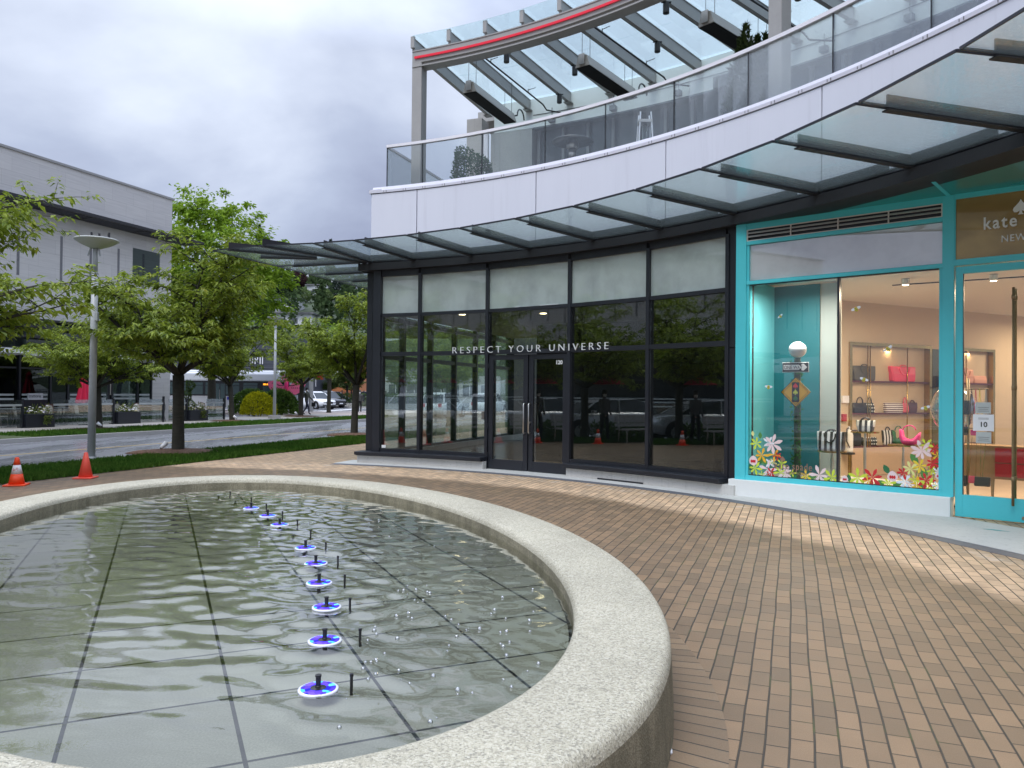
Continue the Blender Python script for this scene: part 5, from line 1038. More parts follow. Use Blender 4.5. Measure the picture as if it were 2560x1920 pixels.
b = MB(); b.fbox(STF, 23.05, 24.1, -29.9, -29.86, .02, 1.1); b.build('board', BLK, sg_); b = MB(); b.fbox(STF, 23.19, 23.86, -29.9, -29.84, 1.1, 1.37); b.build('plate', MT('pale sign plate', (.48,.49,.50), .5), sg_)
b = MB(); frame_text(b, (ST(-29.835,0),(.342,.94),(-.94,.342)), 'trattoria', .19, 23.205, 0, 1.2, .002, sx=.86); b.build('lettering', BV, sg_)

# ------------------------------------------------------------------ restaurant patio
fn_ = thing('patio_screen', 'low clear glass screen with black posts along the restaurant patio', 'screen', ST(-28.35,29)+(.02,))
for k, (s0, s1) in enumerate([(-6,-2.5),(-2.5,1),(1,4.5),(4.5,8),(8,11.5),(11.5,15),(15,18.4),(18.4,21.8),(23.1,26.1),(27.5,29.0),(29.3,30.5),(31.85,33.2)]):
    b = MB(); b.fbox(STF, s0+.03, s1-.03, -28.356, -28.344, .06, 1.12); b.build('glass_panel', PATGL, fn_)
    b = MB(); b.fbox(STF, s0+.03, s1-.03, -28.343, -28.339, .88, .96); b.build('vinyl_stripe', MT('pale window stripe', (.42,.45,.44), .6), fn_)
    b = MB(); b.fbox(STF, s1-.03, s1+.03, -28.4, -28.3, .0, 1.16 if s1 != 29.0 else 1.25); b.build('post', BLK, fn_)
PL1 = MT('black planter box', (.012,.014,.02), .4); FLW = {'w': MT('white petal', (.82,.82,.80), .7, var=.05), 'y': MT('pale yellow petal', (.70,.64,.30), .7), 'l': MT('lilac petal', (.55,.52,.72), .7)}
PLL = mat_leaf('patio plant leaf', (.05,.10,.02), (.26,.30,.08), (.4,.36,.12))
def planter(s0, s1, lab, seed, trail, spiral=False):
    t_ = thing('planter', lab, 'planter', ST(-28.3,.5*(s0+s1))+(.02,), 'black planters along the restaurant patio'); b = MB(); b.fbox(STF, s0, s1, -28.7, -28.15, .02, .56); b.build('box', PL1, t_, bevel=.015)
    def fp(r_):
        u = r_.uniform(s0+.05, s1-.05); n = -28.42+r_.gauss(0,.14); h_ = .55+abs(r_.gauss(0,.16)); p = ST(n, u); return (p[0],p[1],h_), (0,0,.9)
    clump('leaves', t_, PLL, fp, 260, .10, seed, .35)
    r_ = random.Random(seed)
    for cc, n in (('w', 26), ('y', 12), ('l', 5)):
        b = MB()
        for k in range(n):
            u = r_.uniform(s0+.08, s1-.08); p = ST(-28.42+r_.gauss(0,.16)+.1, u); z = .60+abs(r_.gauss(0,.11)); rr = r_.uniform(.025,.055)
            b.lathe([(.001,-rr*.2),(rr,.1*rr),(rr*.7,.5*rr),(.001,.6*rr)], 7, (p[0],p[1],z))
        b.build('blossom', FLW[cc], t_)
    if trail:
        def ft(r_):
            u = s0+.7*(s1-s0)+r_.gauss(0,.09); z = .55-r_.random()**.8*.38; p = ST(-28.12+r_.random()*.05, u); return (p[0],p[1],z), (.3,-.1,-.6)
        clump('trailing_leaves', t_, PLL, ft, 120, .09, seed+3, .4)
    return t_
planter(21.84,23.06,'black planter of white flowers in front of the trattoria board',21,True); planter(26.19,27.45,'black planter of feathery yellow green plants right of the lamp post',22,False); planter(30.56,31.80,'black planter of white flowers behind the big tree trunk',23,True)
sp_t = thing('spiral_topiary', 'small spiral clipped conifer standing between two tree trunks on the patio', 'topiary', ST(-28.6,30.9)+(.5,))
def fs(r_):
    z = r_.random(); k = r_.uniform(0,6.28); q = .10+.10*abs(math.sin(z*9.5)); p = ST(-28.6, 30.9); x = .10*math.sin(z*9.5); return (p[0]+x+q*math.cos(k), p[1]+q*math.sin(k), .6+z*1.45), (math.cos(k),math.sin(k),.3)
clump('foliage', sp_t, mat_leaf('spiral leaf', (.03,.07,.015), (.10,.16,.04)), fs, 1700, .07, 31, .45); b = MB(); p = ST(-28.6,30.9); b.tube([(p[0],p[1],.5),(p[0],p[1],1.9)], .025, 6); b.build('stem', BARK, sp_t)
WICK = MT('cream wicker', (.52,.49,.42), .7, var=.12, sc=30); RATT = MT('grey rattan frame', (.16,.14,.12), .6); RATR = MT('reddish rattan frame', (.15,.06,.045), .6)
def make_chair(red):
    t_ = thing('bistro_chair', 'x', 'chair', (0,0,0), 'bistro chairs on the restaurant patio'); fm = RATR if red else RATT
    b = LB(); b.prism([(-.2,-.2),(.2,-.2),(.21,.05),(.17,.2),(-.17,.2),(-.21,.05)], .43, .46); b.build('seat', WICK, t_)
    arch = [(-.20,.47),(-.215,.62),(-.20,.76),(-.14,.86),(0,.90),(.14,.86),(.20,.76),(.215,.62),(.20,.47)]; bk = lambda x, z, o: (x, .19+.13*(z-.46)+o, z)
    b = LB(); b.prism_pts([bk(x*.86, z if z < .5 else .47+(z-.47)*.95, -.006) for x, z in arch], [bk(x*.86, z if z < .5 else .47+(z-.47)*.95, .006) for x, z in arch]); b.build('backrest', WICK, t_)
    b = LB(); b.tube([bk(x, z, 0) for x, z in arch], .016, 7); b.build('back_frame', fm, t_, True)
    for sx in (-1, 1):
        b = LB(); b.tube([(.18*sx,-.17,.43),(.20*sx,-.21,.0)], .014, 6); b.build('leg', fm, t_); b = LB(); b.tube([(.18*sx,.18,.46),(.19*sx,.2,.25),(.20*sx,.27,.0)], .014, 6); b.build('leg', fm, t_)
        b = LB(); b.tube([(.205*sx,.22,.66),(.235*sx,.02,.66),(.22*sx,-.16,.60),(.19*sx,-.18,.44)], .013, 6); b.build('armrest', fm, t_, True)
    return t_
ch0 = make_chair(False); ch1 = make_chair(True); u0 = u1 = True
CH = [(-29.2,21.5,1.9,0,'grey framed bistro chair cut by the left edge of the photo'),(-29.1,22.3,2.2,0,'cream bistro chair with a leaning back, left of the trattoria planter'),(-29.3,23.55,.4,1,'reddish bistro chair with its round back showing over the trattoria planter'),(-29.2,25.2,2.0,0,'cream bistro chair under the closed red umbrella'),(-29.2,26.85,-1.4,0,'cream bistro chair just right of the tree trunk, facing left'),(-29.2,28.05,.3,1,'reddish bistro chair behind the yellow green planter'),(-29.2,28.55,1.7,0,'grey bistro chair half hidden at the right end of the yellow green planter'),(-29.1,29.45,-1.35,0,'bistro chair with a clear arched back in front of the stone pillar'),(-29.2,31.35,1.2,0,'cream bistro chair behind the big trunk, left of the third planter'),(-29.2,32.3,.2,1,'reddish bistro chair at the right end of the third planter'),(-29.0,32.85,-.6,0,'cream bistro chair at the right end of the patio'),
      (-29.8,24.55,.2,0,'bistro chair seen dimly against the dark restaurant window'),(-29.8,25.1,-.2,0,'bistro chair near the window behind the red umbrella')]
for n, s, rz, rd, lab in CH:
    if rd: o = ch1 if u1 else dup(ch1); u1 = False
    else: o = ch0 if u0 else dup(ch0); u0 = False
    p = ST(n, s); o.location = (p[0], p[1], .02); o.rotation_euler = (0,0,R(-20)+rz); o['label'] = lab
tb0 = None
for k, (n, s) in enumerate([(-29.2,21.95),(-29.3,24.35),(-29.25,28.95),(-29.2,32.1)]):
    if tb0 is None:
        tb0 = o = thing('cafe_table', 'x', 'table', (0,0,0), 'small tables on the restaurant patio'); b = LB(); b.box(-.33,.33,-.33,.33,.72,.75); b.build('table_top', MT('grey table top', (.30,.31,.31), .4), o, bevel=.01); b = LB(); b.lathe([(.22,0),(.21,.02),(.03,.05),(.025,.72)], 12); b.build('pedestal', BLK, o)
    else: o = dup(tb0)
    p = ST(n, s); o.location = (p[0],p[1],.02); o['label'] = ['small square table at the left edge of the patio','small square table left of the closed red umbrella','small square table in front of the stone pillar','small square table at the right end of the patio'][k]
um = thing('closed_umbrella', 'closed bright red patio umbrella left of the grey lamp post', 'umbrella', ST(-28.65,24.85)+(.02,)); pu = ST(-28.65,24.85)
UMB = MT('crimson canvas', (.60,.008,.055), .7, var=.08, sc=6)
b = MB(); rings = []
for z, r in ((.93,.30),(.97,.30),(1.2,.245),(1.6,.175),(1.95,.115),(2.1,.10),(2.105,.12),(2.2,.085),(2.3,.03),(2.33,.005)):
    rings.append([(pu[0]+r*(1+.20*math.cos(8*a)+.1*math.sin(3*a+z))*math.cos(a), pu[1]+r*(1+.20*math.cos(8*a)+.1*math.sin(3*a+z))*math.sin(a), z+.02+(.03*math.cos(8*a) if z < 1 else 0)) for a in np.linspace(0, 2*math.pi, 41)[:-1]])
b.loft(rings); b.build('canvas', UMB, um, True); b = MB(); b.tube([(pu[0],pu[1],.02),(pu[0],pu[1],1.0)], .022, 8); b.build('pole', BLK, um); b = MB(); b.lathe([(.22,0),(.2,.05),(.04,.08)], 16, (pu[0],pu[1],.02)); b.build('base', BLK, um)
# ------------------------------------------------------------------ trees
LEAF = mat_leaf('cherry leaf', (.060,.120,.010), (.34,.42,.05), (.34,.20,.04), .10); LEAFB = mat_leaf('bright maple leaf', (.085,.17,.010), (.27,.40,.035), None, 0, .06); LEAFD = mat_leaf('dull far leaf', (.05,.09,.02), (.15,.21,.05), (.22,.15,.05), .1)
def leaf_add(V, F, p, d, L, w, r_):
    s = d.cross(Vector((0,0,1))); s = s.normalized() if s.length > .05 else Vector((1,0,0)); s = (s+Vector((r_.gauss(0,.35),r_.gauss(0,.35),r_.gauss(0,.35)))).normalized(); n = s.cross(d).normalized()
    k = len(V); mid = p+d*L*.5-n*L*.02; t = p+d*L-Vector((0,0,L*.16)); V += [tuple(p), tuple(mid+s*w*.5+n*w*.16), tuple(t), tuple(mid-s*w*.5+n*w*.16), tuple(mid)]; F += [(k,k+4,k+2,k+1),(k,k+3,k+2,k+4)]
def tree_mesh(seed, H=5.6, fork=1.85, spread=2.3, r0=.145, nl=7, leafL=.14, leafW=.055, dens=1.0, droop=.62, lean=(0,0)):
    r_ = random.Random(seed); tb = LB(); V = []; F = []
    bend = Vector((r_.gauss(0,.06)+lean[0], r_.gauss(0,.06)+lean[1], 0))
    tp = [Vector((0,0,-.05)), Vector((0,0,.12)), Vector((bend.x*.3,bend.y*.3,fork*.5)), Vector((bend.x,bend.y,fork))]
    tb.tube([tuple(p) for p in tp], [r0*1.45, r0*1.08, r0*.93, r0*.98], 12)
    def leaves(p0, d, n, sp_):
        for i in range(n):
            a = r_.uniform(0, 6.283); dd = Vector((math.cos(a), math.sin(a), 0))*.75+d*.55; dd = (dd.normalized()+Vector((0,0,-droop*r_.uniform(.35,1.5)))).normalized()
            leaf_add(V, F, p0+Vector((r_.gauss(0,sp_),r_.gauss(0,sp_),r_.gauss(0,sp_*.6))), dd, leafL*r_.uniform(.7,1.25), leafW*r_.uniform(.75,1.2), r_)
    top = tp[-1]
    for i in range(nl):
        az = 2*math.pi*i/nl+r_.uniform(-.3,.3); el = R(r_.uniform(22, 48)) if i < nl-2 else R(r_.uniform(58,78)); L = (spread/math.cos(el)*.72 if i < nl-2 else (H-fork)*.72)*r_.uniform(.85,1.08)
        d = Vector((math.cos(az)*math.cos(el), math.sin(az)*math.cos(el), math.sin(el))); p = top.copy(); pts = [p-d*.05]; seg = 6
        for k in range(seg):
            d = (d+Vector((r_.gauss(0,.10),r_.gauss(0,.10),r_.gauss(0,.06)+(.04 if k < 3 else -.01)))).normalized(); p = p+d*(L/seg); pts.append(p.copy())
        tb.tube([tuple(q) for q in pts], [r0*.50*(1-.80*k/seg) for k in range(seg+1)], 7)
        for k in range(2, seg+1):
            for j in range(2 if k < seg else 3):
                a2 = r_.uniform(0, 6.283); e2 = r_.uniform(-.15, .65); d2 = (d*.55+Vector((math.cos(a2)*math.cos(e2), math.sin(a2)*math.cos(e2), math.sin(e2)))).normalized(); L2 = r_.uniform(.65,1.15)*spread*.42; q = pts[k].copy(); pp = [q.copy()]
                for m_ in range(4):
                    d2 = (d2+Vector((r_.gauss(0,.16),r_.gauss(0,.16),r_.gauss(0,.10)-.035))).normalized(); q = q+d2*(L2/4); pp.append(q.copy())
                tb.tube([tuple(x) for x in pp], [r0*.16*(1-.75*m_/4) for m_ in range(5)], 5, False)
                for m_ in range(1, 5):
                    leaves(pp[m_], d2, int(7*dens), .06)
                    for q2 in range(2):
                        a3 = r_.uniform(0, 6.283); d3 = (d2*.4+Vector((math.cos(a3),math.sin(a3),r_.uniform(-.25,.45)))).normalized(); L3 = r_.uniform(.22,.5)*spread/2.3; e_ = pp[m_]+d3*L3+Vector((0,0,-.03)); tb.tube([tuple(pp[m_]), tuple(pp[m_]+d3*L3*.5), tuple(e_)], [.008,.006,.003], 3, False)
                        for t in (.35,.6,.85,1.0): leaves(pp[m_]+d3*L3*t, d3, max(1, int((3 if t < .9 else 5)*dens)), .045)
    me_t = tb; cb = LB(); cb.v = V; cb.f = F; cb.mi = [0]*len(F); return tb, cb
def tree(name, lab, cat, loc, tb, cb, lm=None, rotz=0, group=None, scale=1):
    t_ = thing(name, lab, cat, loc, group, rotz); t_.scale = (scale,)*3; o = tb.build('trunk', BARK, t_, True); cb.build('crown', lm or LEAF, t_, recalc=False); return t_
GT = 'cherry trees lining the street'
T1 = tree('cherry_tree', 'big leafy cherry tree with a ringed trunk on the near verge, left of centre', 'tree', (-8.29,19.15,0), *tree_mesh(3, 6.2, 1.95, 2.75, .145, 9, .165, .062, 1.5), rotz=.7, group=GT)
T2 = tree('cherry_tree', 'cherry tree on the near verge beside the black corner of the shop building', 'tree', (-5.59,27.34,0), *tree_mesh(8, 5.6, 1.8, 2.25, .125, 8, .165, .066, 1.25), rotz=0, group=GT)
T3 = tree('cherry_tree', 'near cherry tree reaching in at the left edge with large drooping leaves', 'tree', (-10.7,12.6,0), *tree_mesh(15, 6.0, 1.8, 3.5, .14, 9, .165, .070, 1.2), rotz=2.2, group=GT)
def tcopy(src, loc, rz, sc, lab):
    r = dup(src, loc, rz, lab, sc); return r
tcopy(T1, (-16.0,29.8,0), 2.6, (.98,.98,.84), 'spreading cherry tree on the far verge behind the grey lamp post')
tcopy(T2, (-14.1,38.8,0), 1.3, 1.0, 'cherry tree on the far verge in front of the silver bus')
tcopy(T1, (-12.8,46.7,0), 4.2, .98, 'cherry tree on the far verge beside the walking man')
tcopy(T1, (-2.95,36.6,0), 1.0, .95, 'cherry tree on the verge seen through the glass of the black shop')
tcopy(T2, (-21.8,16.0,0), 3.3, 1.0, 'cherry tree on the far verge at the left edge, before the stone wall')
for (x, y, r_, h_) in ((-8.29,19.15,.9,.10),(-5.59,27.34,.85,.10),(-16.0,29.8,.8,.07),(-14.1,38.8,.8,.07),(-12.8,46.7,.85,.07)):
    b = MB(); rings = []
    for rr, z in ((1.0,.0),(.8,.55),(.45,.9),(.1,1.0)): rings.append([(x+r_*rr*(1+.12*math.sin(3*a+x))*math.cos(a)*1.25, y+r_*rr*(1+.12*math.sin(4*a))*math.sin(a), .02+h_*z) for a in np.linspace(0,6.283,25)[:-1]])
    b.loft(rings); kind(b.build('mulch_mound', MULCH, smooth=True), 'stuff')
def cloud_crown(seed, c_, rx, ry, rz, ncl, per, leaf, gap=.35):
    r_ = random.Random(seed); V = []; F = []
    for k in range(ncl):
        a = r_.uniform(0, 6.283); u = r_.uniform(-.75, 1); f = math.sqrt(max(0, 1-u*u)) if u > 0 else 1-.25*u*u; q = r_.uniform(.45, 1.0)**.6; wob = 1+.16*math.sin(3*a+seed)+.10*math.sin(5*u*3+a*2)
        cc = Vector((c_[0]+rx*f*q*wob*math.cos(a), c_[1]+ry*f*q*wob*math.sin(a), c_[2]+rz*u*q*wob)); rr = r_.uniform(.35, .95)
        for j in range(per):
            d = Vector((r_.gauss(0,1), r_.gauss(0,1), r_.gauss(0,.6))); p = cc+d*rr*.45; dd = Vector((math.cos(a)+r_.gauss(0,.7), math.sin(a)+r_.gauss(0,.7), r_.gauss(-.15,.45))).normalized(); leaf_add(V, F, p, dd, leaf*r_.uniform(.7,1.3), leaf*.75*r_.uniform(.7,1.2), r_)
    b = LB(); b.v = V; b.f = F; b.mi = [0]*len(F); return b
tb_, _ = tree_mesh(27, 15.0, 4.2, 3.6, .26, 10, .3, .2, .1, .25)
tree('maple_tree', 'tall bright yellow green maple rising behind the corner of the stone building', 'tree', (-19.3,49.5,0), tb_, cloud_crown(5, (0,0,9.0), 4.6, 4.6, 5.4, 330, 60, .27), lm=LEAFB)
tree('young_maple', 'light green roadside maple whose crown shows right of the big cherry tree', 'tree', (-13.2,55.5,0), *tree_mesh(31, 7.3, 2.6, 2.7, .15, 7, .24, .13, .55, .3), lm=LEAFB)
# small trees of the car park beyond the crossing
tm = tree_mesh(41, 4.6, 1.6, 1.5, .09, 6, .22, .11, .45, .3); q0 = tree('small_street_tree', 'small round tree standing before the orange clad wall', 'tree', (-21.6,92,0), *tm, lm=LEAFD, group='small trees beyond the car park')
for k, (x, y, sc, rz) in enumerate([(-20.2,97,1.05,1),(-18.4,86,1.4,2),(-14.5,98,1.4,3),(-12.5,92,1.1,4),(-24.2,98,1.2,5),(-10.5,102,1.4,.5),(-8.5,95,1.2,1.5)]):
    dup(q0, (x,y,-.1), rz, ['small tree just right of the round one by the orange wall','thick trunked tree between the orange wall and the cherry by the shop corner','pale tree behind the walking group of people','pale tree at the far right by the black corner column','small tree behind the front of the silver bus','small tree behind the shop corner seen through the glass','farthest small tree seen through the shop glass'][k], sc)

# ------------------------------------------------------------------ street furniture
LGM = MT('pale grey lamp paint', (.40,.42,.43), .4, .0, .08, 3)
lm_ = thing('disc_street_lamp', 'tall pale grey street lamp with a wide disc shade, on the near verge', 'street lamp', (-9.34,17.12,0))
b = MB(); X, Y = -9.34, 17.12; b.tube([(X,Y,.02),(X+.012,Y,2.6),(X+.02,Y,4.15)], [.083,.074,.068], 16); b.tube([(X+.02,Y,4.15),(X+.021,Y,4.18)], [.072,.072], 16); b.tube([(X+.02,Y,4.18),(X+.025,Y,4.8)], [.052,.050], 12); b.build('pole', LGM, lm_, True)
b = MB(); b.lathe([(.001,4.72),(.10,4.72),(.30,4.80),(.455,4.895),(.46,4.91),(.44,4.925),(.2,4.935),(.001,4.94)], 40, (X+.045,Y,0)); o = b.build('shade', MT('pale lamp shade', (.46,.48,.44), .45, var=.05), lm_, True)
b = MB()
for dx, dy in ((-.14,.05),(.06,.0),(.24,.05),(.32,-.08),(-.05,-.12)): b.tube([(X+.045+dx,Y+dy,4.93),(X+.045+dx,Y+dy,5.06)], .022, 8)
b.tube([(X-.15,Y+.05,4.95),(X+.1,Y,4.97),(X+.36,Y-.08,4.95)], .03, 8); b.tube([(X-.17,Y+.05,4.96),(X-.08,Y+.05,4.96)], .035, 8); b.build('floodlight', PB, lm_)
b = MB(); b.tube([(X-.12,Y-.05,4.55),(X-.05,Y-.02,4.78)], .018, 6); b.tube([(X+.16,Y-.05,4.55),(X+.09,Y-.02,4.78)], .018, 6); b.build('strut', LGM, lm_)
b = MB(); b.box(X+.05,X+.12,Y-.06,Y+.02,3.1,3.3); b.build('junction_box', LGM, lm_, bevel=.01); b = MB(); b.prism([(X+.20*math.cos(a),Y+.20*math.sin(a)) for a in np.linspace(0,6.283,5)[:-1]+.785], .01, .06); b.lathe([(.11,.06),(.10,.09)], 16, (X,Y,0)); b.build('base_plate', LGM, lm_)
# thinner lamp on the far verge
l2 = thing('slim_street_lamp', 'slim grey street lamp on a concrete footing before the yellow bush', 'street lamp', (-13.26,43.0,0)); X, Y = -13.26, 43.0
b = MB(); b.tube([(X,Y,.2),(X,Y,5.6)], [.09,.06], 12); b.build('pole', LGM, l2, True); b = MB(); b.lathe([(.34,.0),(.34,.2),(.001,.2)], 16, (X,Y,0)); b.build('footing', KERB, l2); b = MB(); b.lathe([(.001,5.5),(.45,5.65),(.45,5.68),(.001,5.7)], 20, (X,Y,0)); b.build('shade', LGM, l2, True)
l3 = thing('dome_street_lamp', 'dark dome street lamp with a ring guard among the tree tops', 'street lamp', (-16.2,58.5,0)); X, Y = -16.2, 58.5
b = MB(); b.tube([(X,Y,0),(X,Y,4.4)], .06, 10); b.build('pole', PB, l3); b = MB(); b.lathe([(.001,5.0),(.2,4.95),(.33,4.8),(.36,4.72),(.001,4.72)], 20, (X,Y,0)); b.build('dome', PB, l3, True); b = MB(); b.tube([(X+.27*math.cos(a), Y, 4.55+.3*math.sin(a)) for a in np.linspace(math.pi-.3, 2*math.pi+.3, 15)], .035, 8); b.build('ring_guard', PB, l3, True)
pb_ = thing('signal_pole', 'thick grey signal pole with a bolted foot at the street corner', 'pole', (-15.2,58.2,0)); X, Y = -15.2, 58.2
b = MB(); b.tube([(X,Y,-.1),(X,Y,2.75)], .17, 4); b.build('column', LGM, pb_); b = MB(); b.box(X-.33,X+.33,Y-.3,Y+.3,-.12,-.04); b.build('foot', LGM, pb_); b = MB(); b.box(X-.05,X+.5,Y-.1,Y+.1,2.95,4.0); b.build('signal_housing', PB, pb_); b = MB(); b.tube([(X,Y,2.75),(X,Y,4.1)], .05, 8); b.build('mast', PB, pb_)
rd = thing('red_banner', 'small red and white banner beside the grey signal pole', 'banner', (-14.9,58.6,2.3)); b = MB(); b.box(-14.95,-14.4,58.6,58.62,2.45,2.95); b.build('cloth', MT('banner red', (.65,.02,.03), .6), rd); b = MB(); b.box(-14.99,-14.93,58.58,58.64,1.9,3.4); b.build('batten', WV, rd)
# traffic cones
def cone(p, lab, white, col, tilt=0):
    t_ = thing('traffic_cone', lab, 'traffic cone', p, 'traffic cones on the brick edge of the verge', tilt); cm = MT('cone '+('orange' if white else 'faded pink orange'), col, .5, var=.10, sc=9)
    b = LB(); b.box(-.16,.16,-.16,.16,.0,.025); o = b.build('base', cm, t_, bevel=.008)
    rad_ = lambda z: .118-(z-.025)*(.118-.03)/.43
    zs = (.025,.19,.335,.455) if white else (.025,.455)
    mats = [cm, MT('white reflective sleeve', (.78,.76,.74), .5, var=.12, sc=20), cm] if white else [cm]
    for k in range(len(zs)-1):
        b = LB(); b.lathe([(rad_(zs[k]),zs[k]),(rad_(zs[k+1]),zs[k+1])]+([(.02,zs[k+1]+.006),(.018,zs[k+1]-.03)] if k == len(zs)-2 else []), 24); b.build(('sleeve' if mats[k] is not cm else 'cone_body'), mats[k], t_, True)
    if white:
        b = LB(); b.lathe([(rad_(.25)+.002,.245),(rad_(.29)+.002,.285)], 24); s_ = [x for x in bpy.data.objects if x.parent == t_ and x.name.startswith('sleeve')][0]
        pts = [( -.03+.06*(k%4)/3, .25+.045*((k*7)%5)/5) for k in range(9)]; b = LB()
        for x, z in pts: b.add([(x-.007,-(rad_(z)+.003),z-.006),(x+.007,-(rad_(z)+.003),z-.004),(x+.006,-(rad_(z+.01)+.003),z+.008),(x-.005,-(rad_(z+.01)+.003),z+.006)], [(0,1,2,3)])
        b.build('scuff_mark', MT('pink scuff', (.60,.18,.16), .6), s_, recalc=False)
    return t_
cone((-8.10,12.62,0), 'orange traffic cone with a white sleeve at the left edge', True, (.92,.075,.012), .3); cone((-7.58,13.72,0), 'plain faded pink orange traffic cone at the foot of the disc lamp', False, (.92,.115,.07), .1)
def ground_spot(p, lab, a):
    t_ = thing('ground_spotlight', lab, 'spotlight', p, 'white spotlights at the feet of the trees', a); b = LB(); b.lathe([(.001,.0),(.04,.02),(.055,.10),(.06,.2),(.05,.205),(.001,.19)], 12); o = b.build('head', WV, t_, True); o.rotation_euler = (.9,0,0); o.location = (0,0,.12); b = LB(); b.tube([(0,0,-.02),(0,0,.16)], .012, 6); b.build('stake', PB, t_)
ground_spot((-8.66,19.0,.02), 'white spotlight at the left foot of the big cherry tree', 2.6); ground_spot((-15.6,29.3,.05), 'white spotlight beside the trunk behind the grey lamp post', -1.2); ground_spot((-13.75,38.5,.05), 'white spotlight at the foot of the tree before the bus', -1.0); ground_spot((-12.85,46.1,.05), 'white spotlight at the foot of the tree beside the walking man', -.6)
# hedge, bush, pink sculpture
HEDG = mat_leaf('hedge leaf', (.025,.065,.012), (.13,.22,.045), None, 0, .06); YEL = mat_leaf('golden shrub leaf', (.13,.17,.005), (.55,.52,.02), None, 0, .05)
def mound(name, lab, cat, c_, rx, ry, h, mat_, n, size, seed, flat_=.6):
    t_ = thing(name, lab, cat, c_); 
    def fp(r_):
        k = r_.uniform(0,6.283); z = r_.random(); f = (1-z**2.6)**.5*math.sqrt(r_.uniform(.72,1)); wob = 1+.10*math.sin(3*k+seed)+.07*math.sin(7*k); return (c_[0]+rx*f*wob*math.cos(k), c_[1]+ry*f*wob*math.sin(k), c_[2]+.12+(h-.12)*z*(1+.06*math.sin(5*k))), (math.cos(k)*.6,math.sin(k)*.6,.5)
    clump('foliage', t_, mat_, fp, n, size, seed, .45)
    b = MB()
    for k in range(7): a = k*.9; b.tube([(c_[0]+.2*math.cos(a),c_[1]+.2*math.sin(a),c_[2]-.02),(c_[0]+rx*.6*math.cos(a),c_[1]+ry*.6*math.sin(a),c_[2]+h*.7)], .03, 5)
    b.build('stem', BARK, t_); return t_
mound('golden_bush', 'rounded yellow green bush in front of the dark hedge', 'bush', (-15.3,46.2,.0), 1.02, .85, 1.42, YEL, 5200, .10, 51)
mound('laurel_hedge', 'dark leafy hedge left part, behind the yellow bush', 'hedge', (-16.5,48.8,.0), 1.4, .8, 1.55, HEDG, 3600, .17, 52); mound('laurel_hedge', 'dark leafy hedge right part, between the slim lamp and the tree', 'hedge', (-14.85,49.0,.0), 1.2, .8, 1.58, HEDG, 4200, .17, 53)
ps = thing('pink_sculpture', 'pink cut-out sculpture with curled black line work above the hedge', 'sculpture', (-15.7,52.3,0)); PNK = MT('hot pink paint', (.90,.16,.30), .45, var=.03); PNK2 = MT('deep pink paint', (.80,.03,.18), .45, var=.03)
X, Y = -15.55, 52.3
wing = [(0,1.5),(.15,1.9),(.5,2.25),(.95,2.3),(1.25,2.22),(1.28,2.05),(1.05,1.6),(.6,1.35)]
for s_ in (-1, 1):
    b = MB(); b.prism_pts([(X+.22+s_*x,Y,z-.05) for x, z in wing], [(X+.22+s_*x,Y+.05,z-.05) for x, z in wing]); o = b.build('wing', PNK, ps)
    b = MB(); b.tube([(X+.22+s_*(.35+.3*math.cos(a)),Y-.012,2.06+.14*math.sin(a)) for a in np.linspace(3.3,6.1,10)], .022, 5); b.tube([(X+.22+s_*x,Y-.012,z) for x, z in ((.7,2.05),(.85,2.12),(1.0,2.06))], .02, 5)
    for k in range(6): b.tube([(X+.22+s_*(.35+.13*k),Y-.012,1.80),(X+.22+s_*(.38+.13*k),Y-.012,1.72)], .018, 4)
    b.build('line_work', BV, o)
b = MB(); b.tube([(X+.22,Y-.03,1.3),(X+.22,Y-.03,2.0),(X+.25,Y-.03,2.4)], [.10,.14,.1], 10); b.build('body', PNK2, ps, True)
b = MB()
for r_ in (.34,.22,.12): b.tube([(X+.3+r_*1.1*math.cos(a),Y-.03,2.42+r_*.72*math.sin(a)) for a in np.linspace(0,6.283,22)], .035, 6)
b.build('curl', PNK2, ps, True); b = MB(); b.tube([(X+.22,Y+.02,-.05),(X+.22,Y+.02,1.4)], .05, 8); b.build('post', BLK, ps)
# ------------------------------------------------------------------ bus on the cross street
bus = thing('city_bus', 'long silver city bus with a black window band passing behind the trees', 'bus', (-22,58.2,-.12))
BSV = MT('bus silver', (.40,.42,.45), .35, .0, .05, 1); BSW = MT('bus roof white', (.70,.71,.73), .4, var=.03); BBK = MT('bus black band', (.008,.009,.011), .15); BGL = MT('bus window', (.03,.055,.055), .06, var=.3, sc=.8)
b = MB(); rings = []
sec = lambda k: [(57.0+.02*k,.25),(57.0,1.1),(57.0,2.35),(57.12,2.75),(57.45,2.98),(58.25,3.02),(59.05,2.98),(59.4,2.75),(59.5,2.35),(59.5,.25)]
for x, k, dx in ((-28.4,0,0),(-28.2,0,0),(-16.9,0,0),(-16.35,0,0)):
    rings.append([(x+(0.12 if x > -16.5 and z > 2.4 else 0)-(0 if x < -16.5 else max(0,(z-1.2))*.16), y, z) for y, z in sec(0)])
b.loft(rings); b.build('bus_body', BSV, bus)
b = MB(); b.loft([[(x,y,z) for y, z in ((57.2,2.82),(57.5,3.0),(58.25,3.08),(59.0,3.0),(59.3,2.82))] for x in (-28.2,-17.0)]); b.build('roof_fairing', BSW, bus)
b = MB(); b.box(-28.3,-16.5,56.985,56.999,1.13,2.26); b.build('window_band', BBK, bus); 
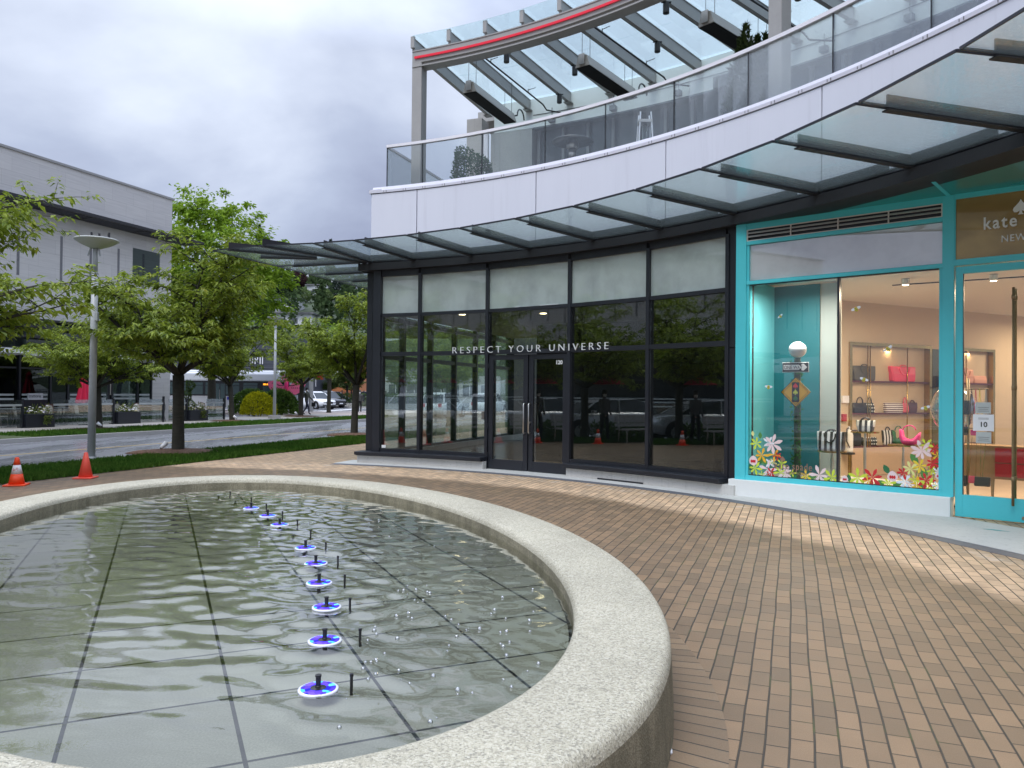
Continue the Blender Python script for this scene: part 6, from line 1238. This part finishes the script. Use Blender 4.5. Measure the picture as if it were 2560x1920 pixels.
for x0, x1, z0 in ((-27.6,-26.2,1.25),(-26.1,-24.7,1.25),(-22.7,-22.15,1.25),(-21.4,-20.2,1.25),(-19.9,-18.85,1.25),(-18.45,-17.6,1.25),(-24.5,-22.9,1.25)):
    b = MB(); b.box(x0,x1,56.972,56.984,z0,2.12); w = b.build('bus_window', BGL, bus); b = MB(); b.box(x0,x1,56.966,56.9715,1.90,1.93); b.build('window_bar', BBK, w)
for x0 in (-22.05,-17.45):
    b = MB(); b.box(x0,x0+.85,56.97,56.984,.3,2.15); d = b.build('bus_door', BBK, bus); b = MB(); b.box(x0+.06,x0+.39,56.962,56.9695,.45,2.05); b.box(x0+.46,x0+.79,56.962,56.9695,.45,2.05); b.build('pane', BGL, d)
    b = MB(); b.box(x0+.40,x0+.425,56.95,56.961,.5,1.6); b.build('grab_bar', STEEL, d)
b = MB(); b.box(-28.2,-16.6,56.985,56.997,1.10,1.125); b.build('white_line', BSW, bus); b = MB(); b.box(-21.1,-20.0,56.985,56.997,.86,1.08); b.build('blue_swoosh', MT('bus blue', (.02,.03,.30), .4), bus)
b = MB(); lr = random.Random(2)
for k in range(16): b.box(-18.42+.05*k, -18.42+.05*k+.034, 56.958, 56.9645, 1.97, 2.085 if k not in (4, 8) else 1.98)
b.build('route_display', EM('amber led', (1.0,.33,.02), 2.2), bus)
b = MB(); b.box(-22.0,-21.85,56.985,56.997,1.45,1.75); b.build('door_sticker', WV, bus); b = MB(); b.box(-22.7,-22.35,56.985,56.997,2.36,2.44); b.box(-17.35,-16.95,56.985,56.997,2.36,2.44); b.build('marker_lamp', WV, bus)
b = MB(); b.add([(-16.34,57.15,1.25),(-16.34,59.35,1.25),(-16.50,59.3,2.45),(-16.50,57.2,2.45)], [(0,1,2,3)]); b.build('windscreen', BGL, bus, recalc=False); b = MB(); b.box(-16.75,-16.3,56.99,57.03,1.2,1.24); b.tube([(-16.5,57.0,2.5),(-16.1,56.85,2.45),(-16.1,56.85,2.2)], .03, 6); b.box(-16.2,-16.0,56.75,56.95,1.8,2.3); b.build('mirror', BBK, bus); b = MB(); b.box(-16.38,-16.30,57.2,57.5,.75,1.0); b.build('headlight', MT('red lamp', (.5,.03,.03), .3), bus)
for x in (-26.9,-19.2,-17.9-.9):
    b = MB(); b.tube([(x,57.01,.48),(x,56.98,.48)], .5, 24); b.build('wheel_arch', BBK, bus)
for x in (-26.9,-18.8):
    b = MB(); b.tube([(x,56.97,.46),(x,57.3,.46)], .46, 24); w = b.build('wheel', BKF, bus); b = MB(); b.tube([(x,56.955,.46),(x,56.97,.46)], .26, 16); b.build('rim', STEEL, w)

# ------------------------------------------------------------------ cars
TYRE = MT('tyre rubber', (.015,.015,.015), .8); CARGL = MT('car glass', (.02,.03,.035), .05, var=.2); HL = MT('headlamp glass', (.75,.77,.80), .1, var=.05); ALLOY = MT('alloy', (.45,.46,.47), .3, .8)
def make_car(lab, paint, L=4.5, Wd=1.86, H=1.66, grp=None, cat='car', plate=True):
    t_ = thing('parked_car', lab, cat, (0,0,0), grp); hw = Wd/2
    body = [(-L/2,.42,.80,.86),(-L/2+.10,.30,.95,.95),(-L/2+.5,.22,1.02,1.0),(-.9,.20,1.03,1.0),(.3,.20,1.01,1.0),(1.15,.22,.98,1.0),(L/2-.45,.26,.90,.96),(L/2-.12,.32,.80,.86),(L/2,.42,.70,.74)]
    b = LB(); b.loft([[(x,-hw*k*.94,z0),(x,-hw*k,z0+.25),(x,-hw*k*.985,z1-.12),(x,-hw*k*.90,z1),(x,hw*k*.90,z1),(x,hw*k*.985,z1-.12),(x,hw*k,z0+.25),(x,hw*k*.94,z0)] for x, z0, z1, k in body]); o = b.build('car_body', paint, t_, True, bevel=0)
    for p in o.data.polygons: p.use_smooth = True
    gh = [(-L/2+.16,1.0,.70),(-L/2+.55,H-.12,.70),(-L/2+1.1,H,.72),(.25,H-.03,.72),(.62,H-.14,.72),(1.28,.97,.80)]
    b = LB(); b.loft([[(x,-hw*.90,.97),(x,-hw*k,max(z,.98)),(x,hw*k,max(z,.98)),(x,hw*.90,.97)] for x, z, k in gh]); b.build('windows', CARGL, t_)
    b = LB(); b.loft([[(x,-hw*k*1.0,z-.015),(x,-hw*k*.9,z+.012),(x,hw*k*.9,z+.012),(x,hw*k*1.0,z-.015)] for x, z, k in gh[1:5]]); b.build('roof', paint, t_)
    for s_ in (-1, 1):
        b = LB()
        for i in range(len(gh)-1):
            if i in (0, 4): b.tube([(gh[i][0],s_*hw*.87 if gh[i][1]<1.05 else s_*hw*gh[i][2],gh[i][1]),(gh[i+1][0],s_*hw*(gh[i+1][2] if gh[i+1][1]>1.05 else .88),gh[i+1][1])], .035, 6)
        b.tube([(-.35,s_*hw*.905,1.0),(-.42,s_*hw*.735,H-.03)], .035, 6); b.build('pillar', paint, t_)
        for x in (-L/2+.85, L/2-.88):
            b = LB(); b.tube([(x,s_*(hw-.02),.36),(x,s_*(hw+.005),.36)], .42, 24); b.build('wheel_arch', TYRE, t_)
            b = LB(); b.tube([(x,s_*(hw-.22),.345),(x,s_*(hw+.012),.345)], .345, 24); w = b.build('wheel', TYRE, t_); b = LB(); b.tube([(x,s_*(hw+.012),.345),(x,s_*(hw+.022),.345)], .22, 12); b.build('rim', ALLOY, w)
        b = LB(); b.prism_pts([(L/2-.42,s_*hw*.60,.72),(L/2-.10,s_*hw*.50,.70),(L/2-.30,s_*hw*.90,.72)], [(L/2-.46,s_*hw*.60,.86),(L/2-.16,s_*hw*.50,.81),(L/2-.36,s_*hw*.92,.87)]); b.build('headlight', HL, t_)
        b = LB(); b.box(-L/2-.01,-L/2+.12,s_*hw*.62-.12,s_*hw*.62+.12,.72,.95); b.build('tail_light', MT('red lamp', (.5,.03,.03), .3), t_)
        b = LB(); b.box(.72,.88,s_*(hw+.02)-.09,s_*(hw+.02)+.09,.98,1.1); b.build('wing_mirror', paint, t_, bevel=.02)
    b = LB(); b.box(L/2-.07,L/2+.012,-.36,.36,.50,.70); b.box(L/2-.16,L/2-.02,-.72,.72,.28,.44); b.build('grille', BKF, t_); b = LB(); b.box(L/2+.012,L/2+.02,-.22,.22,.40,.50); b.build('number_plate', WV, t_); return t_
CW = MT('white car paint', (.78,.79,.80), .25, var=.02, coat=.6); CB = MT('black car paint', (.012,.013,.016), .15, var=.05, coat=.8); CS = MT('silver car paint', (.42,.43,.44), .3, .4, .03, coat=.5)
GC = 'cars in the car park beyond the crossing'
cw = make_car('white sport utility car with its nose just behind the grey signal pole', CW, grp=GC); cw.location = (-18.6,72.5,-.12); cw.rotation_euler = (0,0,R(-38))
cbk = make_car('black sport utility car parked beyond the white one', CB, L=4.6, H=1.72, grp=GC); cbk.location = (-19.0,78.5,-.12); cbk.rotation_euler = (0,0,R(-35))
cs0 = make_car('x', CS, H=1.5, grp=GC)
for k, (src, x, y, rz, lab) in enumerate([(cs0,-14.8,96,.2,'silver car behind the iron fence, seen past the walking people'),(cw,-17.9,99,.1,'white car roof above the fence left of the dark trunk'),(cw,-22.5,98,.2,'white car in front of the orange wall, just right of the signal pole'),(cs0,-12.3,97,.1,'silver car farthest right behind the fence'),(cw,-4.6,52,1.3,'white car seen through the street side windows of the black shop'),(cw,-1.8,60,1.3,'white car seen through the glass of the shop doors'),(cs0,-9.0,90,.3,'silver car behind the shop corner')]):
    o = cs0 if k == 0 else dup(src); o.location = (x,y,-.12); o.rotation_euler = (0,0,rz); o['label'] = lab
fe = thing('iron_fence', 'black iron fence with close upright bars on a low wall beyond the car park entrance', 'fence', (-16,84,0))
b = MB(); 
for k in range(90): x = -21+.16*k; b.box(x,x+.03,84,84.03,.25,1.55)
b.box(-21,-6.6,83.99,84.04,1.45,1.49); b.box(-21,-6.6,83.99,84.04,.3,.34)
b.build('bars', BLK, fe)
for k in range(7): b = MB(); b.box(-21+2.4*k,-20.9+2.4*k,83.95,84.07,.1,1.65); b.build('post', BLK, fe)
b = MB(); b.box(-21.2,-6.4,83.8,84.25,-.15,.25); b.build('low_wall', KERB, fe)
hd2 = thing('far_hedge', 'long dark green hedge standing behind the iron fence', 'hedge', (-14,85,0)); clump('foliage', hd2, HEDG, lambda r_: ((r_.uniform(-21,-6.5), 84.6+r_.random()*.6, r_.uniform(.2,1.3)), (0,-.4,.4)), 5200, .22, 61, .5)
gr_ = thing('grey_shrub', 'low grey green shrub at the foot of the iron fence', 'shrub', (-14.9,80,0)); clump('foliage', gr_, mat_leaf('grey shrub leaf', (.09,.11,.07), (.22,.25,.17), None, 0, .04), lambda r_: ((-15.2+r_.gauss(0,.7), 80+r_.gauss(0,.4), -.1+abs(r_.gauss(0,.32))), (0,0,.8)), 1400, .16, 62, .3)
b = MB(); b.prism([(-19,79.4),(-11,75.6),(-6,75),(-6,75.4),(-11,76),(-19,79.8)], -.15, .03); kind(b.build('car_park_kerb', KERB), 'structure')
ob = thing('orange_clad_building', 'low building clad in orange timber with a white sign band and red panel', 'building', (-24,108,0))
b = MB(); b.box(-30.5,-21.8,108,116,-.2,5.6); b.build('wall', MT('orange timber cladding', (.50,.17,.05), .6, var=.12, sc=.5), ob)
b = MB()
for k in range(24): b.box(-30.5,-21.8,107.97,107.999,.2*k+.1,.2*k+.115)
b.build('board_joint', MT('dark joint', (.10,.10,.11), .7), ob); b = MB(); b.box(-30.6,-21.7,107.9,108,5.2,5.9); b.build('sign_band', BLK2, ob); b = MB(); b.box(-27.2,-22.2,107.85,107.9,4.0,4.5); b.build('white_sign', WV, ob); b = MB(); b.box(-30.4,-28.6,107.7,107.95,3.7,4.9); b.build('red_panel', MT('banner red', (.65,.02,.03), .6), ob)
db = thing('dark_sign_building', 'dark grey building with large pale sign letters behind the bus', 'building', (-26,80,0)); b = MB(); b.box(-46,-22.6,80,95,-.2,7.2); b.build('wall', MT('charcoal cladding', (.055,.06,.075), .5, var=.1, sc=.3), db)
b = MB()
for k in range(8): b.box(-46,-22.6,79.95,79.999,2.9+.5*k,2.93+.5*k)
b.build('cladding_joint', MT('pale joint', (.16,.165,.18), .6), db); b = MB()
for k in range(9): x = -30.4+.52*k; b.box(x,x+.08,79.9,79.96,4.3,5.1); b.box(x,x+.33,79.9,79.96,(4.3,4.65,5.0)[k%3],(4.42,4.77,5.1)[k%3]); b.box(x+.25,x+.33,79.9,79.96,4.3+.2*(k%2),5.0)
b.build('sign_letter', WV, db); b = MB(); b.lathe([(.001,0),(.5,0)], 20, (0,0,0)); 
b = MB(); b.box(-33.3,-32.4,79.8,79.95,4.4,5.5); b.build('round_badge', MT('dull red badge', (.40,.10,.07), .5), db, bevel=.15)
wb = thing('white_glazed_building', 'low pale building with strip windows behind the far trees at the right', 'building', (-14,125,0)); b = MB(); b.box(-21,-2,125,135,-.2,4.2); b.build('wall', MT('pale render', (.55,.55,.53), .7, var=.05), wb)
for k in range(6): b = MB(); b.box(-20+3*k,-17.6+3*k,124.95,125,.9,2.7); w = b.build('window', DK, wb); b = MB(); b.box(-18.9+3*k,-18.8+3*k,124.9,124.95,.9,2.7); b.build('mullion', WV, w)

# ------------------------------------------------------------------ people
SKIN = MT('skin', (.42,.24,.16), .5, var=.04)
def person(lab, loc, rz, H, jacket, trousers, shoes, stride=.25, arm=(.1,-.1), hair=(.02,.015,.012), mask=True, hat=None, bag_=None, coat=0.0, group='people on the far pavement'):
    t_ = thing('person', lab, 'person', loc, group, rz); s = H/1.75
    J = {'pelvis':(0,0,.95),'chest':(0,-.02,1.25),'neck':(0,-.015,1.47),'headb':(0,-.03,1.56),'headt':(0,-.03,1.70)}
    hl, hr = (-.09,0,.92), (.09,0,.92); kl, kr = (-.095,-stride*.55-.03,.50), (.095,stride*.25-.04,.50); al, ar = (-.10,-stride*.8,.09), (.10,stride*.95,.13); tl, tr_ = (-.11,-stride*.8-.14,.04), (.11,stride*.95-.12,.04)
    sl, sr = (-.185,-.01,1.42), (.185,-.01,1.42); el, er = (-.235,arm[0]*.4+.02,1.14), (.235,arm[1]*.4+.02,1.14); wl, wr2 = (-.225,arm[0]-.10,.92), (.225,arm[1]-.10,.92)
    vs = [J['pelvis'],J['chest'],J['neck'],J['headb'],J['headt'],hl,kl,al,tl,hr,kr,ar,tr_,sl,el,wl,sr,er,wr2,(-.225,arm[0]-.12,.83),(.225,arm[1]-.12,.83)]
    rs = [(.155,.115),(.175,.12),(.06,.06),(.075,.09),(.07,.085),(.095,.10),(.062,.066),(.045,.05),(.04,.035),(.095,.10),(.062,.066),(.045,.05),(.04,.035),(.075,.075),(.05,.05),(.036,.036),(.075,.075),(.05,.05),(.036,.036),(.03,.04),(.03,.04)]
    if coat: rs[0] = (.20,.16)
    ed = [(0,1),(1,2),(2,3),(3,4),(0,5),(5,6),(6,7),(7,8),(0,9),(9,10),(10,11),(11,12),(1,13),(13,14),(14,15),(1,16),(16,17),(17,18),(15,19),(18,20)]
    me = bpy.data.meshes.new('body'); me.from_pydata([Vector(v)*s for v in vs], ed, []); ob_ = bpy.data.objects.new('tmp', me); COL.objects.link(ob_)
    m_ = ob_.modifiers.new('s', 'SKIN'); m_.use_smooth_shade = True
    for k, sv in enumerate(me.skin_vertices[0].data): sv.radius = (rs[k][0]*s, rs[k][1]*s); sv.use_root = (k == 0)
    ob_.modifiers.new('u', 'SUBSURF').levels = 1
    dg = bpy.context.evaluated_depsgraph_get(); m2 = bpy.data.meshes.new_from_object(ob_.evaluated_get(dg)); bpy.data.objects.remove(ob_)
    m2.materials.clear()
    for mm in (jacket, trousers, shoes, SKIN, WV): m2.materials.append(mm)
    for p in m2.polygons:
        z = p.center.z/s; x = abs(p.center.x)/s
        i = 0
        if z < .11: i = 2
        elif z < (.92-coat) and x < .19: i = 1
        elif z < .88 and x >= .19: i = 3
        elif z > 1.495: i = 3
        if i == 3 and mask and 1.535 < z < 1.60 and p.center.y < -.05*s: i = 4
        p.material_index = i; p.use_smooth = True
    o = bpy.data.objects.new('body', m2); COL.objects.link(o); o.parent = t_
    b = LB(); c_ = Vector((0,-.018,1.66))*s; b.lathe([(.001,-.10*s),(.088*s,-.05*s),(.098*s,.02*s),(.075*s,.085*s),(.001,.105*s)], 14, c_); b.build('hat' if hat else 'hair', hat or MT('dark hair', hair, .6), t_, True)
    if bag_: b = LB(); q = Vector((.25,arm[1]-.12,.62))*s; b.box(q.x-.05,q.x+.05,q.y-.13,q.y+.13,q.z-.1,q.z+.18); b.build('carried_bag', bag_, t_, bevel=.02)
    return t_
DGRN = MT('dark olive jacket', (.035,.04,.025), .7); NAVY = MT('navy trousers', (.02,.025,.05), .7); BKC = MT('black cloth', (.012,.012,.013), .8); BEI = MT('beige coat', (.55,.47,.38), .7); GRC = MT('grey jacket', (.09,.09,.085), .7); PKC = MT('pink jacket', (.75,.35,.42), .7); PKH = MT('pink hat', (.70,.42,.40), .7)
person('person in an olive jacket and mask walking right, half behind a tree trunk', (-13.4,50.2,.02), R(75), 1.77, DGRN, NAVY, BKC, .32, (.25,-.25), hat=BKC, bag_=BKC)
person('person in a grey jacket and black trousers standing beside the dark tree trunk', (-11.65,58.9,-.1), R(20), 1.76, GRC, BKC, BKC, .06, (.0,.05), hat=GRC)
person('person in black with a pink hat behind the one in beige', (-11.1,60.3,-.1), R(-40), 1.66, BKC, BKC, WV, .26, (.2,-.2), hat=PKH)
person('person in a hooded beige coat and black trousers walking left', (-10.55,57.9,-.1), R(-70), 1.66, BEI, BKC, BKC, .30, (.35,-.1), hat=BEI, coat=.16)
person('person in a pink jacket at the black corner of the shop', (-10.0,59.2,-.1), R(-50), 1.62, PKC, BKC, WV, .2, (.1,-.1), hat=PKH)

# ------------------------------------------------------------------ wooded hillside with houses
b = MB(); nx, ny = 60, 16; X0 = np.linspace(-620, 420, nx); Y0 = np.linspace(150, 520, ny)
def hz(x, y): t = max(0, (y-150)/370); return -1+ (66*min(1, t*1.35)**.9)*(.55+.45*math.exp(-((x+60)/300)**2)) + 4*math.sin(x*.021)+3*math.sin(x*.05+y*.02)
for x in X0:
    for y in Y0: b.v.append((x,y,hz(x,y)))
for i in range(nx-1):
    for j in range(ny-1): a = i*ny+j; b.f.append((a,a+ny,a+ny+1,a+1)); b.mi.append(0)
kind(b.build('hill', MT('hillside ground', (.05,.07,.035), .9, var=.3, sc=.05), smooth=True), 'structure')
HILLG = mat_leaf('hill tree leaf', (.018,.035,.016), (.075,.115,.045), (.10,.05,.05), .10, .02)
b = MB(); hr = random.Random(77)
for k in range(900):
    x, y = hr.uniform(-260, 90), 170+hr.random()**.8*260; z0 = hz(x,y); h_ = hr.uniform(5, 12); rr = h_*hr.uniform(.22,.5); con = hr.random() < .3
    for j in range(60):
        t = hr.random(); f = (1-t) if con else math.sin(math.pi*min(1, t*.85+.12)); a = hr.uniform(0, 6.283); q = rr*f*math.sqrt(hr.random()); p = Vector((x+q*math.cos(a), y+q*math.sin(a), z0+h_*(.08+.92*t))); s_ = hr.uniform(.7,1.6); d = Vector((hr.gauss(0,1),hr.gauss(0,1),hr.gauss(.3,.8))).normalized(); e_ = d.cross(Vector((hr.gauss(0,1),hr.gauss(0,1),hr.gauss(0,1)))).normalized()
        b.add([p-d*s_*.5-e_*s_*.4, p-d*s_*.5+e_*s_*.4, p+d*s_*.6+e_*s_*.3, p+d*s_*.6-e_*s_*.3], [(0,1,2,3)])
kind(b.build('hillside_wood', HILLG, recalc=False), 'stuff')
HW = MT('white render', (.62,.63,.64), .7, var=.05, sc=.3); HG = MT('house roof grey', (.16,.16,.17), .7, var=.1, sc=.4)
def house(lab, x, y, w, h, d, roof, rz=0):
    z = hz(x, y); t_ = thing('hillside_house', lab, 'house', (x,y,z), 'houses on the wooded hill', rz)
    b = LB(); b.box(-w/2,w/2,-d/2,d/2,-3,h); b.build('wall', HW, t_)
    b = LB()
    if roof == 'flat': b.box(-w/2-.6,w/2+.6,-d/2-.8,d/2+.6,h,h+.45)
    else: b.prism_pts([(-w/2-.6,-d/2-.6,h),(w/2+.6,-d/2-.6,h),(0,-d/2-.6,h+w*.22)], [(-w/2-.6,d/2+.6,h),(w/2+.6,d/2+.6,h),(0,d/2+.6,h+w*.22)])
    b.build('roof', HG, t_)
    n = max(2, int(w/3.2))
    for k in range(n):
        for f in range(max(1, int(h/2.9))):
            x0 = -w/2+w*(k+.18)/n; b = LB(); b.box(x0,x0+w/n*.64,-d/2-.06,-d/2+.02,.6+2.9*f,2.3+2.9*f); b.build('window', DK, t_)
    b = LB(); b.box(-w*.3,w*.3,-d/2-1.6,-d/2-.06,-.1+2.9*(h > 4),.1+2.9*(h > 4)); b.build('balcony', HW, t_)
house('modern white house with a flat grey roof and a tall block at its end', -81, 330, 12, 4.4, 9, 'flat', -.1)
house('pale house with a broad gable roof left on the hill', -104, 345, 9, 4.2, 9, 'gable', .35); house('small white house highest on the hill under the glass canopy', -108, 400, 6, 5.0, 8, 'flat', .1); house('white house low on the hill above the tree tops', -80, 275, 9, 3.4, 7, 'flat', 0); house('white house at the left of the hill behind the maple leaves', -101, 318, 9, 4.5, 9, 'flat', .2); house('white house low behind the canopy near the black corner', -59, 330, 8, 4, 8, 'flat', .1); house('long pale house near the foot of the hill', -66, 235, 11, 3.6, 8, 'flat', .05)
t_ = [o for o in bpy.data.objects if o.name.startswith('hillside_house')][0]; b = LB(); b.box(4.2,7.6,-3.2,3,-3,7.6); b.build('stair_tower', HW, t_)
def htree(lab, x, y, h, r, mat_, n, con, seed, size=.9):
    z0 = hz(x, y) if y > 150 else 0; t_ = thing('hillside_tree', lab, 'tree', (x,y,z0), 'single trees on the hill')
    def fp(r_):
        t = r_.random(); f = (1-t)*(.75+.25*math.sin(t*40)) if con else math.sin(math.pi*min(1, t*.8+.16)); a = r_.uniform(0,6.283); q = r*f*math.sqrt(r_.uniform(.3,1)); return (x+q*math.cos(a), y+q*math.sin(a), z0+h*(.06+.94*t)), (math.cos(a),math.sin(a),-.1 if con else .4)
    clump('crown', t_, mat_, fp, n, size, seed, .55); b = MB(); b.tube([(x,y,z0-2),(x,y,z0+h*.8)], .25, 6); b.build('trunk', BARK, t_)
CONH = mat_leaf('dark spruce', (.016,.030,.022), (.05,.075,.05), None, 0, .02); MARO = mat_leaf('copper beech', (.035,.018,.022), (.10,.05,.055), None, 0, .02); LGT = mat_leaf('pale hill tree', (.08,.13,.05), (.20,.27,.10), None, 0, .02)
htree('broad dark pine on the hill left of the modern white house', -92, 308, 9, 4.6, CONH, 2600, False, 71, .8); htree('copper purple tree behind the dark pine', -101, 362, 8, 4.2, MARO, 2000, False, 72, .8); htree('pale green tree right of the copper tree', -95, 372, 7.5, 4.2, LGT, 1800, False, 73, .7); htree('tall lone spruce on the skyline beside the bright maple', -139, 420, 28, 5.0, CONH, 1500, True, 74, 1.0); htree('lone spruce on the skyline above the canopy glass', -100, 420, 25, 4.6, CONH, 1500, True, 75, 1.0); htree('dark leafy tree right of the modern white house', -72, 318, 10, 4.0, CONH, 2000, False, 76, .8)
for k, (x, y, h_) in enumerate([(-82,300,5.5),(-75,305,5.5),(-90,285,6)]): htree(['light green tree below the modern house, left','light green tree below the modern house, right','light green tree low on the hill behind the cherry crowns'][k], x, y, h_, 3.6, LGT, 1200, False, 80+k, .7)

# ------------------------------------------------------------------ the plaza edge left of the view (mirrored in every bay of the black shop front)
bn0 = None; WOODG = MT('weathered bench slats', (.34,.33,.31), .6, var=.15, sc=8)
for k, (n, s_, lab) in enumerate([(-12.0,7.35,'slatted bench at the plaza edge, mirrored beside the cone in the last dark bay'),(-12.0,4.9,'slatted bench farther along the plaza edge, mirrored in the black shop glass')]):
    if bn0 is None:
        bn0 = o = thing('park_bench', 'x', 'bench', (0,0,0), 'benches facing the fountain'); b = LB()
        for q in range(4): b.box(-.9,.9,-.22+.12*q,-.12+.12*q,.42,.455)
        b.build('seat', WOODG, o); b = LB()
        for q in range(3): b.box(-.9,.9,.26+.03*q,.285+.03*q,.52+.13*q,.63+.13*q)
        b.build('backrest', WOODG, o)
        for sx in (-.75, .75):
            b = LB(); b.tube([(sx,-.22,0),(sx,-.22,.42),(sx,.24,.42),(sx,.34,.9)], .022, 6); b.tube([(sx,.24,.42),(sx,.28,0)], .022, 6); b.build('leg', STEEL, o)
    else: o = dup(bn0)
    p = ST(n, s_); o.location = (p[0],p[1],0); o.rotation_euler = (0,0,R(70)); o['label'] = lab
hb = thing('low_hedge', 'low clipped hedge behind the plaza benches, mirrored in the black shop glass', 'hedge', ST(-13.6,5)+(0,)); clump('foliage', hb, HEDG, lambda r_: (ST(-13.6+r_.uniform(-.35,.35), r_.uniform(-2,8.2))+(r_.uniform(.02,.62),), (.4,.1,.5)), 3600, .14, 91, .5)
pr = person('person in a grey jacket under a red umbrella, mirrored in the last dark bay', ST(-13.2,8.1)+(.02,), R(60), 1.7, GRC, BKC, BKC, .1, (.0,-.25), group='people by the plaza benches')
up = thing('open_umbrella', 'open red umbrella held over the person mirrored in the last dark bay', 'umbrella', ST(-13.2,8.1)+(.02,)); q = ST(-13.05,8.0); b = MB(); b.lathe([(.56,1.92),(.55,1.91),(.34,2.06),(.001,2.16)], 8, (q[0],q[1],0)); b.build('canopy', UMB, up); b = MB(); b.tube([(q[0],q[1],1.0),(q[0],q[1],2.18)], .01, 6); b.build('shaft', BLK, up)
for k, (src, n, s_, lab) in enumerate([(cs0,-16.0,6.6,'silver car at the kerb behind the benches, mirrored in the shop glass'),(cw,-16.0,1.4,'white car at the kerb behind the benches, mirrored in the shop glass')]): o = dup(src, ST(n, s_)+(-.12,), R(70), lab); o['group'] = 'cars at the kerb of the plaza'
